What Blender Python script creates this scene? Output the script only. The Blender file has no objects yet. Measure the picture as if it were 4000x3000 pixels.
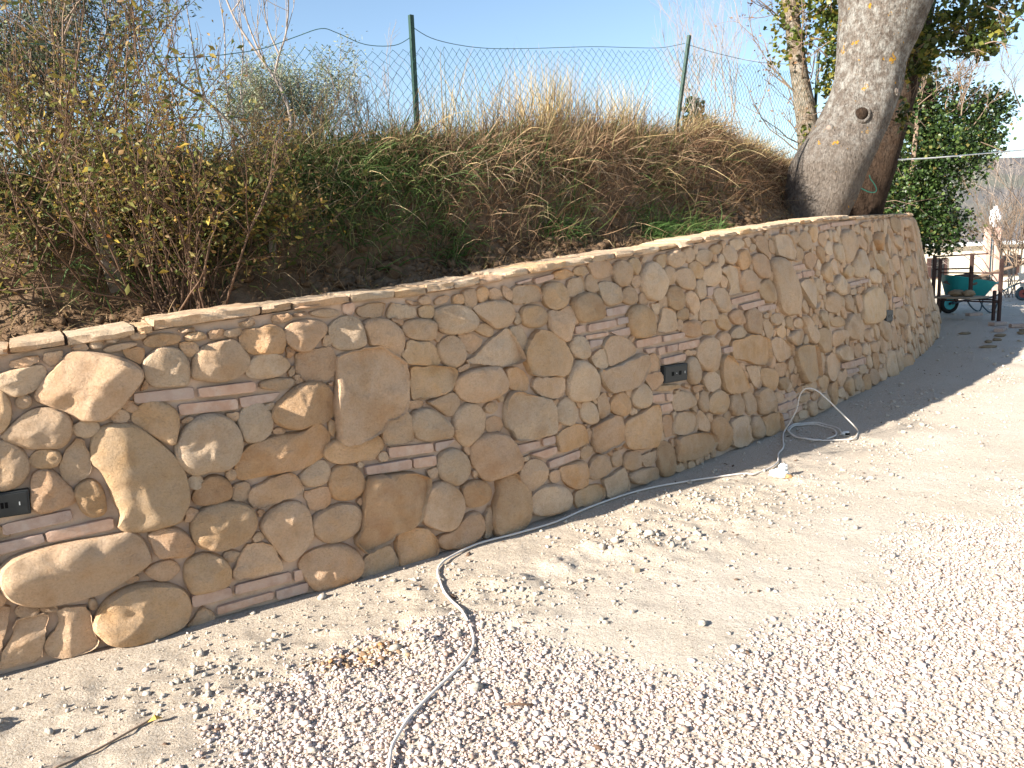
import bpy, bmesh, math, random
import numpy as np
from mathutils import Vector, Matrix, noise as mnoise

# ---------------------------------------------------------------- camera, sky, sun, exposure
scene = bpy.context.scene
cam_d = bpy.data.cameras.new('camera'); cam = bpy.data.objects.new('camera', cam_d)
scene.collection.objects.link(cam); scene.camera = cam
cam_d.sensor_width = 36; cam_d.lens = 27.99; cam_d.clip_start = .05; cam_d.clip_end = 3000
cam.matrix_world = Matrix.Translation((0, 0, 1.5)) @ Matrix.Rotation(math.radians(90-9.4), 4, 'X') @ Matrix.Rotation(math.radians(-2.29), 4, 'Z')

SUN_AZ, SUN_EL = math.radians(33.5), math.radians(25)      # the light travels towards +x, +y
world = bpy.data.worlds.new('World'); scene.world = world; world.use_nodes = True
wnt = world.node_tree; bg = wnt.nodes['Background']
sky = wnt.nodes.new('ShaderNodeTexSky'); sky.sky_type = 'NISHITA'; sky.sun_disc = False
sky.sun_elevation = SUN_EL; sky.sun_rotation = math.radians(236.5); sky.air_density = 1.0; sky.dust_density = .35; sky.ozone_density = 1.6
wnt.links.new(sky.outputs[0], bg.inputs[0]); bg.inputs[1].default_value = .070
sun_d = bpy.data.lights.new('sun', 'SUN'); sun_d.energy = 5.0; sun_d.angle = math.radians(.5); sun_d.color = (1, .935, .84)
sun = bpy.data.objects.new('sun', sun_d); scene.collection.objects.link(sun)
ldir = Vector((math.cos(SUN_AZ)*math.cos(SUN_EL), math.sin(SUN_AZ)*math.cos(SUN_EL), -math.sin(SUN_EL)))
sun.rotation_euler = ldir.to_track_quat('-Z', 'Y').to_euler(); sun.location = (-8, -5, 8)
vs = scene.view_settings; vs.view_transform = 'Standard'; vs.look = 'None'; vs.gamma = 1; vs.use_curve_mapping = False
vs.exposure = 1.68

# ---------------------------------------------------------------- measured tables (metres)
WALL = [(0.00, -3.3853, 1.9725, 0.5074, -0.8617, 0.0349, 1.3736), (0.18, -3.2302, 2.0639, 0.5074, -0.8617, 0.0349, 1.3554), (0.36, -3.0751, 2.1552, 0.5074, -0.8617, 0.0349, 1.3372), (0.54, -2.9200, 2.2465, 0.5074, -0.8617, 0.0349, 1.3191), (0.72, -2.7649, 2.3378, 0.5074, -0.8617, 0.0349, 1.3009), (0.90, -2.6098, 2.4292, 0.5074, -0.8617, 0.0349, 1.2828), (1.08, -2.4547, 2.5205, 0.5074, -0.8617, 0.0349, 1.2646), (1.26, -2.2995, 2.6118, 0.5074, -0.8617, 0.0349, 1.2464), (1.44, -2.1444, 2.7031, 0.5074, -0.8617, 0.0349, 1.2283), (1.62, -1.9893, 2.7945, 0.5074, -0.8617, 0.0349, 1.2101), (1.80, -1.8343, 2.8860, 0.5122, -0.8589, 0.0349, 1.1957), (1.98, -1.6804, 2.9792, 0.5244, -0.8515, 0.0349, 1.2090), (2.16, -1.5278, 3.0747, 0.5364, -0.8440, 0.0349, 1.2228), (2.34, -1.3765, 3.1723, 0.5481, -0.8364, 0.0349, 1.2427), (2.52, -1.2267, 3.2720, 0.5595, -0.8288, 0.0349, 1.2550), (2.70, -1.0781, 3.3737, 0.5703, -0.8215, 0.0349, 1.2663), (2.88, -0.9309, 3.4773, 0.5806, -0.8142, 0.0349, 1.2817), (3.06, -0.7850, 3.5827, 0.5905, -0.8070, 0.0349, 1.2938), (3.24, -0.6404, 3.6899, 0.6002, -0.7999, 0.0349, 1.3024), (3.42, -0.4971, 3.7988, 0.6095, -0.7928, 0.0349, 1.3047), (3.60, -0.3550, 3.9093, 0.6185, -0.7858, 0.0349, 1.3121), (3.78, -0.2142, 4.0214, 0.6269, -0.7791, 0.0349, 1.3233), (3.96, -0.0745, 4.1350, 0.6351, -0.7724, 0.0349, 1.3449), (4.14, 0.0639, 4.2500, 0.6428, -0.7661, 0.0357, 1.3662), (4.32, 0.2012, 4.3664, 0.6503, -0.7597, 0.0371, 1.3828), (4.50, 0.3374, 4.4841, 0.6575, -0.7535, 0.0388, 1.3973), (4.68, 0.4725, 4.6031, 0.6644, -0.7474, 0.0407, 1.4116), (4.86, 0.6065, 4.7232, 0.6710, -0.7414, 0.0428, 1.4234), (5.04, 0.7394, 4.8446, 0.6773, -0.7357, 0.0450, 1.4347), (5.22, 0.8713, 4.9670, 0.6833, -0.7301, 0.0473, 1.4459), (5.40, 1.0023, 5.0906, 0.6890, -0.7248, 0.0498, 1.4569), (5.58, 1.1322, 5.2151, 0.6946, -0.7194, 0.0523, 1.4733), (5.76, 1.2613, 5.3406, 0.6999, -0.7143, 0.0549, 1.4896), (5.94, 1.3894, 5.4670, 0.7050, -0.7092, 0.0576, 1.5056), (6.12, 1.5166, 5.5944, 0.7099, -0.7043, 0.0604, 1.5215), (6.30, 1.6429, 5.7226, 0.7146, -0.6995, 0.0632, 1.5371), (6.48, 1.7684, 5.8516, 0.7191, -0.6949, 0.0662, 1.5525), (6.66, 1.8931, 5.9814, 0.7234, -0.6905, 0.0691, 1.5676), (6.84, 2.0170, 6.1120, 0.7276, -0.6861, 0.0722, 1.5793), (7.02, 2.1401, 6.2434, 0.7316, -0.6817, 0.0753, 1.5899), (7.20, 2.2624, 6.3754, 0.7355, -0.6775, 0.0785, 1.6003), (7.38, 2.3840, 6.5082, 0.7393, -0.6734, 0.0817, 1.6106), (7.56, 2.5048, 6.6416, 0.7429, -0.6694, 0.0850, 1.6208), (7.74, 2.6250, 6.7756, 0.7464, -0.6655, 0.0883, 1.6308), (7.92, 2.7444, 6.9103, 0.7499, -0.6616, 0.0917, 1.6408), (8.10, 2.8631, 7.0456, 0.7533, -0.6577, 0.0951, 1.6506), (8.28, 2.9812, 7.1814, 0.7566, -0.6539, 0.0986, 1.6568), (8.46, 3.0986, 7.3179, 0.7597, -0.6502, 0.1021, 1.6609), (8.64, 3.2153, 7.4549, 0.7629, -0.6466, 0.1056, 1.6650), (8.82, 3.3313, 7.5925, 0.7659, -0.6430, 0.1093, 1.6691), (9.00, 3.4467, 7.7307, 0.7690, -0.6393, 0.1129, 1.6731), (9.18, 3.5615, 7.8694, 0.7720, -0.6356, 0.1166, 1.6772), (9.36, 3.6756, 8.0086, 0.7750, -0.6320, 0.1203, 1.6813), (9.54, 3.7890, 8.1483, 0.7779, -0.6284, 0.1241, 1.6853), (9.72, 3.9018, 8.2886, 0.7808, -0.6248, 0.1279, 1.6897), (9.90, 4.0139, 8.4294, 0.7837, -0.6211, 0.1318, 1.6943), (10.08, 4.1254, 8.5707, 0.7866, -0.6174, 0.1357, 1.6990), (10.26, 4.2362, 8.7126, 0.7896, -0.6137, 0.1396, 1.7036), (10.44, 4.3463, 8.8550, 0.7925, -0.6099, 0.1436, 1.7082), (10.62, 4.4558, 8.9979, 0.7954, -0.6061, 0.1476, 1.7127), (10.80, 4.5645, 9.1413, 0.7983, -0.6022, 0.1517, 1.7173), (10.98, 4.6726, 9.2853, 0.8014, -0.5982, 0.1558, 1.7218), (11.16, 4.7799, 9.4298, 0.8044, -0.5941, 0.1599, 1.7263), (11.34, 4.8865, 9.5749, 0.8074, -0.5900, 0.1641, 1.7308), (11.52, 4.9923, 9.7205, 0.8105, -0.5858, 0.1682, 1.7352), (11.70, 5.0973, 9.8666, 0.8136, -0.5814, 0.1725, 1.7396), (11.88, 5.2016, 10.0134, 0.8168, -0.5769, 0.1768, 1.7440), (12.06, 5.3050, 10.1607, 0.8200, -0.5723, 0.1811, 1.7484), (12.24, 5.4076, 10.3086, 0.8233, -0.5676, 0.1854, 1.7527), (12.42, 5.5093, 10.4571, 0.8267, -0.5626, 0.1898, 1.7569), (12.60, 5.6101, 10.6062, 0.8301, -0.5577, 0.1942, 1.7599), (12.78, 5.7101, 10.7559, 0.8335, -0.5525, 0.1986, 1.7629), (12.96, 5.8090, 10.9063, 0.8371, -0.5471, 0.2031, 1.7660), (13.14, 5.9070, 11.0573, 0.8406, -0.5416, 0.2076, 1.7692), (13.32, 6.0040, 11.2089, 0.8442, -0.5359, 0.2122, 1.7724), (13.50, 6.1000, 11.3612, 0.8480, -0.5300, 0.2168, 1.7757), (13.68, 6.1948, 11.5142, 0.8518, -0.5239, 0.2214, 1.7791), (13.86, 6.2886, 11.6678, 0.8555, -0.5177, 0.2261, 1.7826), (14.04, 6.3812, 11.8222, 0.8594, -0.5112, 0.2308, 1.7861), (14.22, 6.4726, 11.9772, 0.8634, -0.5045, 0.2355, 1.7897), (14.40, 6.5628, 12.1330, 0.8673, -0.4977, 0.2402, 1.7934), (14.58, 6.6518, 12.2895, 0.8714, -0.4906, 0.2450, 1.7972), (14.76, 6.7394, 12.4467, 0.8755, -0.4832, 0.2499, 1.8010), (14.94, 6.8257, 12.6046, 0.8796, -0.4758, 0.2547, 1.8050), (15.12, 6.9107, 12.7633, 0.8837, -0.4680, 0.2596, 1.8090), (15.30, 6.9942, 12.9228, 0.8878, -0.4601, 0.2646, 1.8131), (15.48, 7.0763, 13.0830, 0.8921, -0.4518, 0.2696, 1.8173), (15.66, 7.1568, 13.2439, 0.8963, -0.4434, 0.2746, 1.8216), (15.84, 7.2359, 13.4057, 0.9006, -0.4347, 0.2796, 1.8260), (16.02, 7.3133, 13.5681, 0.9047, -0.4260, 0.2847, 1.8305), (16.20, 7.3853, 13.7331, 0.9358, -0.3525, 0.2867, 1.8340), (16.38, 7.4391, 13.9047, 0.9694, -0.2455, 0.2867, 1.8377), (16.56, 7.4733, 14.0813, 0.9909, -0.1345, 0.2867, 1.8414), (16.74, 7.4875, 14.2607, 0.9997, -0.0221, 0.2867, 1.8426), (16.92, 7.4814, 14.4405, 0.9960, 0.0891, 0.2867, 1.8434), (17.10, 7.4553, 14.6185, 0.9796, 0.2010, 0.2867, 1.8437), (17.28, 7.4093, 14.7924, 0.9506, 0.3103, 0.2867, 1.8436), (17.46, 7.3440, 14.9600, 0.9103, 0.4138, 0.2867, 1.8430), (17.64, 7.2604, 15.1193, 0.8578, 0.5139, 0.2867, 1.8420), (17.82, 7.1594, 15.2682, 0.7943, 0.6075, 0.2867, 1.8405), (18.00, 7.0423, 15.4048, 0.7218, 0.6921, 0.2867, 1.8386), (18.18, 6.9106, 15.5273, 0.6394, 0.7688, 0.2867, 1.8375), (18.36, 6.7660, 15.6344, 0.5485, 0.8361, 0.2867, 1.8367), (18.54, 6.6104, 15.7245, 0.4513, 0.8923, 0.2867, 1.8356), (18.72, 6.4455, 15.7966, 0.3489, 0.9371, 0.2867, 1.8342)]
# outlines of the stones (S rounded, F flat faced, B brick, X box; small letters are little filler stones) in wall millimetres: along, up
STONES = [
('S', [1733,1122,1772,1133,1837,1142,1902,1154,1913,1135,1914,1117,1897,1090,1878,1067,1851,1054,1804,1045,1779,1066,1765,1080,1728,1082]),
('S', [2008,1190,2060,1185,2127,1169,2188,1144,2231,1115,2248,1086,2244,1062,2222,1034,2187,1001,2161,967,2118,935,2083,916,2051,923,2016,926,1992,950,1963,974,1920,996,1875,1023,1873,1041,1895,1074,1919,1104,1947,1127,1973,1153,1992,1174]),
('S', [2259,1129,2286,1154,2320,1175,2352,1175,2384,1168,2408,1142,2423,1108,2424,1073,2416,1017,2381,1016,2284,1025,2267,1046,2255,1078,2253,1106]),
('S', [1746,901,1770,923,1804,953,1834,975,1869,990,1908,988,1946,973,1969,950,1977,918,1974,885,1961,857,1941,837,1915,833,1879,842,1837,844,1806,859,1776,878]),
('Sy', [1765,1079,1778,1056,1786,1030,1788,994,1780,957,1763,930,1745,914,1706,926,1704,1015,1733,1075]),
('S', [1810,1027,1826,1044,1847,1043,1857,1030,1851,1008,1834,998,1814,1007]),
('S', [1979,898,1997,914,2024,922,2055,914,2073,894,2066,875,2043,861,2014,859,1989,873]),
('Sy', [2189,904,2211,936,2245,959,2277,961,2318,949,2348,923,2361,893,2358,854,2345,810,2334,772,2292,801,2251,839,2208,879]),
('F', [2117,922,2153,949,2179,919,2163,899,2126,901]),
('F', [2168,966,2191,980,2214,949,2192,933,2171,945]),
('F', [2232,1016,2252,1051,2262,1043,2258,1021]),
('S', [2274,1217,2323,1230,2391,1227,2405,1208,2398,1190,2334,1184,2289,1183,2269,1199]),
('S', [2122,1194,2157,1201,2204,1208,2238,1205,2246,1196,2192,1184,2127,1175]),
('F', [2013,1215,2050,1222,2065,1201,2058,1194,2023,1194]),
('F', [2079,1220,2122,1229,2117,1201,2082,1198]),
('F', [2133,1233,2179,1232,2178,1219,2135,1215]),
('S', [2223,1237,2261,1244,2277,1234,2271,1221,2230,1217]),
('Fy', [2188,1178,2267,1183,2257,1133,2233,1129,2196,1160]),
('F', [1912,1185,1949,1196,1984,1191,1966,1167,1934,1141]),
('F', [1813,1178,1898,1187,1896,1161,1811,1151]),
('S', [1715,886,1742,887,1767,878,1797,851,1815,818,1820,781,1812,750,1789,721,1763,706,1719,701,1683,734,1687,830]),
('S', [1827,803,1849,826,1883,830,1914,822,1928,803,1923,780,1907,763,1875,760,1845,770,1828,790]),
('F', [1984,854,2012,849,2017,811,2020,757,2016,716,2002,704,1931,701,1923,730,1926,766,1949,806,1970,836]),
('S', [1828,734,1840,751,1869,755,1896,745,1915,714,1932,688,1954,653,1960,621,1940,608,1902,602,1872,593,1838,593,1818,611,1812,634,1819,676,1823,708]),
('S', [1996,686,2018,690,2040,671,2054,637,2056,595,2057,556,2040,546,2013,541,1985,558,1973,584,1963,624,1959,652,1974,673]),
('Sy', [2031,789,2039,838,2059,869,2082,886,2114,895,2159,890,2192,881,2232,845,2275,796,2303,760,2335,718,2356,668,2364,619,2367,567,2362,521,2337,490,2330,458,2286,450,2236,446,2188,446,2141,455,2105,469,2089,487,2101,515,2108,549,2098,569,2087,606,2081,659,2067,703,2050,734,2030,748]),
('X', [1577,700,1811,695,1806,603,1568,605]),
('B', [1709,575,1938,586,1942,544,1708,531]),
('B', [1842,518,2079,524,2077,479,1844,474]),
('B', [1642,506,1837,513,1839,479,1636,459]),
('S', [2192,424,2229,441,2272,442,2310,426,2340,393,2357,360,2365,321,2347,303,2304,306,2265,318,2238,317,2215,343,2210,380]),
('S', [1684,412,1702,428,1729,445,1771,452,1828,456,1885,456,1943,456,2033,453,2094,454,2132,454,2163,427,2181,387,2190,345,2196,313,2155,292,2105,269,2065,254,2024,240,1977,231,1917,232,1859,232,1796,240,1748,256,1712,281,1688,314,1676,351,1675,384]),
('S', [2163,279,2197,296,2220,298,2263,303,2287,281,2301,255,2276,235,2248,221,2222,224,2192,246]),
('F', [2097,257,2136,268,2143,248,2108,243]),
('S', [1964,118,1976,143,1994,170,2019,195,2051,211,2100,227,2148,229,2211,216,2258,196,2292,172,2313,140,2321,92,2316,56,2297,24,2264,7,2204,-1,2138,-7,2074,-5,2037,4,2000,28,1982,62,1963,86]),
('F', [1837,196,1855,200,1898,196,1937,196,1952,167,1952,96,1965,49,1960,26,1922,12,1877,12,1830,16,1801,39,1790,67,1809,103,1841,129,1852,160]),
('F', [1717,201,1769,201,1812,199,1807,173,1787,109,1775,61,1771,27,1707,30,1637,27,1640,50,1662,95,1692,137,1705,181]),
('Sw', [1712,237,1733,252,1763,245,1787,230,1780,201,1741,202,1720,214]),
('S', [1789,226,1830,231,1850,206,1832,201,1799,210]),
('S', [1958,208,1970,219,1980,202,1983,176,1955,174]),
('F', [1665,260,1698,256,1688,223,1672,177,1646,100,1618,91,1625,257]),
('S', [2422,1210,2454,1225,2487,1225,2506,1210,2501,1196,2457,1196,2433,1193]),
('F', [2520,1226,2579,1225,2576,1193,2522,1194]),
('F', [2586,1226,2648,1224,2646,1201,2585,1197]),
('S', [2645,1190,2661,1214,2698,1220,2727,1213,2755,1228,2785,1227,2818,1215,2834,1191,2835,1157,2827,1120,2818,1102,2761,1110,2687,1114,2664,1137,2645,1161]),
('S', [2840,1205,2865,1229,2913,1237,2969,1236,3016,1225,3036,1196,3023,1170,2984,1143,2952,1111,2915,1100,2877,1113,2852,1140,2840,1175]),
('S', [2439,1089,2449,1123,2472,1149,2502,1167,2537,1176,2579,1178,2608,1182,2631,1166,2649,1131,2672,1103,2671,1081,2656,1053,2628,1035,2584,1018,2541,1014,2493,1025,2437,1036,2434,1061]),
('Fy', [2399,1177,2426,1189,2465,1178,2470,1160,2448,1137,2429,1125]),
('Sw', [2654,1039,2668,1063,2689,1090,2716,1108,2761,1107,2809,1092,2837,1066,2846,1043,2821,1023,2793,1007,2732,1005,2688,1011,2663,1023]),
('S', [2705,981,2727,993,2787,993,2852,987,2861,970,2845,951,2783,952,2716,957]),
('F', [2879,1092,2915,1096,2975,1101,3037,1106,3056,1089,3060,1038,3058,999,3038,981,3015,961,2963,971,2910,968,2889,999,2871,1017,2883,1054]),
('F', [3017,1155,3033,1163,3047,1144,3043,1118,3012,1117]),
('F', [2841,1123,2854,1123,2876,1100,2838,1078]),
('F', [2840,1021,2858,1038,2867,1014,2846,999]),
('F', [2865,995,2881,1000,2898,971,2869,960]),
('F', [3013,945,3043,951,3039,926]),
('B', [2205,1005,2433,1004,2436,954,2205,965]),
('B', [2449,997,2686,996,2687,951,2450,956]),
('B', [2364,940,2607,932,2604,887,2368,894]),
('B', [2614,934,2793,935,2759,902,2617,889]),
('F', [2793,1269,2869,1270,2877,1255,2863,1245,2793,1239]),
('F', [2881,1269,2940,1274,2947,1261,2887,1256]),
('S', [2958,1271,3005,1281,3095,1272,3104,1252,3051,1243,2970,1255]),
('Fr', [3129,1297,3174,1298,3167,1247,3125,1251]),
('F', [2651,1251,2702,1258,2711,1239,2656,1232]),
('F', [2409,1243,2456,1244,2458,1232,2411,1232]),
('Sy', [2750,850,2764,879,2797,901,2839,929,2885,954,2933,963,2981,953,3011,926,3033,887,3044,850,3036,815,3006,780,2971,770,2923,781,2898,770,2861,758,2811,768,2764,799,2744,828]),
('F', [2718,889,2760,894,2752,873,2736,864]),
('Fw', [2552,870,2600,871,2598,851,2586,836]),
('F', [2375,873,2410,882,2419,870,2377,859]),
('Sw', [2339,772,2362,814,2393,849,2440,878,2495,882,2536,867,2565,844,2587,815,2601,776,2604,734,2592,691,2567,658,2529,636,2494,638,2460,648,2417,634,2381,649,2355,683,2336,729]),
('Sw', [2600,835,2614,867,2646,895,2695,900,2719,881,2738,848,2744,813,2736,773,2705,744,2663,735,2623,738,2612,770,2604,805]),
('F', [2752,778,2792,771,2790,752,2751,751]),
('Sy', [2568,636,2587,673,2620,713,2662,728,2704,732,2762,745,2832,742,2880,749,2919,778,2955,769,2981,737,3000,698,2987,672,2963,644,2952,611,2905,592,2843,580,2785,587,2726,581,2651,582,2584,578,2572,601]),
('F', [3001,771,3036,768,3034,732,3025,718,3016,695,3004,725]),
('S', [2835,538,2861,560,2904,584,2946,600,2974,583,2985,548,2980,513,2956,490,2911,487,2875,494,2849,515]),
('F', [2856,470,2892,467,2967,475,2974,437,2970,394,2946,379,2888,380,2867,420]),
('S', [2384,553,2415,587,2450,617,2481,619,2515,601,2536,570,2540,536,2530,508,2487,504,2441,501,2410,507,2385,524]),
('F', [2374,632,2423,626,2418,590,2404,580,2371,589]),
('S', [2527,621,2543,633,2563,622,2564,595,2538,587,2527,602]),
('F', [2548,564,2616,566,2605,492,2544,501]),
('F', [2624,534,2678,550,2736,565,2791,570,2821,553,2837,514,2848,472,2812,464,2753,461,2694,446,2637,443,2613,467,2613,506]),
('F', [2639,427,2658,433,2670,417,2647,400]),
('F', [2355,504,2398,484,2392,467,2338,440]),
('S', [2362,410,2369,446,2396,473,2436,490,2497,496,2549,487,2595,468,2621,435,2630,395,2620,354,2591,323,2541,304,2472,296,2417,313,2382,335,2365,373]),
('S', [2645,360,2661,391,2695,419,2739,436,2790,441,2832,424,2860,390,2869,352,2869,308,2874,262,2849,232,2822,206,2792,186,2759,174,2733,185,2710,231,2678,290,2655,331]),
('Sy', [2313,207,2323,268,2349,287,2384,297,2415,293,2455,272,2487,237,2498,200,2492,159,2484,134,2426,135,2381,134,2339,134,2323,171]),
('Sw', [2480,273,2510,279,2541,266,2543,254,2523,232,2502,237,2485,253]),
('F', [2509,174,2541,235,2572,281,2603,295,2646,282,2686,260,2697,218,2716,170,2713,147,2663,144,2605,140,2518,150]),
('F', [2606,323,2637,335,2656,307,2621,296]),
('B', [2329,130,2492,126,2496,81,2330,77]),
('B', [2512,127,2758,123,2759,78,2507,85]),
('B', [2772,123,2805,120,2813,71,2769,71]),
('B', [2425,51,2671,53,2671,21,2425,16]),
('B', [2682,53,2833,53,2825,7,2682,10]),
('S', [2797,140,2827,177,2886,198,2970,197,3032,177,3081,135,3103,87,3103,45,3078,10,3024,-5,2950,-9,2871,-3,2842,35,2815,91]),
('F', [2303,7,2342,33,2363,65,2396,44,2411,9,2405,-5,2356,2,2311,-3]),
('S', [3042,1191,3060,1209,3095,1230,3143,1241,3185,1226,3203,1193,3212,1149,3219,1108,3198,1094,3124,1086,3074,1099,3052,1128]),
('S', [3209,1189,3227,1211,3276,1217,3339,1210,3383,1182,3417,1146,3428,1108,3417,1063,3412,1035,3387,1025,3352,1054,3319,1086,3274,1098,3242,1094,3237,1134,3223,1168]),
('F', [3197,1269,3247,1285,3342,1288,3323,1255,3318,1224,3242,1230,3191,1242]),
('F', [3341,1226,3362,1257,3373,1280,3498,1251,3492,1206,3423,1211,3349,1215]),
('F', [3515,1249,3602,1258,3602,1201,3528,1199]),
('S', [3609,1221,3631,1241,3688,1249,3767,1246,3828,1213,3863,1175,3860,1140,3830,1108,3755,1106,3681,1109,3632,1131,3612,1170]),
('S', [3835,1226,3908,1247,3999,1252,4086,1239,4120,1205,4122,1163,4095,1129,4034,1107,3976,1110,3939,1143,3907,1167,3865,1197]),
('S', [3842,1116,3871,1140,3921,1137,3959,1114,3968,1082,3944,1066,3895,1089]),
('S', [3419,1170,3450,1193,3513,1196,3611,1179,3609,1128,3592,1088,3538,1091,3461,1109,3430,1136]),
('F', [3364,1206,3405,1215,3421,1191,3415,1175]),
('F', [3603,1091,3616,1124,3645,1108,3622,1076]),
('F', [3459,1291,3518,1274,3516,1262,3458,1278]),
('S', [3526,1286,3552,1305,3581,1299,3594,1277,3573,1266,3529,1269]),
('F', [3615,1284,3703,1300,3685,1267,3623,1260]),
('F', [3729,1294,3795,1296,3783,1251,3725,1255]),
('F', [3959,1314,4022,1313,4050,1264,3954,1261]),
('F', [4049,1327,4112,1296,4099,1242,4054,1277]),
('S', [3403,1040,3442,1052,3440,1086,3465,1100,3502,1080,3547,1084,3590,1058,3612,1026,3624,986,3612,962,3571,958,3503,979,3440,982,3424,1009]),
('S', [3612,1056,3648,1082,3696,1097,3736,1082,3765,1044,3780,1003,3769,969,3740,942,3697,936,3652,957,3625,994]),
('F', [3738,1099,3797,1098,3861,1079,3892,1049,3862,1025,3821,999,3790,1015,3767,1062]),
('F', [3774,960,3830,980,3894,1018,3966,1064,4045,1104,4078,1071,4116,1017,4154,953,4154,915,4059,908,3943,922,3870,931]),
('F', [3079,1063,3140,1074,3228,1077,3304,1079,3338,1051,3373,1023,3416,1001,3425,942,3421,879,3408,814,3393,753,3342,740,3276,730,3269,698,3217,681,3157,659,3099,652,3057,656,3040,683,3041,731,3038,811,3043,890,3062,947,3061,1006,3069,1044]),
('F', [3449,968,3526,957,3596,955,3687,935,3709,915,3687,874,3673,832,3624,813,3542,807,3446,811,3444,889]),
('S', [3696,864,3736,894,3813,911,3914,912,3983,913,4009,873,4037,819,4033,773,3975,754,3899,738,3837,738,3762,754,3722,790,3696,829]),
('F', [3728,926,3789,945,3792,923,3732,910]),
('F', [3417,804,3501,796,3496,763,3421,772]),
('Sy', [2967,640,2986,664,3021,682,3081,684,3125,693,3178,692,3225,672,3259,645,3268,618,3254,592,3229,571,3200,550,3149,570,3091,564,3031,568,2983,593,2963,621]),
('S', [2978,493,2986,536,3013,555,3056,559,3102,542,3134,507,3150,466,3149,433,3124,405,3083,389,3032,396,2991,413,2975,449]),
('S', [3525,784,3571,790,3628,799,3676,810,3706,793,3722,759,3714,725,3693,698,3650,695,3611,724,3568,756]),
('F', [3284,766,3327,780,3356,788,3396,761,3425,731,3418,686,3424,642,3424,612,3377,607,3311,607,3275,617,3266,665,3275,717]),
('S', [3429,722,3448,749,3503,755,3556,741,3609,698,3647,661,3668,626,3661,579,3589,591,3513,592,3465,609,3438,639,3425,680]),
('S', [3673,652,3687,690,3716,721,3766,740,3820,727,3862,693,3881,654,3871,601,3845,564,3793,542,3769,521,3731,526,3702,558,3678,594]),
('S', [3880,709,3921,725,3960,710,3964,682,3922,666,3883,685]),
('F', [3886,644,3972,637,3986,595,3974,565,3874,577]),
('F', [3946,749,4004,750,3987,715]),
('B', [3289,598,3542,576,3540,530,3291,545]),
('B', [3554,574,3679,569,3626,541,3553,528]),
('B', [3160,530,3410,520,3408,471,3163,488]),
('B', [3420,518,3554,510,3552,458,3418,471]),
('F', [3238,565,3262,582,3281,562,3282,540,3245,541]),
('F', [3120,547,3138,557,3155,540,3135,525]),
('F', [3497,438,3551,447,3557,404,3518,394]),
('F', [3726,522,3775,522,3766,488,3749,473]),
('F', [3774,381,3791,383,3804,339,3777,349]),
('F', [3103,368,3126,384,3137,377,3132,349]),
('S', [3561,478,3582,514,3630,522,3677,520,3723,487,3751,441,3759,398,3742,361,3699,334,3661,330,3610,357,3572,396,3560,438]),
('S', [3777,517,3821,550,3884,562,3942,556,3999,537,4043,496,4069,439,4090,392,4089,345,4066,330,3981,324,3922,318,3864,312,3820,340,3801,380,3772,427,3768,474]),
('Fb', [3162,472,3261,469,3425,442,3511,400,3492,351,3466,291,3437,245,3423,200,3353,178,3291,180,3255,146,3184,134,3137,117,3108,141,3076,179,3088,213,3123,255,3131,337,3145,396]),
('S', [2879,333,2902,356,2962,371,3013,378,3064,371,3105,347,3124,309,3118,269,3094,233,3049,211,2992,204,2946,210,2903,243,2879,285]),
('S', [3491,343,3518,363,3575,367,3630,344,3679,292,3699,238,3692,189,3667,150,3626,118,3568,113,3514,142,3466,172,3439,205,3459,262]),
('S', [3697,311,3736,330,3803,329,3852,305,3882,261,3879,224,3848,199,3808,194,3736,197,3711,230]),
('S', [3524,81,3551,97,3614,94,3653,116,3694,152,3739,166,3788,159,3814,123,3822,83,3806,36,3749,18,3718,-11,3659,-7,3617,11,3570,13,3531,43]),
('F', [3293,128,3309,167,3357,172,3406,169,3463,146,3500,105,3514,61,3507,13,3470,-8,3409,-13,3311,-13,3302,38]),
('F', [3108,48,3122,95,3183,117,3257,120,3272,81,3298,0,3264,-8,3194,-2,3103,-2,3087,11]),
('Fb', [3921,304,4059,315,4076,261,4143,193,4141,100,4123,31,4077,-3,3985,-1,3885,8,3880,92,3899,177,3928,246]),
('F', [3831,128,3875,174,3876,117,3868,24,3832,1,3817,23,3830,81]),
('F', [4115,1291,4135,1319,4291,1317,4326,1269,4319,1227,4208,1230,4115,1228]),
('S', [4332,1268,4355,1314,4423,1324,4483,1316,4515,1276,4525,1237,4515,1199,4458,1174,4391,1182,4347,1216]),
('F', [4530,1294,4547,1327,4670,1345,4674,1261,4612,1251,4567,1229,4534,1256]),
('F', [4679,1276,4699,1334,4737,1352,4773,1325,4796,1279,4790,1254,4722,1256]),
('S', [4557,1196,4589,1233,4662,1250,4744,1245,4802,1214,4837,1166,4845,1114,4823,1091,4731,1089,4613,1084,4587,1121]),
('S', [4801,1299,4888,1304,4981,1268,5002,1216,4981,1165,4876,1163,4832,1196,4813,1248]),
('F', [4721,1421,4835,1427,4905,1419,4935,1393,4930,1332,4827,1332,4766,1331,4739,1376]),
('S', [4942,1383,4969,1412,5027,1423,5085,1408,5123,1359,5110,1303,5065,1269,4998,1273,4952,1311]),
('S', [5093,1413,5147,1437,5198,1424,5217,1387,5190,1330,5148,1343,5116,1381]),
('S', [5209,1287,5237,1365,5304,1402,5368,1400,5430,1357,5473,1300,5488,1250,5454,1192,5385,1158,5284,1170,5225,1217]),
('S', [5001,1205,5029,1245,5090,1265,5147,1238,5179,1193,5158,1158,5072,1156,5007,1184]),
('F', [5371,1429,5496,1450,5502,1403,5459,1361,5395,1391]),
('S', [5503,1414,5526,1457,5617,1468,5697,1447,5719,1401,5669,1369,5577,1359,5520,1386]),
('S', [5458,1345,5518,1370,5576,1351,5596,1294,5568,1257,5498,1249,5473,1300]),
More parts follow.
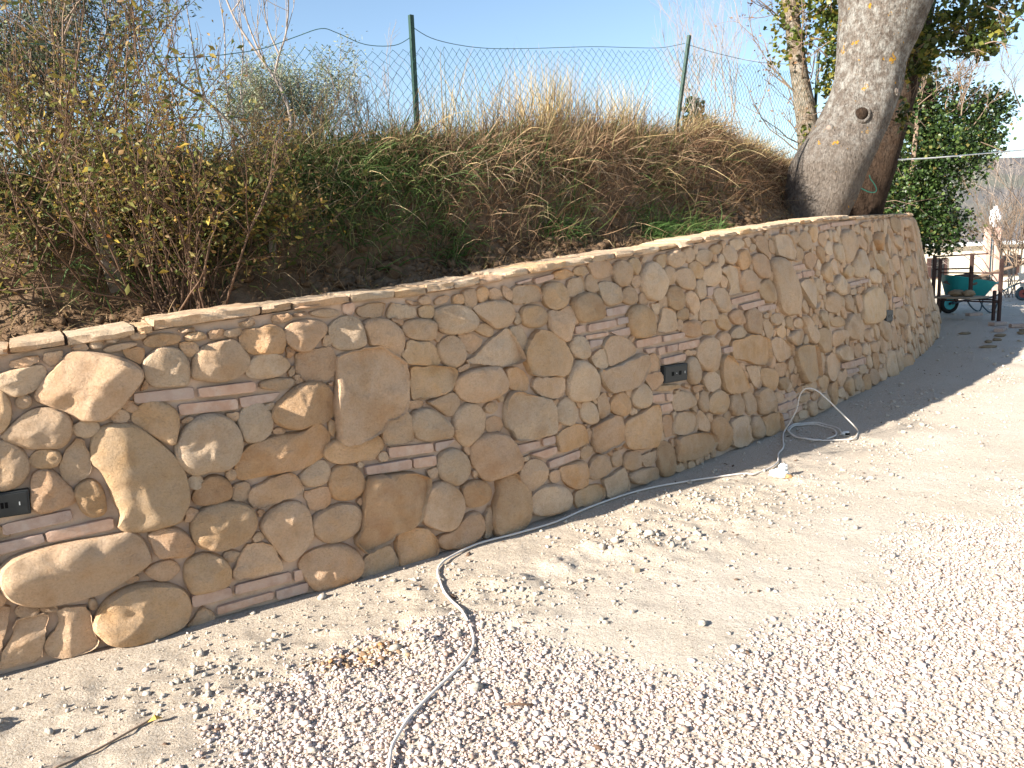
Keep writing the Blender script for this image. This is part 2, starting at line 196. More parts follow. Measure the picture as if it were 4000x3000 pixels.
('S', [5483,1195,5517,1237,5596,1238,5654,1201,5680,1149,5655,1099,5592,1076,5515,1104,5480,1151]),
('F', [5117,1281,5137,1322,5216,1318,5202,1261,5140,1254]),
('F', [5223,1408,5253,1438,5287,1421,5249,1402]),
('Sy', [4597,1383,4624,1401,4696,1395,4717,1372,4678,1350,4606,1358]),
('F', [4427,1371,4496,1389,4586,1378,4591,1354,4506,1344,4438,1347]),
('B', [4281,1353,4423,1371,4428,1345,4285,1322]),
('B', [4149,1339,4259,1356,4261,1345,4154,1327]),
('S', [4167,1187,4200,1208,4269,1207,4332,1189,4362,1153,4358,1106,4305,1090,4240,1091,4186,1112,4167,1150]),
('S', [4370,1172,4424,1167,4457,1155,4521,1184,4563,1176,4573,1131,4562,1079,4537,1032,4519,990,4477,989,4425,1023,4381,1052,4372,1105]),
('F', [4129,1172,4148,1175,4168,1123,4125,1117]),
('F', [4573,1127,4610,1094,4605,1075,4569,1083]),
('F', [4081,1098,4136,1105,4176,1076,4197,1027,4182,987,4153,974,4135,1020,4102,1064]),
('F', [4169,951,4208,1007,4257,1054,4303,1073,4361,1054,4418,1019,4477,980,4501,933,4529,895,4522,847,4491,811,4448,795,4368,813,4270,819,4219,832,4191,874]),
('B', [4851,1142,5063,1154,5042,1104,4859,1098]),
('B', [4692,1067,4945,1073,4946,1034,4688,1022]),
('B', [4950,1080,5057,1081,5063,1044,4954,1038]),
('B', [4575,1063,4655,1068,4663,1027,4579,1021]),
('B', [4879,1004,5073,1017,5074,972,4965,970]),
('B', [4665,1005,4867,1005,4866,985,4663,980]),
('B', [5130,926,5398,932,5399,887,5135,878]),
('B', [5412,927,5660,928,5667,893,5413,886]),
('B', [5213,864,5326,862,5315,839,5237,831]),
('B', [5349,854,5425,859,5431,811,5359,806]),
('B', [5454,859,5577,857,5573,815,5450,815]),
('B', [5582,859,5846,860,5852,809,5583,811]),
('B', [5399,782,5658,785,5659,739,5401,740]),
('B', [4692,972,4813,967,4803,940,4695,924]),
('S', [5059,1097,5095,1131,5175,1146,5262,1124,5321,1070,5330,1010,5301,947,5219,936,5123,949,5075,990,5063,1044]),
('F', [5404,1058,5418,1112,5552,1079,5566,1016,5576,953,5443,952,5339,959,5372,1017]),
('F', [5299,1137,5401,1135,5386,1070,5349,1073]),
('S', [5569,1044,5633,1084,5706,1087,5734,1042,5698,1005,5607,1018]),
('F', [4844,966,4917,980,5030,947,5086,910,5120,853,5028,832,4944,815,4855,800,4844,869,4817,923]),
('F', [4699,881,4809,914,4836,860,4852,821,4823,794,4746,809,4711,844]),
('Sw', [4517,961,4556,1001,4606,1006,4663,985,4686,948,4687,872,4603,877,4548,903]),
('S', [4486,753,4512,809,4559,862,4602,867,4666,844,4723,797,4764,745,4767,688,4748,640,4701,621,4561,627,4493,663]),
('F', [4767,781,4877,787,5001,803,5149,841,5219,825,5232,769,5201,719,5152,666,5106,640,4988,641,4865,638,4821,675,4786,732]),
('F', [5267,809,5309,826,5353,787,5366,725,5336,706,5272,712]),
('F', [4034,888,4117,883,4170,843,4194,798,4175,758,4150,752,4054,780]),
('X', [5386,733,5652,722,5658,612,5390,615]),
('F', [4231,812,4340,800,4458,786,4453,723,4424,671,4332,692,4255,718,4214,762]),
('F', [4019,706,4052,752,4101,757,4167,731,4260,698,4337,677,4367,638,4372,573,4368,480,4275,483,4178,481,4068,496,4053,546,4008,577,4001,635]),
('S', [4385,606,4415,645,4466,672,4520,649,4552,599,4559,557,4538,515,4494,500,4426,525,4381,557]),
('S', [4588,558,4603,606,4656,615,4699,591,4725,540,4733,503,4705,476,4638,488,4596,521]),
('F', [4732,632,4795,646,4823,602,4846,546,4831,512,4768,497,4743,522,4736,580]),
('S', [4851,561,4879,609,4945,626,5010,605,5044,557,5036,510,5000,479,4934,484,4864,522]),
('S', [5056,599,5106,634,5169,658,5237,610,5258,546,5228,506,5182,492,5104,510,5056,545]),
('F', [5180,689,5253,701,5345,702,5385,672,5377,634,5328,602,5271,591,5238,631]),
('S', [5309,599,5384,605,5559,594,5592,572,5566,561,5381,572,5326,583]),
('F', [4356,664,4410,666,4395,641,4368,647]),
('F', [4694,627,4721,628,4726,597,4706,595]),
('F', [4555,638,4591,635,4588,593,4567,601]),
('F', [4609,488,4638,486,4621,465]),
('F', [5027,501,5070,507,5102,478,5041,469]),
('Fr', [4834,642,4872,621,4847,612]),
('F', [4925,478,4970,468,4954,427]),
('B', [5260,562,5394,553,5395,505,5256,513]),
('B', [5408,551,5485,539,5476,489,5418,498]),
('B', [5355,483,5479,477,5490,424,5360,434]),
('B', [4074,464,4244,459,4247,420,4085,412]),
('B', [4270,464,4367,466,4367,421,4270,422]),
('B', [4171,395,4372,403,4376,365,4281,349]),
('B', [4309,326,4564,343,4561,298,4312,284]),
('Fy', [4373,460,4423,485,4523,503,4587,492,4619,440,4630,392,4621,368,4526,366,4400,360,4390,417]),
('F', [4620,445,4651,460,4667,426,4659,376,4630,382]),
('F', [4378,523,4413,527,4431,494,4396,483]),
('S', [4552,320,4606,361,4657,346,4681,320,4637,293,4592,281]),
('F', [4676,451,4735,471,4878,496,4924,459,4934,383,4938,329,4903,308,4831,307,4774,283,4714,303,4680,357,4676,399]),
('F', [4963,431,5006,451,5135,461,5264,501,5314,493,5321,413,5319,334,5298,254,5250,224,5126,246,4999,265,4961,313,4950,380]),
('F', [5367,405,5463,397,5483,350,5462,274,5384,266,5366,337]),
('F', [5483,408,5513,414,5515,374,5489,361]),
('F', [5525,550,5585,550,5583,527,5534,534]),
('S', [4082,293,4116,334,4169,367,4232,349,4275,316,4294,268,4274,218,4220,195,4161,184,4126,221,4086,268]),
('F', [4102,385,4165,392,4163,368,4113,366]),
('F', [4310,259,4385,258,4394,206,4359,194,4320,212]),
('S', [4392,267,4462,272,4585,278,4611,236,4621,177,4602,119,4543,117,4486,130,4427,179,4403,224]),
('S', [4631,206,4657,257,4705,284,4765,272,4816,224,4840,171,4779,147,4708,137,4656,148,4629,180]),
('S', [4842,241,4876,271,4916,258,4941,209,4926,175,4869,176,4839,204]),
('F', [4805,285,4846,293,4842,246]),
('S', [4944,198,4990,248,5065,236,5115,207,5124,155,5090,118,5013,121,4957,152]),
('F', [5131,198,5248,196,5281,212,5281,150,5223,111,5160,119,5133,158]),
('S', [5293,187,5307,241,5373,245,5427,206,5460,136,5463,60,5439,7,5353,3,5310,53,5297,124]),
('F', [5439,238,5488,231,5474,179,5446,196]),
('S', [4993,84,5038,112,5159,103,5285,87,5304,43,5287,6,5206,14,5108,14,5032,37]),
('F', [4739,130,4825,127,4941,161,4961,102,4985,36,4969,-4,4895,-3,4775,-1,4765,66]),
('F', [4498,91,4557,113,4721,102,4742,71,4749,21,4698,2,4585,3,4499,19]),
('S', [4151,142,4186,178,4265,195,4358,179,4431,142,4462,94,4463,53,4435,19,4338,17,4226,30,4158,62]),
('F', [4887,301,4947,294,4942,277,4885,280]),
('F', [5473,52,5553,58,5589,3,5479,10]),
('S', [5704,1463,5732,1479,5817,1477,5846,1437,5820,1398,5765,1380,5721,1418]),
('S', [5855,1414,5881,1453,5972,1468,6062,1442,6088,1406,6031,1361,5950,1358,5874,1384]),
('S', [6042,1472,6115,1494,6212,1495,6208,1456,6132,1428,6074,1442]),
('S', [6347,1514,6421,1531,6528,1523,6558,1485,6452,1450,6375,1470]),
('S', [6234,1462,6312,1490,6388,1470,6435,1420,6402,1359,6310,1350,6252,1401]),
('S', [6154,1404,6218,1432,6250,1383,6234,1347,6160,1344]),
('F', [6556,1529,6641,1540,6664,1496,6604,1465]),
('S', [6678,1489,6750,1481,6761,1455,6685,1432,6645,1452]),
('F', [6698,1533,6740,1520,6737,1494]),
('S', [6441,1420,6547,1454,6642,1427,6678,1375,6615,1320,6502,1299,6440,1345]),
('S', [6754,1513,6788,1551,6894,1550,6967,1510,6974,1444,6972,1378,6905,1400,6804,1442]),
('F', [6998,1509,7063,1508,7119,1441,7081,1408,7003,1430]),
('F', [6988,1549,7037,1555,7041,1529]),
('F', [7085,1548,7186,1557,7394,1545,7439,1489,7466,1433,7469,1335,7277,1369,7128,1393,7105,1461]),
('S', [7413,1551,7509,1578,7602,1564,7569,1487,7492,1474,7424,1510]),
('S', [7593,1515,7664,1585,7762,1577,7835,1526,7892,1445,7773,1418,7674,1421,7605,1472]),
('S', [7818,1598,7938,1624,8089,1612,8072,1531,7972,1473,7873,1511]),
('S', [7470,1453,7582,1451,7698,1392,7619,1330,7487,1334]),
('S', [8107,1538,8194,1571,8288,1521,8272,1453,8186,1432,8107,1486]),
('B', [8136,1620,8439,1643,8440,1597,8150,1579]),
('B', [8453,1647,9256,1679,9242,1637,8469,1612]),
('S', [7948,1459,8008,1435,7980,1406,7931,1430]),
('S', [8031,1442,8144,1447,8243,1377,8228,1309,8132,1290,8058,1360]),
('S', [8234,1438,8342,1494,8456,1457,8463,1387,8332,1352,8245,1385]),
('F', [7686,1378,7851,1395,8056,1352,7955,1281,7784,1259,7694,1313]),
('S', [5594,1322,5657,1347,5730,1350,5801,1307,5827,1242,5801,1198,5707,1215,5636,1230]),
('S', [5764,1365,5842,1394,5906,1366,5940,1318,5924,1272,5852,1276,5791,1319]),
('S', [5947,1329,6005,1338,6054,1366,6126,1369,6158,1332,6164,1272,6134,1214,6016,1214,5938,1242]),
('F', [6169,1320,6271,1340,6438,1327,6451,1270,6451,1208,6463,1139,6350,1133,6261,1133,6306,1198,6263,1267,6204,1300]),
('F', [6166,1284,6214,1276,6272,1236,6242,1189,6182,1205]),
('S', [6456,1258,6501,1293,6612,1301,6722,1258,6781,1203,6751,1140,6621,1141,6497,1143,6463,1195]),
('S', [6666,1388,6771,1417,6874,1401,6944,1340,6976,1286,6944,1227,6821,1227,6752,1269,6686,1323]),
('S', [6773,1139,6817,1195,6912,1219,7001,1185,7056,1115,7031,1049,6949,1028,6845,1055]),
('S', [6985,1351,7110,1381,7259,1362,7372,1297,7430,1211,7487,1109,7526,1007,7533,943,7453,899,7276,904,7147,945,7091,1018,7073,1120,7024,1230]),
('S', [5833,1242,5885,1268,5939,1248,5967,1188,5940,1143,5883,1129,5832,1173]),
('S', [5692,1165,5748,1201,5810,1174,5858,1107,5843,1056,5786,1032,5747,1075,5709,1124]),
('B', [5980,1205,6062,1206,6044,1147,5975,1146]),
('S', [6064,1170,6132,1190,6228,1178,6272,1120,6304,1057,6313,1025,6223,1014,6116,1034,6076,1110]),
('B', [6314,1099,6764,1126,6773,1080,6323,1061]),
('B', [6433,1050,6830,1063,6841,1026,6481,1005]),
('B', [6728,1018,7058,1013,7060,973,6738,975]),
('B', [7416,1295,7692,1306,7705,1266,7428,1256]),
('B', [7641,1240,7914,1239,7906,1195,7652,1189]),
('B', [7470,1230,7611,1230,7603,1188,7481,1187]),
('F', [7956,1237,8075,1232,8066,1187,7948,1193]),
('F', [5852,1044,5882,1117,5996,1127,6049,1082,6090,1013,6086,977,5971,990,5858,985]),
('S', [6100,994,6162,1013,6232,976,6288,916,6273,886,6186,889,6105,933]),
('S', [6271,991,6365,1027,6442,1009,6503,953,6512,914,6404,911,6316,932]),
('S', [6517,964,6578,1010,6649,1021,6731,979,6759,911,6768,806,6626,826,6546,854]),
('F', [6816,952,6915,951,6902,912,6814,933]),
('F', [6788,905,6900,892,6970,839,6962,779,6880,741,6828,806]),
('S', [6933,909,7032,941,7144,925,7187,880,7067,843,6973,859]),
('S', [7205,886,7326,889,7390,848,7328,791,7227,807]),
('S', [7409,854,7521,865,7584,795,7506,774,7400,798]),
('S', [7540,871,7674,874,7781,806,7847,725,7861,635,7785,606,7676,662,7615,756]),
('S', [5622,960,5666,990,5772,998,5847,986,5896,923,5848,886,5761,883,5659,911]),
('S', [5888,953,5947,977,6037,957,6102,903,6064,870,5983,884,5893,888]),
('S', [6269,856,6337,893,6443,901,6531,842,6514,812,6380,813,6279,824]),
('S', [6085,844,6148,880,6221,873,6266,825,6225,786,6138,784]),
('S', [7014,814,7099,840,7195,817,7237,758,7148,726,7055,756]),
('S', [7232,724,7342,768,7558,754,7596,700,7540,641,7376,645]),
('S', [7769,851,7834,875,7931,837,7958,760,7855,769]),
('S', [7935,859,8048,887,8195,845,8246,763,8231,695,8123,721,7986,795]),
('F', [7512,1150,7630,1172,7828,1169,7876,1093,7940,993,7954,955,7820,906,7715,994,7595,1081]),
('S', [7909,1158,7997,1172,8114,1102,8168,1038,8074,1014,7952,1052]),
('S', [7538,971,7622,1015,7710,965,7756,889,7639,891]),
('S', [8092,1209,8248,1293,8318,1291,8364,1181,8372,1111,8211,1127]),
('F', [8318,1291,8448,1325,8538,1283,8588,1179,8390,1188]),
('S', [8637,1264,8711,1245,8681,1182,8620,1201]),
('S', [8716,1213,8907,1254,9070,1215,9064,1149,8867,1117,8740,1155]),
('S', [8410,1117,8534,1165,8688,1158,8801,1080,8781,1008,8587,972,8425,1030]),
('S', [8203,990,8328,1028,8491,994,8461,870,8400,820,8200,868,8142,918]),
('F', [8214,1089,8390,1086,8367,1041,8217,1050]),
('F', [7982,990,8106,959,8116,897,7988,915]),
('S', [8504,1449,8637,1462,8726,1397,8787,1323,8720,1277,8593,1297,8509,1370]),
('S', [8712,1540,8893,1588,9097,1579,9214,1512,9210,1445,9090,1372,9037,1299,8882,1263,8783,1307,8755,1404]),
('S', [8468,1558,8566,1589,8680,1525,8641,1478,8512,1480]),
('S', [8489,884,8615,882,8748,791,8710,745,8589,780]),
('S', [8661,959,8828,980,8988,854,8941,791,8759,830,8698,900]),
('S', [8270,769,8396,805,8585,764,8619,697,8444,698,8283,721]),
('S', [8646,703,8801,786,8964,773,9109,676,9107,575,8975,521,8762,544,8649,613]),
('S', [8269,660,8415,677,8683,642,8696,592,8512,572,8379,523,8244,546]),
('S', [7865,709,8039,737,8181,677,8204,574,8145,504,7933,521,7887,609]),
('S', [8328,505,8551,527,8715,468,8748,390,8791,352,8464,370,8337,441]),
('S', [5788,770,5844,840,5948,870,6049,842,6112,762,6129,693,6099,635,5992,619,5870,647,5810,708]),
('F', [5669,801,5764,796,5778,771,5677,765]),
('Fy', [6287,786,6341,805,6498,795,6555,814,6723,797,6867,756,6880,681,6877,601,6825,550,6654,586,6441,648,6300,666,6287,723]),
('B', [6155,763,6285,764,6287,723,6157,726]),
('F', [6894,733,6991,756,7163,710,7306,646,7329,565,7143,568,7027,555,6941,620]),
('F', [7353,605,7483,633,7843,596,7840,465,7835,331,7734,323,7487,315,7412,412,7376,524]),
('F', [5462,274,5513,409,5736,374,5740,239,5599,245]),
('S', [5497,509,5534,537,5625,535,5726,496,5775,447,5740,417,5614,415,5513,414,5498,463]),
('F', [5492,222,5528,238,5702,229,5895,201,5960,161,5984,113,5952,83,5849,61,5687,59,5564,73,5475,80]),
('S', [5666,709,5706,745,5760,750,5799,710,5835,628,5824,570,5753,560,5693,595,5677,655]),
('Fy', [6129,687,6192,710,6252,690,6322,631,6417,549,6499,441,6502,408,6376,415,6188,434,6132,483,6115,547,6097,611]),
('Fw', [5853,584,5901,619,5992,619,6058,580,6089,533,6073,492,5944,481,5882,532]),
('F', [6027,615,6086,622,6104,561,6069,566]),
('F', [6360,627,6451,615,6484,553,6421,581]),
('F', [6475,593,6652,566,6687,499,6693,426,6632,395,6543,467,6509,530]),
('S', [6704,523,6751,550,6927,507,6962,420,6970,364,6889,336,6762,395,6726,461]),
('F', [6963,549,7186,524,7215,489,7123,428,6982,451]),
('F', [7223,544,7342,536,7349,464,7240,429,7215,489]),
('S', [6979,431,7203,406,7248,365,7107,309,7017,357]),
('F', [7254,406,7325,424,7389,322,7290,302]),
('S', [6587,369,6718,395,6804,376,6885,302,6921,222,6901,184,6693,183,6629,244,6623,318]),
('S', [5796,438,5846,508,5910,480,5916,419,5899,355,5854,351,5814,394]),
('S', [5929,435,6013,477,6107,468,6186,413,6192,349,6150,300,6043,306,5920,340]),
('S', [6209,397,6286,416,6362,398,6419,318,6398,251,6282,252,6210,277]),
('S', [6414,396,6495,403,6571,352,6625,271,6584,219,6462,227,6444,308]),
('Fr', [5742,553,5871,540,5835,509,5748,505]),
('F', [5629,581,5711,566,5698,542,5628,564]),
('S', [5755,350,5791,385,5852,333,5924,266,5931,222,5896,204,5757,248]),
('Sy', [5948,280,6019,298,6099,272,6165,203,6206,120,6191,28,6018,39,6003,128,5951,194]),
('F', [6205,234,6435,228,6454,150,6481,34,6412,9,6222,31,6207,133]),
('S', [6508,160,6568,202,6650,181,6714,116,6732,25,6644,9,6524,59]),
('Fy', [6691,167,6822,164,6990,158,7026,72,7040,-7,6861,-7,6731,18,6741,97]),
('F', [6447,210,6513,198,6508,154,6467,154]),
('B', [6965,207,7242,210,7252,159,6991,162]),
('B', [7275,198,7363,212,7366,168,7261,164]),
('B', [7119,279,7321,276,7350,242,7130,242]),
('B', [7180,129,7440,134,7461,94,7191,84]),
('B', [7019,136,7162,118,7173,73,7044,83]),
('B', [7057,60,7238,62,7247,3,7065,2]),
('F', [7290,67,7367,60,7369,16,7283,18]),
('Fr', [7364,97,7577,74,7586,13,7390,34]),
('S', [6894,315,6981,328,7073,300,7113,238,6969,234,6911,264]),
('F', [7358,291,7484,294,7478,258,7353,256]),
('F', [7501,291,7614,296,7809,297,7825,220,7678,220,7534,264]),
('Sy', [7853,313,7978,318,8071,251,8056,176,7929,173,7849,239]),
('S', [7383,223,7564,223,7650,173,7516,151,7393,171]),
('S', [7652,180,7754,208,7847,171,7799,126,7702,134]),
('S', [7566,120,7665,144,7769,71,7758,5,7641,3,7593,56]),
('S', [7474,121,7549,130,7562,91,7488,90]),
('S', [7793,97,7905,154,8049,139,8077,65,8024,12,7802,35]),
('F', [8023,442,8073,474,8209,488,8360,438,8415,368,8352,297,8200,232,8073,259,8023,335]),
('F', [7865,492,7945,475,7988,370,7960,336,7858,343]),
('F', [8106,207,8266,223,8316,136,8293,29,8174,1,8103,84]),
('S', [8327,293,8421,287,8498,204,8460,146,8323,167]),
('S', [8324,119,8433,134,8492,76,8481,29,8321,56]),
('S', [8518,185,8673,203,8782,121,8757,26,8652,18,8543,84]),
('B', [8437,357,8814,340,8825,281,8449,308]),
('B', [8603,278,8953,247,8970,211,8603,230]),
('F', [5633,41,5697,51,5724,3,5639,-14]),
('F', [5718,52,5740,54,5779,9,5735,1]),
('F', [5928,69,5974,72,5981,21,5934,13]),
('F', [5847,43,5903,44,5901,20,5845,13]),
('Sy', [9270,923,9483,978,9771,1000,10049,943,10187,852,10139,754,10082,675,9983,629,9618,618,9299,639,9159,677,9223,782]),
('F', [8994,949,9261,940,9222,824,9098,767,9015,874]),
('X', [10139,712,10445,692,10402,572,10099,586]),
('B', [8877,1079,9247,1085,9251,1051,8894,1042]),
('B', [9264,1088,9626,1083,9579,1050,9282,1049]),
('F', [8913,1012,9115,1008,9100,959,8899,964]),
('F', [9150,1023,9428,1007,9315,962,9131,965]),
('S', [9089,1300,9275,1395,9464,1374,9553,1251,9468,1117,9090,1118,9063,1218]),
('S', [9287,1521,9485,1519,9660,1431,9559,1355,9313,1411]),
('S', [9550,1596,9726,1588,9853,1534,9817,1411,9675,1466]),
('Sy', [10010,1533,10189,1560,10540,1540,10584,1454,10396,1373,10048,1361,9937,1462]),
('F', [9432,1647,9918,1676,9889,1614,9522,1614]),
('S', [9205,1605,9332,1647,9478,1588,9424,1537,9270,1563]),
('S', [9936,1292,10120,1342,10359,1224,10395,1129,10207,1100,9972,1201]),
('S', [10298,1356,10511,1333,10554,1246,10436,1203,10302,1282]),
('S', [10827,1286,11166,1298,11278,1214,11074,1101,10864,1110]),
('S', [9615,1319,9900,1383,9852,1232,9629,1179]),
('S', [9622,1162,9847,1179,10004,1100,10040,1008,9744,1024,9630,1091]),
('S', [10122,1095,10313,1058,10220,961,10122,1012]),
('S', [10280,995,10494,983,10499,830,10324,833,10243,922]),
('S', [10783,1064,11052,1072,11231,933,11128,798,10868,805,10789,918]),
('S', [10566,1027,10699,1010,10742,843,10559,855]),
('B', [10587,824,11128,798,11042,754,10555,769]),
('B', [10634,744,11207,752,11156,685,10657,704]),
('S', [10590,670,10891,685,11212,609,11254,514,10935,444,10698,535]),
('S', [9229,612,9390,535,9422,445,9277,478,9176,540]),
('S', [9374,580,9537,581,9641,500,9531,477,9381,510]),
('S', [9549,615,9718,608,9765,460,9684,433]),
('S', [9794,619,10020,626,10245,512,10223,383,10064,382,9879,475]),
('S', [10506,601,10704,544,10738,444,10530,484]),
('S', [11377,965,11632,890,11629,743,11372,812]),
('Sy', [11407,1220,11747,1221,11871,1057,11652,983,11384,1047]),
('S', [11790,1262,12239,1228,12286,1095,11927,1108]),
('S', [11749,1010,12273,1051,12277,919,11911,884]),
('S', [12073,821,12729,827,13451,666,13006,531,12248,557,12009,695]),
('S', [11217,690,11499,669,11728,418,11319,375,11323,529]),
('S', [10983,1734,11417,1740,11658,1630,11310,1547,11077,1558]),
('S', [10699,1635,10896,1616,10996,1450,10776,1442]),
('S', [11919,1726,12588,1725,12662,1636,11932,1599]),
('S', [11047,1518,11615,1515,11861,1398,11379,1333,11079,1409]),
('S', [11883,1557,12256,1578,12523,1489,12026,1471]),
('S', [12261,1447,12923,1384,12621,1286,12295,1337]),
('S', [11881,575,12406,544,12379,457,12001,479]),
('S', [11990,469,12432,430,12170,354]),
('S', [11954,364,12458,315,12282,243,11928,270]),
('S', [11855,267,12406,208,12297,119,11904,175]),
('S', [12732,437,13490,372,13105,263,12677,270]),
('S', [13629,421,15349,266,14570,146,13545,269]),
('S', [8855,490,9081,476,9041,343,8855,355]),
('S', [9116,461,9359,445,9321,331,9086,361]),
('S', [9401,440,9669,434,9719,319,9491,322]),
('B', [8776,332,9214,321,9193,254,8799,284]),
('S', [9241,341,9403,321,9405,202,9273,185]),
('S', [9616,295,9942,267,9912,196,9709,173]),
('S', [9995,273,10213,284,10367,32,10280,-33,9936,17]),
('S', [10306,248,10531,233,10706,-2,10614,-55,10396,-24]),
('S', [10647,113,11053,129,11406,0,11407,-100,11038,-103,10678,-51]),
('S', [11065,251,11341,220,11405,99,11053,129]),
('S', [8985,282,9244,224,9146,167,8956,183]),
('S', [8739,191,8993,178,8998,62,8802,24]),
('S', [9063,156,9302,145,9333,-13,9095,1]),
('S', [9313,179,9522,162,9516,18,9341,9]),
('S', [9604,139,9836,131,9875,-11,9643,-1]),
('s', [15439,831,15588,831,15666,960,15590,1068,15532,1180,15374,1202,15313,1054,15387,951]),
('f', [13625,1252,13560,1299,13487,1272,13457,1209,13462,1138,13523,1086,13596,1116,13625,1179]),
('f', [1442,367,1426,443,1349,452,1311,404,1250,365,1278,292,1351,281,1388,329]),
('f', [11744,161,11723,222,11701,273,11637,294,11586,246,11603,186,11626,133,11689,121]),
('f', [11670,768,11675,654,11766,571,11896,581,11939,697,11942,810,11854,907,11726,872]),
('f', [10745,273,10790,231,10850,223,10898,264,10902,327,10858,370,10799,374,10753,335]),
('f', [10662,1074,10738,1099,10755,1166,10750,1222,10709,1285,10630,1270,10618,1197,10620,1140]),
('s', [10329,514,10260,446,10260,356,10309,278,10407,267,10479,332,10471,422,10428,505]),
('f', [11701,1722,11670,1621,11651,1525,11736,1470,11848,1449,11877,1558,11884,1650,11815,1734]),
('f', [11173,996,11230,842,11364,925,11368,1047,11386,1155,11294,1283,11190,1159,11098,1086]),
('s', [12105,1462,12021,1409,12043,1315,12096,1250,12182,1241,12258,1295,12254,1388,12201,1469]),
('f', [9827,484,9761,443,9774,374,9781,318,9840,284,9904,316,9894,382,9885,436]),
('f', [10681,1571,10706,1642,10647,1694,10569,1697,10539,1631,10506,1560,10569,1509,10652,1494]),
('f', [9480,174,9539,70,9625,148,9653,229,9631,312,9549,315,9461,326,9438,239]),
('f', [10033,1576,10025,1623,9998,1662,9947,1665,9909,1629,9921,1581,9945,1539,10000,1533]),
('s', [10183,828,10168,773,10196,721,10255,712,10334,721,10318,799,10291,855,10219,921]),
('s', [1459,1121,1463,1183,1412,1214,1358,1222,1310,1184,1314,1123,1359,1089,1414,1082]),
('s', [10399,1569,10421,1615,10407,1663,10361,1684,10311,1673,10290,1625,10307,1578,10351,1556]),
('f', [8718,472,8744,433,8778,378,8837,408,8847,464,8849,525,8788,529,8732,527]),
('f', [11009,1611,11010,1655,10989,1702,10934,1707,10902,1666,10899,1620,10926,1579,10985,1549]),
('s', [10364,778,10401,726,10440,697,10504,686,10539,746,10505,799,10462,815,10410,822]),
('f', [11340,720,11350,774,11313,828,11246,822,11216,770,11209,713,11263,702,11302,693]),
('f', [9509,1161,9507,1119,9543,1096,9585,1095,9611,1130,9609,1173,9575,1203,9529,1200]),
('s', [8468,1535,8453,1579,8407,1586,8371,1563,8354,1524,8379,1490,8417,1477,8453,1496]),
('f', [9868,1393,9905,1337,9915,1266,9972,1312,10028,1324,10002,1375,9979,1414,9908,1472]),
('f', [10031,1054,10078,1004,10115,1060,10135,1110,10090,1138,10053,1154,10010,1135,10015,1090]),
('f', [9168,578,9109,588,9072,553,9045,511,9084,482,9117,474,9160,476,9183,521]),
('s', [9672,1457,9651,1411,9645,1366,9683,1342,9719,1354,9754,1372,9762,1419,9718,1434]),
('f', [8505,175,8550,201,8592,212,8593,257,8565,293,8522,290,8480,270,8490,225]),
('s', [6906,519,6945,517,6976,549,6962,590,6934,624,6891,611,6871,576,6859,529]),
('f', [8807,985,8845,977,8886,990,8899,1035,8872,1072,8831,1076,8802,1053,8794,1020]),
('f', [8023,1315,7996,1285,8014,1248,8051,1243,8087,1247,8107,1283,8086,1316,8053,1331]),
('f', [9060,717,9100,691,9129,647,9159,690,9175,722,9182,781,9124,771,9089,754]),
('f', [9869,145,9849,108,9860,71,9888,43,9930,48,9948,85,9941,121,9913,152]),
('f', [8518,968,8499,938,8507,904,8537,893,8570,892,8589,922,8583,957,8552,975]),
('f', [1656,1152,1623,1191,1584,1203,1536,1200,1515,1152,1546,1114,1584,1097,1634,1102]),
('f', [9512,1602,9473,1601,9465,1562,9470,1524,9508,1517,9549,1517,9558,1558,9549,1595]),
('f', [7586,1073,7550,1103,7520,1068,7527,1033,7534,1002,7566,999,7595,1012,7631,1049]),
('f', [9233,1497,9216,1453,9210,1421,9225,1383,9262,1401,9305,1406,9295,1447,9280,1487]),
('s', [6165,310,6131,291,6127,256,6146,234,6171,201,6197,232,6213,260,6203,297]),
('s', [7575,669,7576,631,7613,626,7643,626,7696,645,7656,684,7630,713,7601,688]),
('f', [9065,109,9008,111,9003,56,8983,21,9018,0,9052,3,9078,24,9077,59]),
('s', [3799,1275,3801,1238,3841,1209,3875,1244,3876,1282,3869,1320,3830,1318,3793,1312]),
('f', [8619,1586,8644,1552,8667,1538,8702,1528,8735,1557,8746,1614,8686,1612,8651,1613]),
('f', [7893,861,7919,851,7941,870,7946,899,7927,922,7898,923,7873,907,7869,877]),
('f', [8164,1012,8136,1024,8109,1010,8099,984,8111,959,8136,946,8165,955,8176,984]),
('f', [10279,1361,10245,1357,10219,1342,10211,1310,10235,1290,10263,1284,10289,1298,10291,1329]),
('f', [9902,1270,9863,1233,9842,1195,9878,1173,9899,1158,9956,1136,9962,1193,9936,1229]),
('f', [9154,1555,9186,1530,9209,1564,9204,1596,9192,1632,9154,1625,9126,1605,9131,1571]),
('f', [7960,467,7964,444,7990,390,8014,443,8036,471,8021,507,7984,508,7930,518]),
('s', [8176,1138,8149,1134,8123,1116,8139,1089,8155,1067,8183,1074,8210,1092,8202,1124]),
('f', [8497,68,8492,40,8503,17,8528,4,8556,15,8567,44,8549,67,8524,83]),
('f', [8219,818,8241,793,8248,761,8276,776,8315,786,8317,831,8275,843,8244,840]),
('f', [8190,695,8189,656,8199,630,8223,601,8255,621,8262,652,8253,678,8228,690]),
('s', [7274,318,7259,356,7220,348,7193,337,7159,304,7201,283,7227,285,7260,284]),
('f', [6530,392,6553,379,6574,399,6574,427,6555,447,6527,448,6507,428,6508,402]),
('f', [8300,1349,8276,1367,8245,1359,8239,1328,8247,1302,8272,1299,8299,1298,8322,1323]),
('s', [8630,1283,8597,1289,8552,1306,8558,1259,8571,1238,8585,1201,8616,1222,8628,1249]),
('f', [11648,1276,11640,1250,11654,1226,11679,1227,11703,1233,11711,1258,11703,1288,11671,1296]),
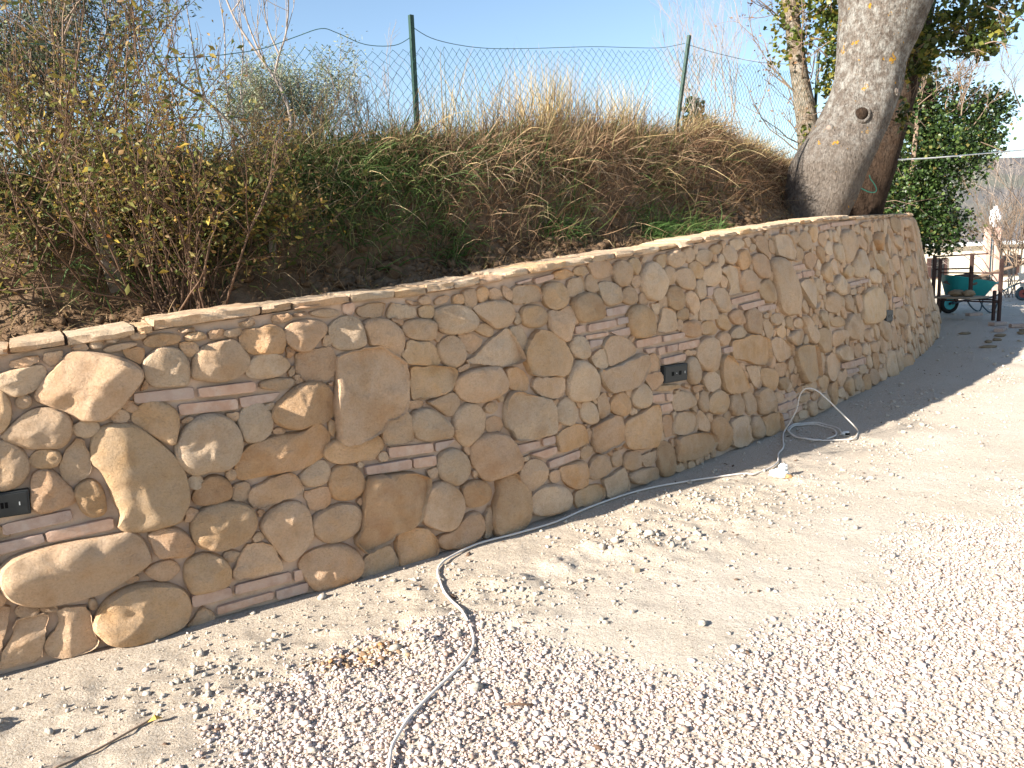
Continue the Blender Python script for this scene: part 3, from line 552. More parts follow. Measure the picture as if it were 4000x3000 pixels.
('f', [8713,1232,8758,1235,8781,1232,8827,1241,8813,1285,8779,1304,8751,1288,8716,1275]),
('f', [8339,524,8296,526,8271,529,8226,518,8251,481,8278,475,8302,465,8320,486]),
('f', [5477,1140,5477,1176,5442,1176,5417,1165,5379,1139,5401,1098,5442,1112,5475,1108]),
('f', [5189,1153,5209,1144,5238,1136,5283,1158,5243,1190,5222,1217,5189,1206,5181,1176]),
('f', [7385,347,7389,323,7406,308,7429,308,7445,326,7445,350,7427,365,7402,366]),
('f', [1759,1183,1725,1189,1697,1182,1684,1155,1683,1119,1718,1100,1740,1130,1762,1149]),
('s', [7561,882,7569,905,7554,925,7531,932,7512,918,7504,895,7518,874,7541,869]),
('f', [5319,305,5312,283,5293,239,5339,246,5366,254,5374,281,5365,305,5342,325]),
('s', [7013,1239,7001,1277,6970,1252,6953,1234,6956,1210,6977,1201,7000,1193,7023,1211]),
('f', [6778,891,6802,913,6808,935,6805,959,6781,962,6750,969,6757,937,6762,920]),
('f', [7846,1189,7846,1160,7854,1142,7868,1115,7918,1104,7901,1156,7895,1178,7874,1185]),
('f', [6986,1415,6978,1396,6981,1377,6997,1365,7017,1371,7029,1387,7024,1407,7007,1419]),
('f', [6993,1529,7012,1562,6976,1576,6954,1569,6927,1567,6926,1539,6951,1532,6968,1517]),
('f', [7100,987,7075,991,7059,970,7066,946,7088,945,7105,937,7127,950,7116,973]),
('f', [5607,1011,5587,1006,5578,987,5579,965,5598,940,5618,966,5644,979,5635,1008]),
('f', [7624,1610,7599,1613,7584,1590,7601,1570,7615,1553,7634,1565,7650,1579,7644,1602]),
('f', [7778,931,7749,916,7750,885,7756,858,7784,864,7803,870,7812,890,7799,908]),
('s', [7221,413,7220,439,7215,461,7193,465,7177,454,7168,437,7173,415,7195,416]),
('s', [7920,1389,7933,1410,7930,1435,7909,1453,7889,1435,7873,1422,7874,1397,7898,1394]),
('f', [6452,512,6465,500,6491,482,6516,505,6495,531,6484,546,6460,554,6429,540]),
('f', [7399,1549,7409,1566,7407,1584,7393,1599,7373,1595,7362,1579,7366,1561,7382,1558]),
('f', [8024,766,8000,780,7976,795,7961,771,7943,745,7972,733,7990,741,8009,742]),
('f', [7991,1014,7981,1033,7962,1040,7932,1043,7935,1014,7942,994,7962,964,7981,996]),
('f', [7377,1302,7389,1280,7410,1292,7418,1312,7419,1337,7395,1343,7370,1341,7366,1316]),
('f', [7237,772,7230,748,7255,741,7271,752,7304,760,7288,788,7265,794,7240,796]),
('s', [6092,1399,6093,1379,6113,1374,6142,1367,6148,1397,6135,1417,6115,1425,6084,1431]),
('f', [7901,160,7897,183,7886,202,7859,210,7842,189,7851,167,7856,141,7880,152]),
('f', [6234,1517,6212,1511,6217,1488,6226,1472,6245,1475,6263,1480,6269,1501,6254,1518]),
('f', [6921,171,6940,169,6957,177,6962,196,6957,221,6931,222,6917,206,6913,188]),
('f', [5236,753,5224,738,5211,724,5216,701,5239,703,5259,708,5267,728,5261,752]),
('f', [6526,47,6509,53,6492,46,6486,29,6494,13,6511,7,6528,14,6533,31]),
('f', [5586,6,5607,3,5623,18,5620,38,5610,54,5589,55,5573,42,5579,24]),
('f', [6665,1290,6680,1304,6675,1324,6663,1339,6646,1331,6628,1324,6634,1305,6647,1295]),
('s', [6973,792,6958,764,6990,763,7011,760,7029,777,7020,800,7003,812,6976,819]),
('f', [7347,651,7327,658,7315,640,7320,623,7324,598,7350,600,7371,616,7367,642]),
('s', [5906,338,5878,318,5904,292,5915,282,5939,260,5958,285,5954,313,5934,328]),
('s', [5769,409,5750,413,5729,411,5716,392,5737,380,5746,366,5763,373,5779,388]),
('f', [5092,959,5074,955,5062,940,5076,927,5086,921,5102,917,5116,932,5107,950]),
('f', [7296,1594,7275,1593,7247,1572,7283,1559,7296,1557,7315,1553,7345,1572,7321,1597]),
('f', [5794,1,5816,-1,5828,21,5821,45,5799,52,5772,53,5772,26,5784,14]),
('s', [7820,1609,7799,1624,7779,1617,7761,1607,7756,1582,7779,1575,7797,1574,7817,1584]),
('f', [7889,595,7869,609,7852,593,7850,578,7848,562,7863,545,7880,558,7898,573]),
('f', [6960,957,6942,966,6921,966,6921,946,6912,927,6929,911,6946,925,6958,937]),
('s', [5025,599,5039,580,5053,599,5079,619,5050,635,5030,635,5009,630,5008,608]),
('s', [6471,86,6501,65,6511,101,6509,121,6501,142,6475,149,6462,127,6472,109]),
('s', [7855,760,7844,742,7854,724,7869,714,7886,720,7911,733,7897,757,7875,762]),
('s', [7363,815,7352,802,7317,782,7357,776,7371,778,7402,770,7391,797,7392,827]),
('s', [6779,786,6795,781,6811,789,6815,807,6805,822,6788,831,6773,818,6769,801]),
('f', [5843,1456,5850,1440,5867,1447,5883,1458,5888,1484,5861,1486,5842,1487,5830,1470]),
('s', [5778,1034,5761,1046,5743,1039,5731,1026,5724,1003,5750,1005,5764,1003,5781,1013]),
('f', [7387,418,7391,440,7387,458,7373,474,7354,463,7344,448,7346,428,7363,414]),
('s', [5764,487,5762,469,5776,461,5790,447,5800,463,5806,479,5799,497,5779,497]),
('f', [6671,538,6681,525,6700,521,6711,537,6729,562,6699,567,6680,571,6660,558]),
('f', [14396,1075,14381,913,14537,828,14660,939,14710,1049,14726,1206,14575,1291,14452,1184]),
('s', [1349,742,1442,722,1496,815,1424,888,1351,893,1259,909,1212,817,1275,743]),
('f', [12943,1083,12955,1263,12772,1313,12632,1211,12625,1065,12630,899,12799,839,12945,932]),
('f', [12455,127,12491,33,12602,23,12669,107,12646,196,12609,283,12499,311,12439,215]),
('f', [1360,161,1372,120,1404,103,1440,100,1466,129,1462,169,1429,187,1393,187]),
('s', [10621,407,10561,393,10532,337,10555,280,10608,257,10663,272,10691,323,10669,376]),
('f', [11585,189,11559,287,11499,329,11429,367,11335,327,11358,229,11418,182,11494,139]),
('f', [11831,534,11766,493,11744,420,11781,352,11858,321,11925,369,11950,445,11909,515]),
('s', [11006,367,11045,282,11129,255,11239,254,11256,365,11220,454,11131,474,11047,451]),
('f', [10603,1171,10530,1226,10451,1192,10401,1135,10398,1049,10471,997,10559,1010,10608,1082]),
('f', [10764,1250,10808,1363,10763,1445,10720,1543,10629,1488,10559,1431,10588,1346,10649,1285]),
('f', [11913,72,11914,145,11857,191,11781,194,11733,134,11739,60,11795,14,11868,16]),
('f', [11975,1439,11899,1431,11850,1380,11851,1311,11902,1268,11967,1261,12015,1310,12018,1378]),
('f', [10968,1433,10948,1388,10937,1334,10986,1301,11044,1308,11061,1360,11065,1411,11026,1463]),
('s', [10053,305,10071,380,9997,402,9923,446,9911,359,9871,291,9921,202,9998,278]),
('s', [12003,14,12080,1,12139,3,12167,55,12185,127,12111,134,12052,143,12021,89]),
('s', [10030,1645,10026,1565,10105,1559,10155,1562,10219,1594,10236,1685,10140,1687,10086,1683]),
('s', [11659,1338,11582,1355,11532,1337,11501,1301,11467,1231,11545,1226,11594,1226,11625,1266]),
('s', [11635,953,11623,905,11651,856,11708,856,11747,892,11756,944,11725,992,11671,980]),
('f', [11941,833,11945,784,11983,730,12036,770,12052,813,12069,870,12012,887,11960,879]),
('s', [11347,1231,11383,1183,11427,1224,11445,1272,11431,1332,11371,1327,11328,1306,11322,1261]),
('s', [11415,790,11369,773,11361,722,11392,689,11432,681,11482,689,11484,741,11457,777]),
('f', [10145,986,10119,954,10109,918,10138,898,10171,877,10199,905,10207,942,10182,969]),
('f', [10787,1071,10822,1076,10879,1092,10843,1140,10827,1208,10758,1193,10756,1129,10754,1091]),
('f', [10260,332,10254,376,10210,371,10165,373,10167,328,10173,287,10214,292,10259,287]),
('f', [8636,507,8668,495,8717,472,8721,525,8713,559,8686,582,8646,580,8613,547]),
('f', [10533,704,10536,647,10599,620,10634,679,10625,725,10609,763,10567,760,10543,736]),
('f', [9433,303,9425,365,9419,397,9395,441,9354,414,9346,378,9334,336,9378,335]),
('f', [9020,856,8985,833,8964,808,8974,778,8997,760,9054,720,9079,781,9041,820]),
('f', [9940,1476,9948,1514,9928,1543,9896,1597,9846,1561,9855,1510,9846,1452,9902,1475]),
('s', [11604,1526,11648,1522,11649,1566,11661,1623,11604,1604,11567,1603,11546,1566,11563,1525]),
('s', [9191,659,9154,666,9116,642,9133,601,9162,589,9192,576,9209,603,9212,634]),
('s', [9769,584,9745,555,9753,523,9765,493,9803,483,9830,512,9824,547,9807,575]),
('f', [9534,1353,9517,1318,9534,1289,9554,1258,9595,1261,9610,1298,9602,1333,9574,1358]),
('s', [9589,1004,9623,998,9653,997,9678,1022,9667,1057,9639,1078,9611,1061,9582,1042]),
('f', [9525,31,9549,1,9584,5,9609,21,9623,52,9609,93,9566,89,9541,64]),
('f', [8668,862,8684,909,8659,940,8637,973,8595,964,8594,924,8597,896,8624,891]),
('f', [11451,985,11453,953,11480,942,11510,933,11533,958,11540,997,11504,1015,11466,1020]),
('f', [11959,1079,11931,1102,11896,1132,11869,1094,11874,1060,11884,1027,11918,1033,11949,1043]),
('f', [11151,816,11148,780,11182,761,11210,783,11223,804,11231,840,11202,885,11169,840]),
('s', [8313,1578,8289,1565,8279,1539,8293,1516,8319,1506,8342,1519,8352,1544,8339,1568]),
('s', [10233,537,10248,513,10261,481,10292,496,10312,519,10309,551,10281,565,10246,570]),
('f', [8725,1456,8723,1486,8708,1524,8673,1503,8655,1482,8654,1454,8677,1439,8712,1418]),
('f', [8419,824,8448,800,8475,793,8529,780,8526,832,8498,858,8468,880,8447,849]),
('f', [8120,1174,8100,1191,8075,1185,8053,1170,8058,1144,8079,1132,8104,1125,8121,1146]),
('f', [12827,1699,12818,1729,12800,1750,12772,1750,12745,1732,12754,1703,12771,1679,12804,1674]),
('f', [12714,1719,12704,1753,12669,1752,12641,1743,12629,1713,12636,1674,12676,1665,12700,1691]),
('s', [9730,357,9753,369,9763,395,9748,419,9722,425,9697,413,9698,386,9707,365]),
('s', [3926,1259,3946,1277,3952,1308,3927,1330,3898,1321,3879,1302,3882,1277,3897,1250]),
('s', [10863,1708,10836,1706,10804,1693,10796,1654,10828,1629,10866,1628,10893,1654,10899,1694]),
('f', [9434,1004,9436,974,9466,981,9492,985,9492,1012,9490,1044,9457,1043,9423,1038]),
('s', [7907,556,7880,551,7856,539,7848,508,7879,501,7900,493,7924,505,7919,531]),
('s', [7537,1097,7538,1118,7524,1133,7505,1132,7487,1123,7493,1104,7499,1085,7520,1087]),
('f', [5337,1042,5337,1025,5355,1016,5370,1029,5378,1047,5366,1062,5350,1067,5328,1063]),
('f', [7498,229,7513,228,7543,229,7527,254,7516,267,7489,292,7484,256,7484,238]),
('f', [7168,827,7183,829,7208,833,7201,856,7193,888,7167,868,7140,861,7151,835]),
('f', [7057,1066,7043,1058,7032,1045,7037,1026,7055,1021,7072,1027,7078,1043,7074,1061]),
('s', [7974,1288,7956,1279,7936,1260,7953,1240,7974,1245,7993,1241,8003,1260,7994,1280]),
('f', [5782,999,5818,997,5832,996,5847,1004,5849,1022,5847,1057,5819,1036,5798,1028]),
('f', [7946,912,7960,876,7993,892,7980,926,7976,947,7953,969,7936,941,7934,922]),
('f', [7389,406,7371,405,7352,396,7362,376,7371,362,7389,363,7413,371,7409,396]),
('f', [15719,392,15791,292,15906,341,15910,444,15938,533,15865,632,15747,588,15749,479]),
('f', [13851,892,13864,814,13902,743,13991,736,14051,799,14042,880,13999,952,13910,954]),
('f', [15689,1485,15810,1371,16019,1353,16146,1541,16009,1703,15893,1815,15704,1812,15556,1651]),
('f', [15167,1491,15273,1446,15374,1493,15421,1593,15387,1702,15279,1743,15182,1695,15138,1599]),
('f', [12542,1055,12587,1144,12533,1233,12436,1250,12356,1202,12312,1112,12363,1019,12464,1003]),
('f', [1692,1021,1600,1079,1495,1094,1447,1001,1412,898,1487,787,1609,836,1662,918]),
('s', [1514,648,1428,715,1317,727,1290,622,1240,525,1321,432,1442,450,1468,555]),
('f', [12786,259,12720,183,12749,100,12776,3,12882,7,12958,76,12912,162,12886,249]),
('s', [12740,1745,12631,1681,12623,1569,12622,1444,12747,1408,12857,1463,12867,1575,12865,1698]),
('f', [1517,269,1487,250,1486,214,1510,190,1543,188,1572,206,1577,243,1551,268]),
('f', [10917,264,10898,214,10920,165,10970,144,11019,168,11037,218,11013,264,10966,290]),
('f', [10710,137,10750,166,10755,216,10722,254,10674,258,10634,230,10633,181,10660,140]),
('f', [12435,91,12431,147,12371,171,12328,126,12333,77,12337,21,12396,2,12446,38]),
('f', [11621,125,11568,167,11512,136,11470,94,11483,34,11535,2,11597,8,11625,63]),
('f', [11719,258,11734,205,11790,206,11878,203,11890,292,11817,328,11754,393,11655,353]),
('f', [11675,799,11579,748,11527,715,11525,654,11559,608,11629,546,11667,630,11670,690]),
('f', [12548,454,12478,511,12390,469,12399,378,12437,328,12491,308,12582,299,12570,389]),
('s', [11687,1329,11713,1278,11750,1228,11798,1266,11847,1299,11844,1367,11778,1378,11727,1371]),
('f', [10927,1300,10934,1365,10933,1420,10881,1436,10825,1436,10812,1382,10811,1328,10861,1298]),
('s', [12020,677,11968,734,11935,666,11921,617,11955,580,11998,581,12073,573,12059,644]),
('f', [12620,446,12644,376,12713,402,12756,447,12740,504,12697,530,12648,536,12600,501]),
('f', [10447,1590,10493,1568,10517,1613,10535,1652,10506,1687,10461,1698,10413,1676,10427,1626]),
('f', [10484,590,10444,642,10417,581,10353,543,10418,511,10461,455,10536,482,10505,557]),
('f', [11613,290,11621,335,11625,380,11581,390,11538,390,11530,348,11534,312,11564,274]),
('f', [11173,1363,11177,1303,11208,1272,11243,1252,11276,1276,11298,1313,11270,1346,11234,1359]),
('f', [11913,31,11946,3,11994,5,12003,50,12005,90,11972,128,11920,118,11918,69]),
('f', [10071,297,10106,286,10143,290,10155,326,10151,364,10114,374,10074,373,10071,334]),
('f', [11244,410,11286,398,11310,434,11313,470,11297,513,11253,503,11226,478,11233,445]),
('f', [12456,1523,12518,1519,12495,1578,12486,1618,12445,1613,12395,1615,12404,1566,12419,1533]),
('f', [11299,232,11351,234,11339,284,11332,332,11279,356,11257,301,11254,270,11261,233]),
('f', [10572,1382,10555,1417,10518,1414,10490,1399,10452,1362,10498,1338,10535,1306,10560,1348]),
('s', [10393,996,10398,1039,10389,1078,10349,1117,10300,1086,10302,1037,10314,1001,10350,999]),
('f', [10774,1047,10753,1076,10718,1086,10682,1069,10680,1028,10709,1010,10741,973,10781,1003]),
('f', [11953,422,11942,389,11971,367,12004,370,12051,382,12036,428,12005,449,11957,481]),
('f', [10798,485,10763,503,10735,472,10724,429,10748,378,10806,383,10834,426,10836,469]),
('s', [11604,1670,11627,1653,11658,1646,11679,1671,11677,1703,11656,1728,11621,1727,11598,1702]),
('f', [11580,987,11552,976,11539,947,11554,921,11580,914,11609,919,11618,948,11608,976]),
('s', [11441,1002,11430,1030,11400,1033,11371,1020,11372,990,11390,973,11412,960,11441,971]),
('f', [10999,1564,10991,1537,11014,1514,11042,1523,11062,1542,11064,1571,11042,1593,11010,1593]),
('s', [11939,1512,11915,1527,11887,1528,11870,1505,11867,1475,11891,1454,11922,1458,11939,1483]),
('s', [10120,987,10099,1030,10046,1030,10028,982,10046,948,10072,941,10108,913,10110,957]),
('f', [10493,808,10520,792,10546,761,10564,797,10581,824,10557,846,10525,875,10508,835]),
('s', [11351,909,11320,887,11290,873,11302,842,11324,828,11365,795,11368,846,11365,873]),
('s', [10776,823,10805,829,10814,858,10801,883,10776,896,10747,887,10748,858,10752,833]),
('s', [10812,1631,10790,1677,10772,1700,10743,1704,10695,1703,10712,1659,10733,1637,10758,1641]),
('f', [11176,699,11147,680,11149,648,11169,632,11191,617,11227,624,11218,660,11214,698]),
('s', [11489,1584,11474,1562,11469,1529,11502,1528,11527,1525,11544,1546,11549,1580,11515,1588]),
('f', [11335,32,11365,48,11376,88,11335,96,11309,98,11278,85,11285,51,11313,46]),
('s', [10257,1563,10285,1566,10291,1594,10276,1618,10250,1625,10230,1609,10219,1586,10235,1566]),
('s', [15040,862,14903,892,14786,773,14856,624,14983,586,15122,558,15222,682,15179,836]),
('f', [13926,1465,13891,1422,13886,1371,13918,1328,13974,1320,14009,1362,14021,1415,13983,1457]),
('f', [16075,966,16010,938,15980,876,15996,808,16061,773,16127,802,16160,863,16138,930]),
('f', [16201,126,16205,241,16193,381,16045,424,15940,323,15946,204,15961,72,16104,14]),
('f', [13423,272,13355,245,13329,184,13341,121,13397,75,13466,102,13491,164,13479,227]),
('s', [13094,1306,13142,1446,13217,1600,13085,1737,12910,1681,12884,1534,12821,1405,12932,1288]),
('f', [16106,1605,16206,1544,16287,1632,16264,1730,16232,1820,16135,1816,16045,1774,16063,1678]),
('f', [13684,130,13717,18,13825,12,13922,8,13995,98,13950,207,13847,222,13735,238]),
('f', [1437,358,1476,250,1595,259,1634,354,1686,443,1621,546,1503,528,1457,441]),
('s', [12567,856,12583,909,12600,965,12552,1012,12489,992,12473,939,12455,882,12505,840]),
('f', [13103,889,13069,985,12959,996,12915,904,12896,825,12964,785,13027,778,13102,805]),
('s', [1188,986,1280,917,1356,903,1409,944,1438,1001,1427,1083,1344,1087,1234,1099]),
('s', [1599,51,1605,111,1564,155,1504,158,1463,116,1455,58,1493,6,1555,12]),
('f', [13031,134,13037,186,13035,244,12977,251,12925,238,12919,186,12930,137,12979,102]),
('f', [12276,1159,12341,1190,12355,1238,12392,1290,12337,1321,12278,1329,12267,1271,12253,1227]),
('f', [1550,673,1623,706,1673,720,1673,772,1679,854,1604,824,1556,803,1507,744]),
('f', [12253,4,12311,17,12295,73,12271,111,12226,120,12190,91,12182,46,12206,4]),
('s', [12969,1004,13039,1020,13079,1071,13115,1152,13040,1205,12967,1171,12957,1114,12950,1073]),
('f', [10889,348,10919,302,10978,312,10997,364,10998,414,10954,442,10897,446,10878,393]),
('f', [11769,558,11729,592,11669,607,11645,550,11660,506,11686,472,11742,452,11772,505]),
('f', [12572,1465,12613,1524,12612,1573,12600,1621,12551,1619,12495,1614,12514,1560,12511,1504]),
('s', [13901,402,13947,401,13989,399,14029,438,13999,487,13958,553,13878,527,13867,450]),
('s', [11657,0,11699,5,11732,34,11726,78,11700,122,11645,119,11633,69,11617,26]),
('f', [12916,435,12966,429,13003,421,13025,454,13038,500,12996,527,12948,523,12928,483]),
('f', [12749,23,12750,64,12738,109,12687,125,12664,79,12648,42,12667,0,12713,3]),
('f', [12598,369,12587,328,12599,292,12630,247,12670,284,12689,320,12696,375,12641,380]),
('f', [10780,126,10815,129,10847,142,10860,180,10834,213,10793,224,10762,195,10753,156]),
('f', [11140,1384,11104,1390,11073,1371,11070,1337,11083,1304,11118,1306,11153,1315,11156,1352]),
('f', [12629,1220,12646,1262,12605,1280,12564,1289,12534,1257,12554,1221,12569,1186,12621,1164]),
('f', [12760,481,12766,444,12804,444,12871,430,12855,494,12829,526,12792,528,12737,533]),
('f', [11468,57,11460,103,11410,116,11386,73,11375,38,11403,16,11434,-1,11473,16]),
('s', [10493,455,10479,427,10482,395,10510,371,10545,381,10564,412,10558,448,10527,473]),
('f', [10559,1328,10540,1292,10557,1264,10562,1212,10608,1230,10618,1267,10624,1298,10599,1323]),
('f', [10499,242,10570,234,10541,293,10515,329,10475,317,10451,295,10427,256,10474,248]),
('f', [12228,830,12269,829,12309,829,12314,869,12328,925,12271,908,12239,903,12229,871]),
('f', [12377,230,12398,216,12434,195,12443,234,12438,261,12425,297,12390,281,12361,261]),
('f', [10476,618,10501,594,10527,617,10530,647,10523,681,10488,682,10464,665,10457,637]),
('f', [10724,347,10733,397,10718,428,10694,444,10658,453,10613,425,10655,389,10676,367]),
('s', [1642,1098,1639,1069,1657,1051,1679,1036,1705,1050,1707,1079,1694,1101,1669,1112]),
('s', [12556,539,12528,527,12518,501,12532,481,12549,461,12576,469,12588,495,12584,525]),
('f', [12387,368,12375,403,12341,394,12306,387,12308,351,12333,336,12354,333,12404,324]),
('f', [12069,850,12085,830,12109,831,12136,838,12136,867,12125,896,12094,891,12069,878]),
('s', [12366,1551,12393,1557,12390,1585,12381,1611,12353,1612,12326,1600,12330,1571,12345,1554]),
('s', [15127,1235,15091,1307,15011,1295,14976,1238,14953,1175,14993,1106,15076,1108,15107,1174]),
('s', [14120,1510,14105,1359,14260,1279,14388,1392,14370,1526,14384,1678,14228,1752,14105,1639]),
('s', [14278,872,14142,766,14093,651,14066,496,14210,392,14342,500,14404,607,14433,772]),
('f', [13431,1430,13494,1442,13514,1503,13483,1551,13437,1579,13377,1567,13354,1509,13383,1459]),
('f', [13680,778,13707,863,13663,940,13579,966,13503,924,13477,841,13513,758,13602,728]),
('f', [15937,1148,15893,1216,15805,1231,15736,1168,15757,1084,15802,1023,15886,1005,15956,1064]),
('s', [15673,47,15752,188,15663,302,15586,396,15424,420,15368,265,15442,155,15516,50]),
('s', [13181,229,13118,194,13119,127,13138,62,13209,39,13267,84,13266,149,13251,214]),
('f', [16180,650,16081,605,16088,509,16091,435,16163,405,16252,410,16247,499,16247,572]),
('s', [14935,323,15012,307,15076,360,15078,444,15039,539,14921,565,14871,458,14880,374]),
('s', [13575,36,13625,57,13646,105,13625,151,13581,176,13532,158,13509,111,13528,62]),
('f', [14864,180,14871,79,14918,5,15002,4,15113,15,15100,126,15054,211,14963,193]),
('f', [12355,877,12409,861,12446,901,12461,948,12437,994,12385,1001,12340,975,12339,926]),
('f', [16285,113,16231,126,16190,102,16166,61,16178,9,16229,5,16269,19,16285,59]),
('f', [1335,274,1342,220,1383,195,1425,196,1471,218,1463,271,1426,299,1381,301]),
('s', [1297,90,1298,45,1324,14,1367,1,1399,32,1404,75,1374,103,1333,119]),
('f', [12654,195,12676,172,12709,180,12725,208,12721,242,12692,257,12658,254,12645,223]),
('f', [15961,1760,15979,1740,16024,1712,16029,1764,16058,1813,16001,1813,15970,1813,15954,1787]),
('f', [1673,522,1735,520,1698,569,1681,595,1650,597,1594,593,1631,548,1643,521]),
('s', [12143,881,12146,851,12165,831,12192,831,12218,847,12225,881,12199,905,12167,899]),
('f', [1496,595,1484,563,1509,537,1540,541,1573,552,1577,590,1550,613,1519,615]),
('f', [1636,328,1621,306,1619,281,1638,265,1661,266,1683,280,1681,307,1663,326]),
('f', [12620,895,12593,898,12585,873,12574,852,12593,835,12617,835,12638,850,12639,877]),
('s', [1513,682,1522,714,1504,736,1482,746,1460,737,1431,715,1466,698,1482,687]),
('f', [1506,1164,1476,1163,1467,1139,1465,1120,1471,1094,1498,1098,1532,1106,1517,1138]),
('s', [14768,1292,14892,1367,14913,1480,14942,1616,14812,1694,14691,1618,14662,1508,14646,1379]),
('s', [14706,532,14732,606,14688,693,14586,692,14549,608,14524,534,14571,454,14670,450]),
('s', [13201,1037,13205,970,13251,914,13327,918,13369,978,13363,1046,13314,1095,13241,1097]),
('f', [15457,644,15460,581,15500,528,15568,531,15614,579,15606,642,15567,693,15498,698]),
('f', [13800,1290,13737,1197,13703,1094,13775,998,13896,990,13960,1082,13995,1187,13921,1281]),
('s', [15627,1426,15574,1529,15457,1505,15428,1406,15413,1320,15468,1214,15592,1233,15611,1344]),
('s', [16063,1277,16018,1223,16027,1155,16075,1108,16146,1109,16191,1165,16186,1235,16134,1283]),
('f', [13345,1537,13390,1608,13393,1678,13365,1763,13274,1756,13227,1691,13221,1622,13252,1539]),
('s', [14030,1587,14114,1661,14067,1770,13960,1774,13878,1752,13796,1675,13812,1535,13949,1494]),
('s', [13601,1470,13744,1514,13733,1652,13772,1770,13648,1768,13567,1757,13522,1685,13494,1567]),
('f', [13910,684,13837,704,13774,665,13764,596,13788,531,13860,503,13917,551,13938,617]),
('f', [13431,532,13435,435,13477,382,13534,286,13595,376,13628,441,13615,528,13526,589]),
('f', [16286,749,16273,864,16162,840,16086,776,16121,689,16178,659,16266,557,16287,682]),
('f', [15944,109,15933,227,15806,234,15764,120,15782,35,15848,4,15909,4,15982,38]),
('s', [15169,66,15180,0,15247,6,15307,27,15304,91,15290,159,15215,181,15166,125]),
('s', [13045,4,13098,2,13121,49,13118,98,13091,167,13032,120,12999,84,12982,21]),
('f', [13279,2,13328,2,13376,23,13368,73,13342,106,13295,139,13273,85,13260,47]),
('f', [14131,104,14090,167,14059,204,14010,203,13969,171,13993,127,13999,60,14077,39]),
('s', [13238,260,13247,220,13274,145,13325,205,13343,244,13366,308,13298,304,13257,297]),
('f', [13667,244,13627,249,13587,221,13605,177,13633,153,13677,138,13693,182,13696,219]),
('s', [15404,32,15430,5,15474,1,15497,39,15486,77,15460,109,15415,106,15390,69]),
('f', [16243,294,16275,322,16284,355,16285,398,16241,396,16207,388,16203,354,16207,318]),
('f', [13512,9,13529,46,13512,82,13478,112,13445,81,13420,50,13427,3,13474,7]),
('s', [13213,415,13245,405,13278,396,13305,424,13296,462,13267,486,13226,486,13203,452]),
('f', [16271,134,16290,166,16284,198,16262,223,16225,225,16213,191,16212,162,16233,136]),
('f', [13686,4,13701,34,13695,63,13673,91,13643,71,13624,50,13622,16,13653,2]),
('f', [12305,1058,12284,1033,12286,1004,12293,968,12332,967,12352,996,12351,1024,12336,1048]),
('f', [12591,1072,12564,1071,12549,1050,12543,1026,12563,1010,12589,1004,12608,1024,12609,1050]),
('f', [12896,1750,12863,1752,12857,1719,12870,1695,12890,1658,12916,1691,12933,1713,12928,1746]),
('f', [13062,429,13095,416,13115,412,13143,416,13160,448,13146,492,13099,495,13079,459]),
('s', [1464,17,1457,44,1447,84,1403,81,1406,38,1391,12,1418,1,1442,1]),
('s', [14189,954,14279,1001,14294,1096,14256,1179,14166,1221,14085,1164,14066,1076,14104,999]),
('f', [15759,940,15708,855,15685,778,15713,676,15827,660,15884,747,15904,831,15872,935]),
('f', [13366,1044,13451,1207,13440,1342,13362,1446,13205,1527,13135,1365,13128,1238,13176,1073]),
('f', [15324,429,15337,491,15292,557,15212,539,15197,469,15179,409,15222,335,15308,354]),
('f', [15137,1033,15118,994,15133,955,15170,932,15212,946,15231,986,15214,1025,15178,1047]),
('s', [14590,1737,14500,1744,14443,1679,14440,1599,14486,1527,14575,1521,14636,1584,14628,1663]),
('s', [15045,1529,14985,1501,14969,1442,14983,1385,15039,1357,15101,1377,15114,1438,15103,1497]),
('s', [13272,858,13268,775,13312,708,13393,689,13469,735,13469,821,13457,940,13339,923]),
('f', [16080,1334,16146,1295,16224,1279,16278,1344,16272,1426,16214,1488,16129,1479,16079,1414]),
('f', [14791,802,14850,871,14892,941,14874,1047,14765,1067,14704,990,14668,919,14680,811]),
('f', [15833,1347,15757,1397,15646,1481,15627,1341,15607,1261,15644,1147,15755,1193,15844,1243]),
('f', [14362,384,14437,361,14513,378,14550,450,14519,525,14447,558,14375,531,14341,461]),
('f', [14865,464,14841,616,14719,526,14685,451,14592,342,14735,338,14810,322,14867,382]),
('f', [15444,1606,15532,1604,15567,1680,15566,1752,15512,1802,15433,1807,15381,1744,15407,1674]),
('s', [14190,6,14261,5,14310,49,14328,114,14284,170,14212,186,14161,134,14142,64]),
('f', [13633,488,13661,429,13731,423,13794,462,13777,533,13754,604,13668,626,13612,558]),
('s', [14801,4,14822,72,14841,158,14753,158,14692,152,14663,96,14637,6,14731,9]),
('s', [14420,70,14433,1,14504,2,14566,21,14571,86,14551,146,14490,142,14426,135]),
('f', [13330,442,13380,432,13419,469,13397,513,13381,553,13331,565,13293,527,13317,484]),
('f', [15828,296,15836,255,15868,237,15900,238,15933,257,15927,297,15914,363,15865,314]),
('f', [13475,278,13494,216,13500,180,13536,165,13574,178,13579,216,13573,253,13537,282]),
('f', [15763,279,15761,320,15739,351,15694,375,15661,335,15682,297,15696,273,15735,232]),
('f', [13994,500,14030,493,14059,517,14060,553,14041,586,14001,589,13974,562,13981,530]),
('f', [15735,138,15700,80,15685,52,15678,9,15722,3,15764,2,15770,44,15765,80]),
('s', [15339,1423,15362,1371,15417,1386,15430,1431,15439,1468,15418,1520,15375,1478,15336,1466]),
('f', [14075,1770,14094,1723,14107,1698,14137,1675,14162,1704,14183,1735,14161,1769,14124,1771]),
('s', [13106,253,13073,254,13045,240,13045,210,13039,157,13087,179,13108,197,13154,229]),
('f', [13820,1710,13842,1730,13843,1770,13803,1771,13776,1763,13773,1736,13756,1698,13795,1682]),
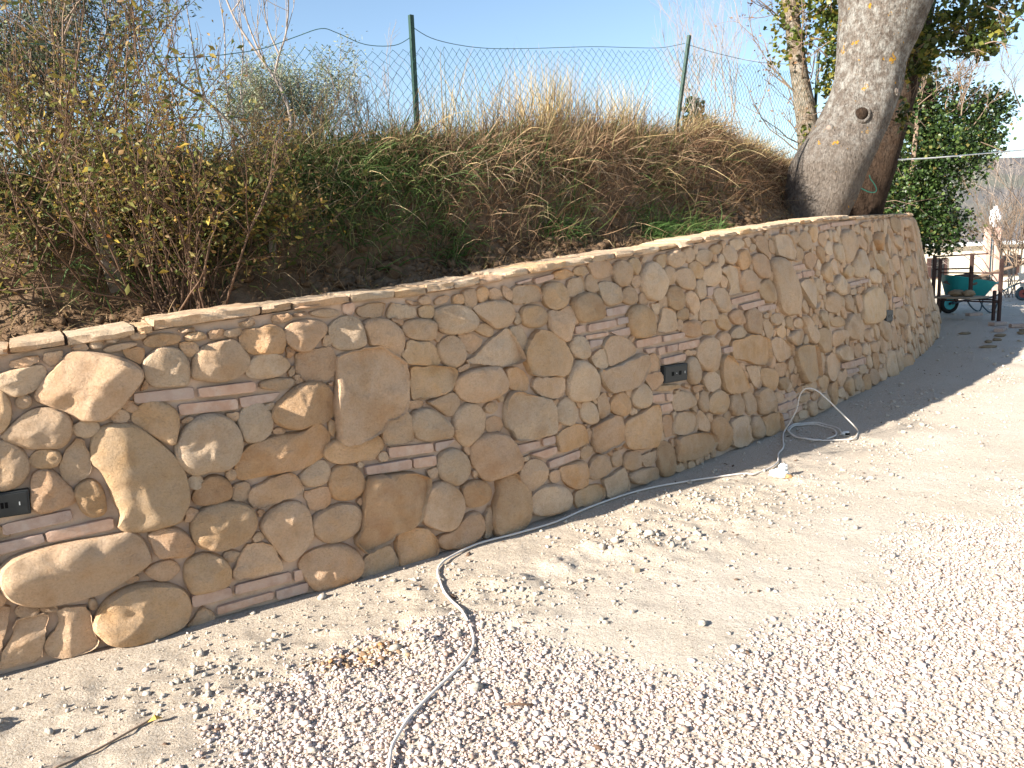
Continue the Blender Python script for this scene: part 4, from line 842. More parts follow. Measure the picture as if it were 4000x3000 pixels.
('f', [16237,293,16213,272,16216,239,16244,228,16277,211,16287,247,16290,276,16274,316]),
('f', [15277,1428,15131,1440,15111,1295,15129,1183,15220,1072,15338,1153,15417,1245,15371,1358]),
('f', [15259,688,15311,632,15388,634,15432,693,15431,762,15385,818,15307,821,15266,759]),
('f', [13590,1310,13642,1210,13754,1239,13848,1311,13790,1412,13735,1495,13637,1471,13529,1415]),
('s', [14414,1307,14500,1230,14617,1271,14619,1383,14618,1480,14524,1516,14418,1505,14398,1402]),
('s', [15080,1598,15116,1652,15114,1718,15060,1764,14989,1756,14955,1696,14956,1628,15011,1583]),
('f', [15872,699,15888,618,15953,552,16057,560,16099,654,16068,738,16000,787,15904,789]),
('f', [14674,1319,14737,1184,14734,1056,14860,1065,15007,1077,14959,1219,14947,1351,14820,1311]),
('s', [16180,861,16287,904,16280,1009,16288,1104,16198,1198,16109,1101,16065,1020,16122,955]),
('f', [14003,1349,13904,1297,13989,1220,14034,1149,14108,1190,14209,1235,14152,1328,14083,1387]),
('f', [13846,846,13774,916,13708,840,13676,772,13689,684,13778,676,13841,711,13869,776]),
('f', [14071,935,14065,876,14075,821,14130,794,14187,820,14198,876,14186,932,14130,955]),
('f', [14504,837,14393,841,14435,735,14434,644,14532,584,14573,697,14607,754,14597,847]),
('s', [13418,941,13496,923,13547,987,13527,1058,13482,1099,13415,1114,13385,1053,13378,995]),
('f', [13110,888,13112,813,13124,746,13191,738,13278,733,13261,819,13268,903,13181,966]),
('f', [13443,688,13456,633,13492,580,13561,586,13591,644,13583,701,13540,739,13475,745]),
('s', [15711,1012,15741,1055,15735,1105,15699,1143,15645,1135,15611,1094,15620,1043,15658,1009]),
('f', [15929,1354,15869,1354,15854,1298,15855,1249,15897,1221,15955,1214,15980,1268,15985,1329]),
('f', [14732,1664,14752,1711,14741,1761,14694,1786,14641,1771,14622,1721,14636,1672,14682,1645]),
('s', [13440,1760,13378,1748,13400,1688,13394,1612,13478,1565,13504,1663,13528,1713,13496,1762]),
('f', [15309,131,15326,61,15389,92,15428,134,15410,187,15378,240,15306,243,15281,177]),
('f', [13157,954,13197,996,13208,1058,13158,1095,13102,1090,13077,1048,13047,994,13093,945]),
('s', [14826,678,14802,720,14748,756,14703,708,14716,656,14736,621,14781,589,14835,620]),
('f', [15123,296,15169,292,15193,332,15188,375,15165,439,15099,419,15089,362,15062,306]),
('s', [14105,1532,14087,1578,14035,1582,14009,1543,14001,1505,14019,1462,14071,1445,14110,1484]),
('f', [14442,1778,14398,1776,14346,1771,14358,1720,14378,1688,14420,1649,14446,1700,14457,1737]),
('s', [13161,482,13203,472,13235,498,13247,537,13231,578,13186,577,13152,558,13141,519]),
('s', [15159,98,15179,151,15186,193,15156,225,15117,218,15069,204,15093,160,15107,121]),
('f', [13616,1018,13639,972,13692,934,13748,973,13732,1033,13711,1066,13668,1117,13609,1080]),
('s', [14408,68,14394,113,14337,135,14324,74,14310,36,14340,6,14381,3,14420,26]),
('f', [12999,1241,13034,1207,13069,1191,13104,1207,13120,1243,13120,1295,13067,1291,13036,1273]),
('s', [13997,608,14029,598,14064,596,14076,630,14073,666,14041,685,14003,677,13986,643]),
('f', [13152,1679,13183,1646,13215,1678,13234,1711,13227,1756,13182,1751,13133,1758,13124,1709]),
('f', [14555,346,14592,357,14613,381,14613,414,14591,442,14554,441,14540,409,14534,378]),
('f', [13505,315,13477,355,13435,345,13402,335,13378,297,13418,277,13446,265,13470,283]),
('f', [14660,105,14657,148,14614,140,14577,137,14576,100,14574,55,14620,34,14648,73]),
('f', [14041,444,14029,411,14058,390,14089,385,14110,408,14124,441,14095,463,14060,476]),
('s', [16285,1581,16233,1567,16205,1543,16189,1508,16222,1489,16255,1449,16288,1487,16291,1527]),
('s', [15321,336,15352,322,15382,334,15395,364,15387,396,15356,411,15325,398,15317,368]),
('f', [15571,1717,15616,1722,15636,1750,15654,1780,15633,1810,15598,1810,15560,1801,15568,1762]),
('f', [14291,368,14323,370,14338,401,14336,445,14293,454,14267,428,14245,403,14261,372]),
('s', [13793,414,13823,409,13859,408,13863,443,13864,483,13825,508,13794,476,13784,445]),
('f', [15366,1804,15335,1797,15309,1781,15311,1750,15334,1733,15365,1720,15376,1752,15383,1778]),
('s', [14924,984,14921,903,15000,883,15088,871,15103,959,15111,1046,15029,1094,14945,1061]),
('f', [14356,1338,14286,1282,14215,1216,14281,1145,14348,1084,14420,1140,14465,1209,14430,1285]),
('f', [15516,412,15608,378,15684,374,15721,438,15736,510,15708,639,15605,552,15541,507]),
('f', [15362,962,15314,1041,15226,1005,15192,928,15223,860,15275,789,15360,821,15400,896]),
('s', [15596,830,15518,822,15529,745,15566,703,15623,638,15691,692,15681,766,15670,841]),
('f', [15330,524,15357,466,15425,474,15458,529,15454,589,15411,639,15347,622,15316,573]),
('f', [15981,541,15939,510,15927,454,15938,347,16024,417,16065,450,16080,507,16035,549]),
('f', [14034,956,14070,993,14075,1045,14039,1085,13985,1085,13948,1048,13946,996,13984,962]),
('f', [14372,946,14353,1008,14285,1011,14242,968,14239,915,14263,865,14323,847,14366,891]),
('f', [15926,975,15956,919,16012,950,16069,970,16052,1028,16025,1089,15955,1085,15927,1028]),
('f', [14860,1788,14799,1754,14828,1691,14874,1669,14947,1610,14949,1703,14957,1754,14916,1792]),
('s', [13889,1498,13844,1512,13798,1509,13773,1467,13796,1428,13827,1395,13872,1410,13901,1449]),
('s', [15157,444,15191,478,15199,538,15145,580,15087,553,15066,505,15077,461,15112,431]),
('f', [13488,1424,13441,1383,13451,1331,13452,1276,13507,1287,13547,1302,13557,1346,13537,1387]),
('s', [14714,730,14765,788,14687,800,14645,815,14609,784,14607,738,14636,701,14679,708]),
('s', [15204,1777,15166,1794,15126,1793,15106,1757,15122,1724,15145,1693,15181,1708,15204,1736]),
('f', [14067,681,14107,694,14118,735,14115,790,14058,824,14030,762,14008,728,14022,685]),
('f', [13415,507,13450,559,13470,598,13446,634,13407,646,13368,632,13341,590,13382,562]),
('f', [16236,1269,16206,1251,16198,1218,16217,1191,16248,1179,16279,1196,16284,1230,16268,1258]),
('f', [13689,642,13678,680,13666,724,13617,725,13594,687,13596,651,13611,609,13654,619]),
('s', [15444,1469,15483,1518,15527,1544,15498,1586,15462,1598,15424,1596,15418,1559,15413,1521]),
('f', [13632,1207,13630,1167,13625,1128,13664,1125,13703,1122,13709,1160,13711,1200,13672,1206]),
('f', [15066,1528,15093,1509,15126,1519,15141,1551,15131,1584,15100,1601,15065,1590,15055,1557]),
('s', [15784,1037,15744,1040,15720,1010,15720,975,15740,943,15778,946,15804,970,15803,1005]),
('s', [13860,982,13816,986,13770,993,13768,946,13783,918,13807,889,13845,902,13856,938]),
('f', [15503,1199,15556,1162,15566,1120,15615,1116,15632,1162,15617,1195,15602,1247,15557,1221]),
('s', [15992,1294,16011,1263,16046,1269,16082,1285,16071,1322,16055,1356,16020,1341,15993,1327]),
('f', [14378,1517,14409,1478,14443,1514,14464,1546,14443,1577,14415,1614,14383,1580,14376,1549]),
('f', [15054,1341,15009,1359,14981,1386,14934,1374,14955,1328,14964,1300,14995,1281,15027,1302]),
('s', [15324,326,15299,345,15270,339,15253,316,15252,286,15281,280,15304,278,15323,296]),
('f', [13560,1038,13549,1012,13557,992,13567,969,13595,967,13612,991,13606,1016,13589,1034]),
('f', [15187,560,15237,556,15275,566,15317,601,15290,649,15245,685,15204,647,15175,611]),
('f', [15143,1046,15179,1071,15171,1113,15150,1145,15104,1165,15089,1117,15072,1081,15107,1061]),
('f', [15408,844,15423,781,15440,754,15465,685,15528,716,15511,779,15518,827,15469,824]),
('s', [16012,1136,16016,1174,16002,1206,15968,1223,15931,1205,15931,1167,15946,1139,15976,1117]),
('s', [15488,420,15515,448,15523,480,15510,514,15471,537,15452,495,15424,466,15452,437]),
('f', [15180,914,15151,931,15118,924,15100,895,15107,862,15138,853,15168,854,15189,880]),
('f', [13983,729,13945,728,13907,713,13921,675,13932,644,13969,632,13991,663,14006,697]),
('s', [15703,869,15721,894,15719,924,15701,961,15663,945,15652,916,15649,888,15667,852]),
('f', [14948,1478,14989,1517,15026,1528,15017,1566,14992,1587,14951,1605,14939,1562,14937,1531]),
('s', [15905,847,15908,798,15959,795,15973,841,15969,870,15963,917,15914,918,15902,874]),
('f', [15591,1586,15571,1620,15537,1600,15512,1577,15534,1552,15550,1533,15579,1532,15604,1555]),
('s', [13553,1433,13574,1448,13583,1478,13559,1498,13521,1526,13514,1478,13499,1449,13518,1415]),
('f', [13311,579,13301,611,13269,603,13241,591,13245,561,13255,529,13291,525,13306,554]),
('s', [14603,840,14611,801,14645,824,14665,838,14668,865,14656,902,14619,892,14594,870]),
('s', [14289,1027,14312,1013,14336,1016,14357,1033,14353,1059,14333,1078,14306,1076,14293,1054]),
('f', [15265,245,15238,235,15208,231,15208,199,15231,182,15256,176,15282,191,15283,221]),
('f', [15741,663,15711,652,15725,623,15724,584,15758,604,15785,610,15792,642,15765,657]),
('f', [15275,1745,15276,1774,15259,1798,15230,1797,15193,1790,15213,1756,15216,1721,15248,1738]),
('f', [15845,962,15863,942,15886,927,15912,942,15919,970,15904,993,15878,1002,15850,992])]
COPING = [0.750, 1.020, 1.250, 1.626, 1.732, 1.810, 1.999, 2.246, 2.308, 2.744, 2.886, 3.159, 3.389, 3.570, 3.733, 3.894, 4.072, 4.242, 4.518, 4.758, 4.963, 5.147, 5.412, 5.653, 5.806, 5.970, 6.178, 6.469, 6.679, 6.868, 7.034, 7.368, 7.664, 7.931, 8.201, 8.475, 8.742, 9.000, 9.251, 9.493, 9.727, 9.952, 10.169, 10.376, 10.576, 10.783, 11.007, 11.252, 11.522, 11.827, 12.181, 12.610, 12.950, 13.290, 13.630, 13.970, 14.310, 14.650, 14.990, 15.330, 15.670, 16.010, 16.350, 16.690, 17.030, 17.370, 17.710]
CORD = [(-0.406, 2.019, 0.000), (-0.411, 2.155, 0.000), (-0.415, 2.240, 0.000), (-0.405, 2.297, 0.000), (-0.381, 2.393, 0.000), (-0.343, 2.484, 0.000), (-0.296, 2.583, 0.000), (-0.240, 2.688, 0.000), (-0.203, 2.790, 0.000), (-0.189, 2.888, 0.000), (-0.203, 2.997, 0.000), (-0.247, 3.131, 0.000), (-0.300, 3.261, 0.000), (-0.339, 3.364, 0.000), (-0.371, 3.490, 0.000), (-0.388, 3.587, 0.000), (-0.380, 3.683, 0.000), (-0.332, 3.793, 0.000), (-0.207, 3.948, 0.000), (-0.012, 4.081, 0.000), (0.215, 4.246, 0.000), (0.419, 4.467, 0.000), (0.678, 4.695, 0.000), (0.886, 4.828, 0.000), (1.033, 4.891, 0.000), (1.200, 4.954, 0.000), (1.483, 5.033, 0.000), (1.550, 5.017, 0.000), (1.681, 5.128, 0.000), (1.791, 5.267, 0.000), (1.869, 5.483, 0.000), (1.969, 5.669, 0.000), (2.060, 5.944, 0.000), (2.140, 6.149, 0.000), (2.186, 6.128, 0.096), (2.223, 6.107, 0.195), (2.231, 6.086, 0.287), (2.253, 6.065, 0.344), (2.290, 6.044, 0.362), (2.348, 6.023, 0.342), (2.420, 6.002, 0.274), (2.513, 5.981, 0.174), (2.613, 5.961, 0.068), (2.688, 6.069, 0.000), (2.626, 5.940, 0.000), (2.555, 5.834, 0.000), (2.461, 5.817, 0.000), (2.294, 5.813, 0.000)]
COIL = [[(2.315, 5.842, 0.000), (2.261, 5.850, 0.004), (2.214, 5.883, 0.008), (2.182, 5.940, 0.000), (2.166, 6.015, 0.004), (2.170, 6.100, 0.008), (2.194, 6.187, 0.000), (2.236, 6.266, 0.004), (2.291, 6.327, 0.008), (2.354, 6.362, 0.000), (2.416, 6.367, 0.004), (2.470, 6.340, 0.008), (2.509, 6.286, 0.000), (2.529, 6.211, 0.004), (2.529, 6.126, 0.008), (2.509, 6.039, 0.000), (2.471, 5.960, 0.004), (2.422, 5.898, 0.008), (2.365, 5.857, 0.000)], [(2.311, 5.823, 0.000), (2.252, 5.839, 0.004), (2.205, 5.884, 0.008), (2.173, 5.952, 0.000), (2.160, 6.038, 0.004), (2.168, 6.134, 0.008), (2.198, 6.230, 0.000), (2.247, 6.316, 0.004), (2.310, 6.381, 0.008), (2.380, 6.418, 0.000), (2.449, 6.420, 0.004), (2.509, 6.389, 0.008), (2.553, 6.328, 0.000), (2.575, 6.244, 0.004), (2.575, 6.149, 0.008), (2.554, 6.052, 0.000), (2.513, 5.964, 0.004)]]
PLUG = (2.554, 5.970, 0)
GRAVEL = [(-0.910, 2.186), (-0.981, 2.318), (-1.010, 2.522), (-0.897, 2.679), (-0.693, 2.772), (-0.397, 2.968), (-0.199, 3.108), (-0.039, 3.048), (0.151, 2.781), (0.375, 2.671), (0.561, 2.674), (0.820, 2.766), (1.065, 2.974), (1.368, 3.160), (1.812, 3.507), (2.335, 4.014), (3.031, 4.571), (3.984, 5.016), (6.000, 1.200), (-0.550, 1.200)]
TRUNK = [(3.230, 8.500, 1.397, 0.323), (3.242, 8.500, 1.708, 0.331), (3.298, 8.500, 1.919, 0.366), (3.344, 8.500, 2.106, 0.386), (3.423, 8.500, 2.336, 0.402), (3.593, 8.500, 2.653, 0.363), (3.728, 8.500, 2.966, 0.340), (3.778, 8.500, 3.235, 0.335), (3.839, 8.500, 3.500, 0.385), (3.904, 8.500, 3.850, 0.455), (3.947, 8.500, 4.238, 0.579), (3.933, 8.500, 4.623, 0.620)]
TRUNK2 = [(4.287, 9.750, 1.579, 0.218), (4.331, 9.750, 1.851, 0.204), (4.403, 9.750, 2.119, 0.205), (4.511, 9.750, 2.489, 0.193), (4.629, 9.750, 2.855, 0.170), (4.743, 9.750, 3.268, 0.163), (4.852, 9.750, 3.879, 0.162), (4.946, 9.750, 4.477, 0.147), (4.984, 9.750, 5.065, 0.132)]
TRUNK3 = [(3.577, 9.600, 2.350, 0.136), (3.560, 9.600, 2.665, 0.124), (3.508, 9.600, 3.081, 0.113), (3.437, 9.600, 3.440, 0.101), (3.377, 9.600, 3.795, 0.090), (3.317, 9.600, 4.195, 0.089), (3.262, 9.600, 4.637, 0.084)]
KNOTS = [(2.69, -1.77, .085, .024), (2.59, -2.47, .03, .01), (2.90, -0.87, .035, .01)]
IVY3 = [(3.80, 330, (.16, .12, .15)), (2.66, 160, (.05, .06, .25)), (4.20, 160, (.09, .1, .12))]
IVY_A = [((4.53, 8.80, 3.64), (0.38, 0.30, 0.32), 620, 1), ((4.92, 8.90, 3.75), (0.30, 0.30, 0.22), 380, 2), ((5.21, 8.80, 3.62), (0.24, 0.20, 0.13), 150, 3), ((4.92, 8.70, 3.40), (0.30, 0.20, 0.12), 190, 4), ((4.57, 9.10, 3.39), (0.20, 0.20, 0.28), 330, 5), ((5.30, 8.90, 3.87), (0.30, 0.25, 0.12), 170, 6), ((4.37, 9.00, 2.80), (0.06, 0.08, 0.22), 70, 7), ((5.00, 8.60, 3.46), (0.25, 0.20, 0.20), 110, 8)]
IVY_B = [((3.67, 9.20, 3.78), (0.17, 0.20, 0.40), 420, 11), ((3.65, 9.20, 3.30), (0.13, 0.15, 0.35), 260, 12), ((3.52, 9.30, 4.03), (0.20, 0.20, 0.15), 120, 13), ((3.45, 9.30, 2.63), (0.08, 0.10, 0.16), 70, 14), ((3.65, 9.20, 4.25), (0.25, 0.20, 0.20), 150, 15)]
IVY_C = [((8.01, 15.60, 3.73), (0.95, 0.70, 0.85), 2600, 21), ((8.18, 15.20, 3.00), (1.00, 0.80, 0.75), 2800, 22), ((7.84, 15.40, 2.27), (0.75, 0.60, 0.75), 2000, 23), ((8.16, 15.20, 1.65), (0.62, 0.50, 0.55), 1500, 24), ((9.14, 15.60, 3.81), (0.55, 0.50, 0.45), 1000, 25), ((7.73, 15.80, 4.45), (0.60, 0.50, 0.60), 900, 26), ((8.88, 15.40, 3.25), (0.50, 0.40, 0.40), 800, 27)]
CABLE = [(4.53, 9.40, 2.37), (5.16, 9.90, 2.42), (5.95, 10.40, 2.49), (6.99, 11.00, 2.58), (8.14, 11.60, 2.68)]
STRING = [(4.003, 9.200, 2.069), (4.057, 9.200, 2.037), (4.120, 9.200, 2.009), (4.183, 9.200, 2.006), (4.198, 9.200, 2.041), (4.170, 9.200, 2.098), (4.126, 9.200, 2.156), (4.114, 9.200, 2.197)]
POSTS = [((-2.22, 3.95, 1.91), (-2.18, 3.95, 2.54)), ((-0.55, 5.36, 2.04), (-0.55, 5.36, 3.01)), ((1.55, 7.47, 2.33), (1.70, 7.47, 3.34)), ((3.61, 9.60, 2.19), (3.67, 9.60, 3.63))]
NETTOP = [(-1.92, 4.10, 2.48), (-1.64, 4.40, 2.56), (-1.34, 4.70, 2.64), (-1.02, 4.95, 2.74), (-0.78, 5.15, 2.76), (-0.55, 5.36, 2.80), (-0.29, 5.70, 2.88), (0.08, 6.15, 2.96), (0.63, 6.60, 3.05), (1.27, 7.15, 3.15), (1.68, 7.47, 3.20), (2.37, 8.20, 3.24), (3.48, 9.50, 3.37)]
TOPWIRE = [[(-2.22, 3.90, 2.54), (-2.08, 4.00, 2.55), (-1.91, 4.15, 2.54), (-1.64, 4.40, 2.57), (-1.46, 4.60, 2.63), (-1.32, 4.75, 2.69), (-1.16, 4.85, 2.77), (-1.03, 4.93, 2.83), (-0.95, 5.00, 2.82), (-0.81, 5.12, 2.78), (-0.65, 5.25, 2.80), (-0.56, 5.36, 2.87)], [(-0.55, 5.36, 2.94), (-0.44, 5.50, 2.90), (-0.27, 5.75, 2.91), (-0.06, 6.00, 2.94), (0.25, 6.30, 3.00), (0.75, 6.70, 3.09), (1.13, 7.00, 3.14), (1.41, 7.25, 3.19), (1.66, 7.47, 3.27)], [(1.68, 7.47, 3.26), (2.13, 8.00, 3.28), (2.78, 8.80, 3.36), (3.57, 9.60, 3.49)]]
BARE = [((2.58, 10.20, 2.62), 1.75, 7, 31), ((3.18, 11.00, 2.75), 1.60, 6, 32), ((2.12, 9.80, 2.64), 1.10, 6, 33), ((-0.99, 6.20, 2.31), 0.45, 8, 34)]
WIN = (24.99, -0.12)
SILVER = (-1.59, 6.00, 2.26)
STUMP = (2.31, 10.00, 2.77)
GATE = (13.12, 13.39, 1.65)

# ---------------------------------------------------------------- helpers
SC = bpy.context.scene.collection
RNG = np.random.default_rng(7)
random.seed(7)

def tag(o, label=None, cat=None, group=None, kind=None):
    if label: o['label'] = label
    if cat: o['category'] = cat
    if group: o['group'] = group
    if kind: o['kind'] = kind
    return o

def empty(name, loc, label, cat, group=None):
    o = bpy.data.objects.new(name, None); SC.objects.link(o)
    o.location = loc; o.empty_display_size = .1
    return tag(o, label, cat, group)

def mk(name, V, F, mat, parent=None, smooth=True, center=True):
    """one mesh object from vertices and faces given in world space"""
    V = np.asarray(V, np.float64)
    c = np.zeros(3)
    if center and len(V):
        c = np.array([(V[:, 0].min()+V[:, 0].max())/2, (V[:, 1].min()+V[:, 1].max())/2, V[:, 2].min()])
    me = bpy.data.meshes.new(name)
    if isinstance(F, np.ndarray):
        n, k = F.shape
        me.vertices.add(len(V)); me.vertices.foreach_set('co', (V-c).astype(np.float32).ravel())
        me.loops.add(n*k); me.loops.foreach_set('vertex_index', F.astype(np.int32).ravel())
        me.polygons.add(n); me.polygons.foreach_set('loop_start', np.arange(0, n*k, k, dtype=np.int32))
        me.update(calc_edges=True); me.validate()
    else:
        me.from_pydata((V-c).tolist(), [], F)
    if smooth:
        me.polygons.foreach_set('use_smooth', np.ones(len(me.polygons), bool))
    me.materials.append(mat)
    o = bpy.data.objects.new(name, me); SC.objects.link(o)
    o.location = c
    if parent is not None:
        o.parent = parent
        o.location = Vector(c) - world_loc(parent)
    return o

def world_loc(o):
    l = Vector(o.location)
    return l + world_loc(o.parent) if o.parent else l

class MB:
    def __init__(s): s.V = []; s.F = []
    def add(s, V, F):
        b = len(s.V); s.V += [tuple(v) for v in V]; s.F += [tuple(i+b for i in f) for f in F]; return s
    def box(s, c, size, rot=None):
        x, y, z = [k/2 for k in size]
        V = [Vector(p) for p in ((-x,-y,-z),(x,-y,-z),(x,y,-z),(-x,y,-z),(-x,-y,z),(x,-y,z),(x,y,z),(-x,y,z))]
        if rot is not None: V = [rot @ v for v in V]
        V = [v+Vector(c) for v in V]
        return s.add(V, [(0,3,2,1),(4,5,6,7),(0,1,5,4),(1,2,6,5),(2,3,7,6),(3,0,4,7)])
    def tube(s, pts, rad, n=6, cap=True):
        V, F = tube(pts, rad, n, cap); return s.add(V, F)
    def build(s, name, mat, parent=None, smooth=False, bevel=0):
        o = mk(name, s.V, s.F, mat, parent, smooth)
        if bevel:
            m = o.modifiers.new('bevel', 'BEVEL'); m.width = bevel; m.segments = 2; m.limit_method = 'ANGLE'
        return o

def tube(pts, rad, n=6, cap=True):
    P = [Vector(p) for p in pts]; m = len(P)
    if not hasattr(rad, '__len__'): rad = [rad]*m
    V = []; F = []
    t0 = (P[1]-P[0]).normalized()
    u = t0.orthogonal().normalized()
    for i in range(m):
        t = (P[min(i+1, m-1)]-P[max(i-1, 0)])
        if t.length < 1e-9: t = t0
        t.normalize()
        u = (u - t*u.dot(t))
        u = u.normalized() if u.length > 1e-6 else t.orthogonal().normalized()
        w = t.cross(u)
        for k in range(n):
            a = 2*math.pi*k/n
            V.append(P[i]+(u*math.cos(a)+w*math.sin(a))*rad[i])
    for i in range(m-1):
        for k in range(n):
            F.append((i*n+k, i*n+(k+1) % n, (i+1)*n+(k+1) % n, (i+1)*n+k))
    if cap:
        F.append(tuple(range(n))[::-1]); F.append(tuple((m-1)*n+k for k in range(n)))
    return V, F

def catmull(P, sub=6):
    P = [Vector(p) for p in P]; out = []
    for i in range(len(P)-1):
        a, b, c, d = P[max(i-1, 0)], P[i], P[i+1], P[min(i+2, len(P)-1)]
        for k in range(sub):
            t = k/sub
            out.append(.5*((2*b)+(c-a)*t+(2*a-5*b+4*c-d)*t*t+(3*b-a-3*c+d)*t**3))
    out.append(P[-1]); return out

def vnoise(x, y, seed=0):
    xi = np.floor(x).astype(np.int64); yi = np.floor(y).astype(np.int64)
    fx = x-xi; fy = y-yi; fx = fx*fx*(3-2*fx); fy = fy*fy*(3-2*fy)
    def h(a, b):
        n = (a*374761393+b*668265263+seed*974634777) & 0x7fffffff
        n = ((n ^ (n >> 13))*1274126177) & 0x7fffffff
        return ((n ^ (n >> 16)) & 0xffff)/65535.0
    return (h(xi, yi)*(1-fx)+h(xi+1, yi)*fx)*(1-fy)+(h(xi, yi+1)*(1-fx)+h(xi+1, yi+1)*fx)*fy
def fbm(x, y, seed=0, oct=4):
    r = 0; a = .5
    for i in range(oct):
        r = r+a*(vnoise(x, y, seed+i*17)-.5); x = x*2.03; y = y*2.03; a *= .5
    return r

def grid_faces(a, b):
    i = np.arange((a-1)*(b-1)); r = i//(b-1); c = i % (b-1); k = r*b+c
    return np.stack([k, k+1, k+b+1, k+b], -1)

# ---------------------------------------------------------------- materials
def material(name, rough=.9, spec=.2):
    m = bpy.data.materials.new(name); m.use_nodes = True
    nt = m.node_tree; b = nt.nodes['Principled BSDF']
    b.inputs['Roughness'].default_value = rough
    b.inputs['Specular IOR Level'].default_value = spec
    return m, nt, b
def N(nt, t, **kw):
    n = nt.nodes.new(t)
    for k, v in kw.items():
        if k in n.inputs.keys(): n.inputs[k].default_value = v
        else: setattr(n, k, v)
    return n
def ramp(nt, fac, stops):
    r = N(nt, 'ShaderNodeValToRGB'); e = r.color_ramp.elements
    while len(e) < len(stops): e.new(.5)
    for i, (p, c) in enumerate(stops):
        e[i].position = p; e[i].color = (*c, 1) if len(c) == 3 else c
    nt.links.new(fac, r.inputs[0]); return r.outputs[0]
def mix(nt, fac, a, b, mode='MIX'):
    m = N(nt, 'ShaderNodeMix', data_type='RGBA', blend_type=mode)
    for sock, v in ((m.inputs[0], fac), (m.inputs[6], a), (m.inputs[7], b)):
        if isinstance(v, bpy.types.NodeSocket): nt.links.new(v, sock)
        elif isinstance(v, (int, float)): sock.default_value = v
        else: sock.default_value = (*v, 1)
    return m.outputs[2]
def noise(nt, scale, detail=4, rough=.55, vec=None):
    n = N(nt, 'ShaderNodeTexNoise', Scale=scale, Detail=detail, Roughness=rough)
    if vec is None: vec = pos(nt)
    nt.links.new(vec, n.inputs['Vector']); return n.outputs['Fac']
def pos(nt):
    g = [n for n in nt.nodes if n.type == 'NEW_GEOMETRY']
    g = g[0] if g else N(nt, 'ShaderNodeNewGeometry')
    return g.outputs['Position']
def island(nt):
    pos(nt); g = [n for n in nt.nodes if n.type == 'NEW_GEOMETRY'][0]
    return g.outputs['Random Per Island']
def maprange(nt, v, a, b, c, d):
    m = N(nt, 'ShaderNodeMapRange'); nt.links.new(v, m.inputs[0])
    for i, x in enumerate((a, b, c, d)): m.inputs[i+1].default_value = x
    return m.outputs[0]
def bump(nt, b, fac, strength, dist, prev=None):
    n = N(nt, 'ShaderNodeBump', Strength=strength, Distance=dist)
    nt.links.new(fac, n.inputs['Height'])
    if prev is not None: nt.links.new(prev, n.inputs['Normal'])
    nt.links.new(n.outputs[0], b.inputs['Normal']); return n.outputs[0]
def hsv(nt, col, h=.5, s=1., v=1.):
    n = N(nt, 'ShaderNodeHueSaturation')
    nt.links.new(col, n.inputs['Color'])
    for k, x in (('Hue', h), ('Saturation', s), ('Value', v)):
        if isinstance(x, bpy.types.NodeSocket): nt.links.new(x, n.inputs[k])
        else: n.inputs[k].default_value = x
    return n.outputs[0]

def plain(name, col, rough=.8, spec=.3, var=.12, scale=25, bmp=.15, metal=0):
    m, nt, b = material(name, rough, spec)
    c = mix(nt, noise(nt, scale), [k*(1-var) for k in col], [min(1, k*(1+var)) for k in col])
    nt.links.new(c, b.inputs['Base Color']); b.inputs['Metallic'].default_value = metal
    if bmp: bump(nt, b, noise(nt, scale*4), bmp, .003)
    return m

def stone_mat(name, a, b_, c_, grey=.45):
    m, nt, b = material(name, .92, .15)
    col = ramp(nt, noise(nt, 5.5, 5, .6), [(.30, a), (.50, b_), (.70, c_)])
    # dusty film of wiped mortar and fine grain
    col = mix(nt, maprange(nt, noise(nt, 9, 6, .7), .40, .72, 0, grey), col, (.62, .50, .385))
    col = mix(nt, maprange(nt, noise(nt, 110, 6, .75), .46, .68, 0, .40), col, (.42, .265, .15))
    col = mix(nt, maprange(nt, noise(nt, 28, 6, .75), .57, .70, 0, .35), col, (.46, .31, .19))
    col = mix(nt, maprange(nt, noise(nt, 3.2, 5, .6), .56, .72, 0, .35), col, (.40, .21, .075))
    isl = island(nt)
    col = hsv(nt, col, maprange(nt, isl, 0, 1, .490, .502), maprange(nt, isl, 0, 1, 1.15, .96), maprange(nt, noise(nt, 1.9, 1), .3, .7, .90, 1.10))
    w = N(nt, 'ShaderNodeTexWhiteNoise', noise_dimensions='1D'); nt.links.new(isl, w.inputs['W'])
    col = hsv(nt, col, .5, 1., maprange(nt, w.outputs[0], 0, 1, .88, 1.10))
    nt.links.new(col, b.inputs['Base Color'])
    v = N(nt, 'ShaderNodeTexNoise', noise_type='RIDGED_MULTIFRACTAL', Scale=5.5, Detail=5, Roughness=.6); nt.links.new(pos(nt), v.inputs['Vector'])
    p = bump(nt, b, v.outputs['Fac'], .25, .012)
    vc = N(nt, 'ShaderNodeTexVoronoi', Scale=16, feature='F1', Randomness=1.); mv = N(nt, 'ShaderNodeVectorMath', operation='ADD'); nn = N(nt, 'ShaderNodeTexNoise', Scale=9, Detail=4); nt.links.new(pos(nt), nn.inputs['Vector']); nt.links.new(pos(nt), mv.inputs[0]); nt.links.new(nn.outputs['Color'], mv.inputs[1]); nt.links.new(mv.outputs[0], vc.inputs['Vector'])
    p = bump(nt, b, vc.outputs['Distance'], .35, .02, p)
    p = bump(nt, b, noise(nt, 24, 9, .75), 1., .026, p)
    bump(nt, b, noise(nt, 120, 6, .8), 1., .005, p)
    return m
M = {}
M['tan'] = stone_mat('sandstone', (.64, .435, .265), (.72, .525, .345), (.60, .395, .23))
M['ochre'] = stone_mat('ochre sandstone', (.66, .425, .225), (.73, .51, .305), (.62, .385, .19), .4)
M['pale'] = stone_mat('pale limestone', (.66, .475, .305), (.73, .565, .39), (.62, .43, .265), .5)
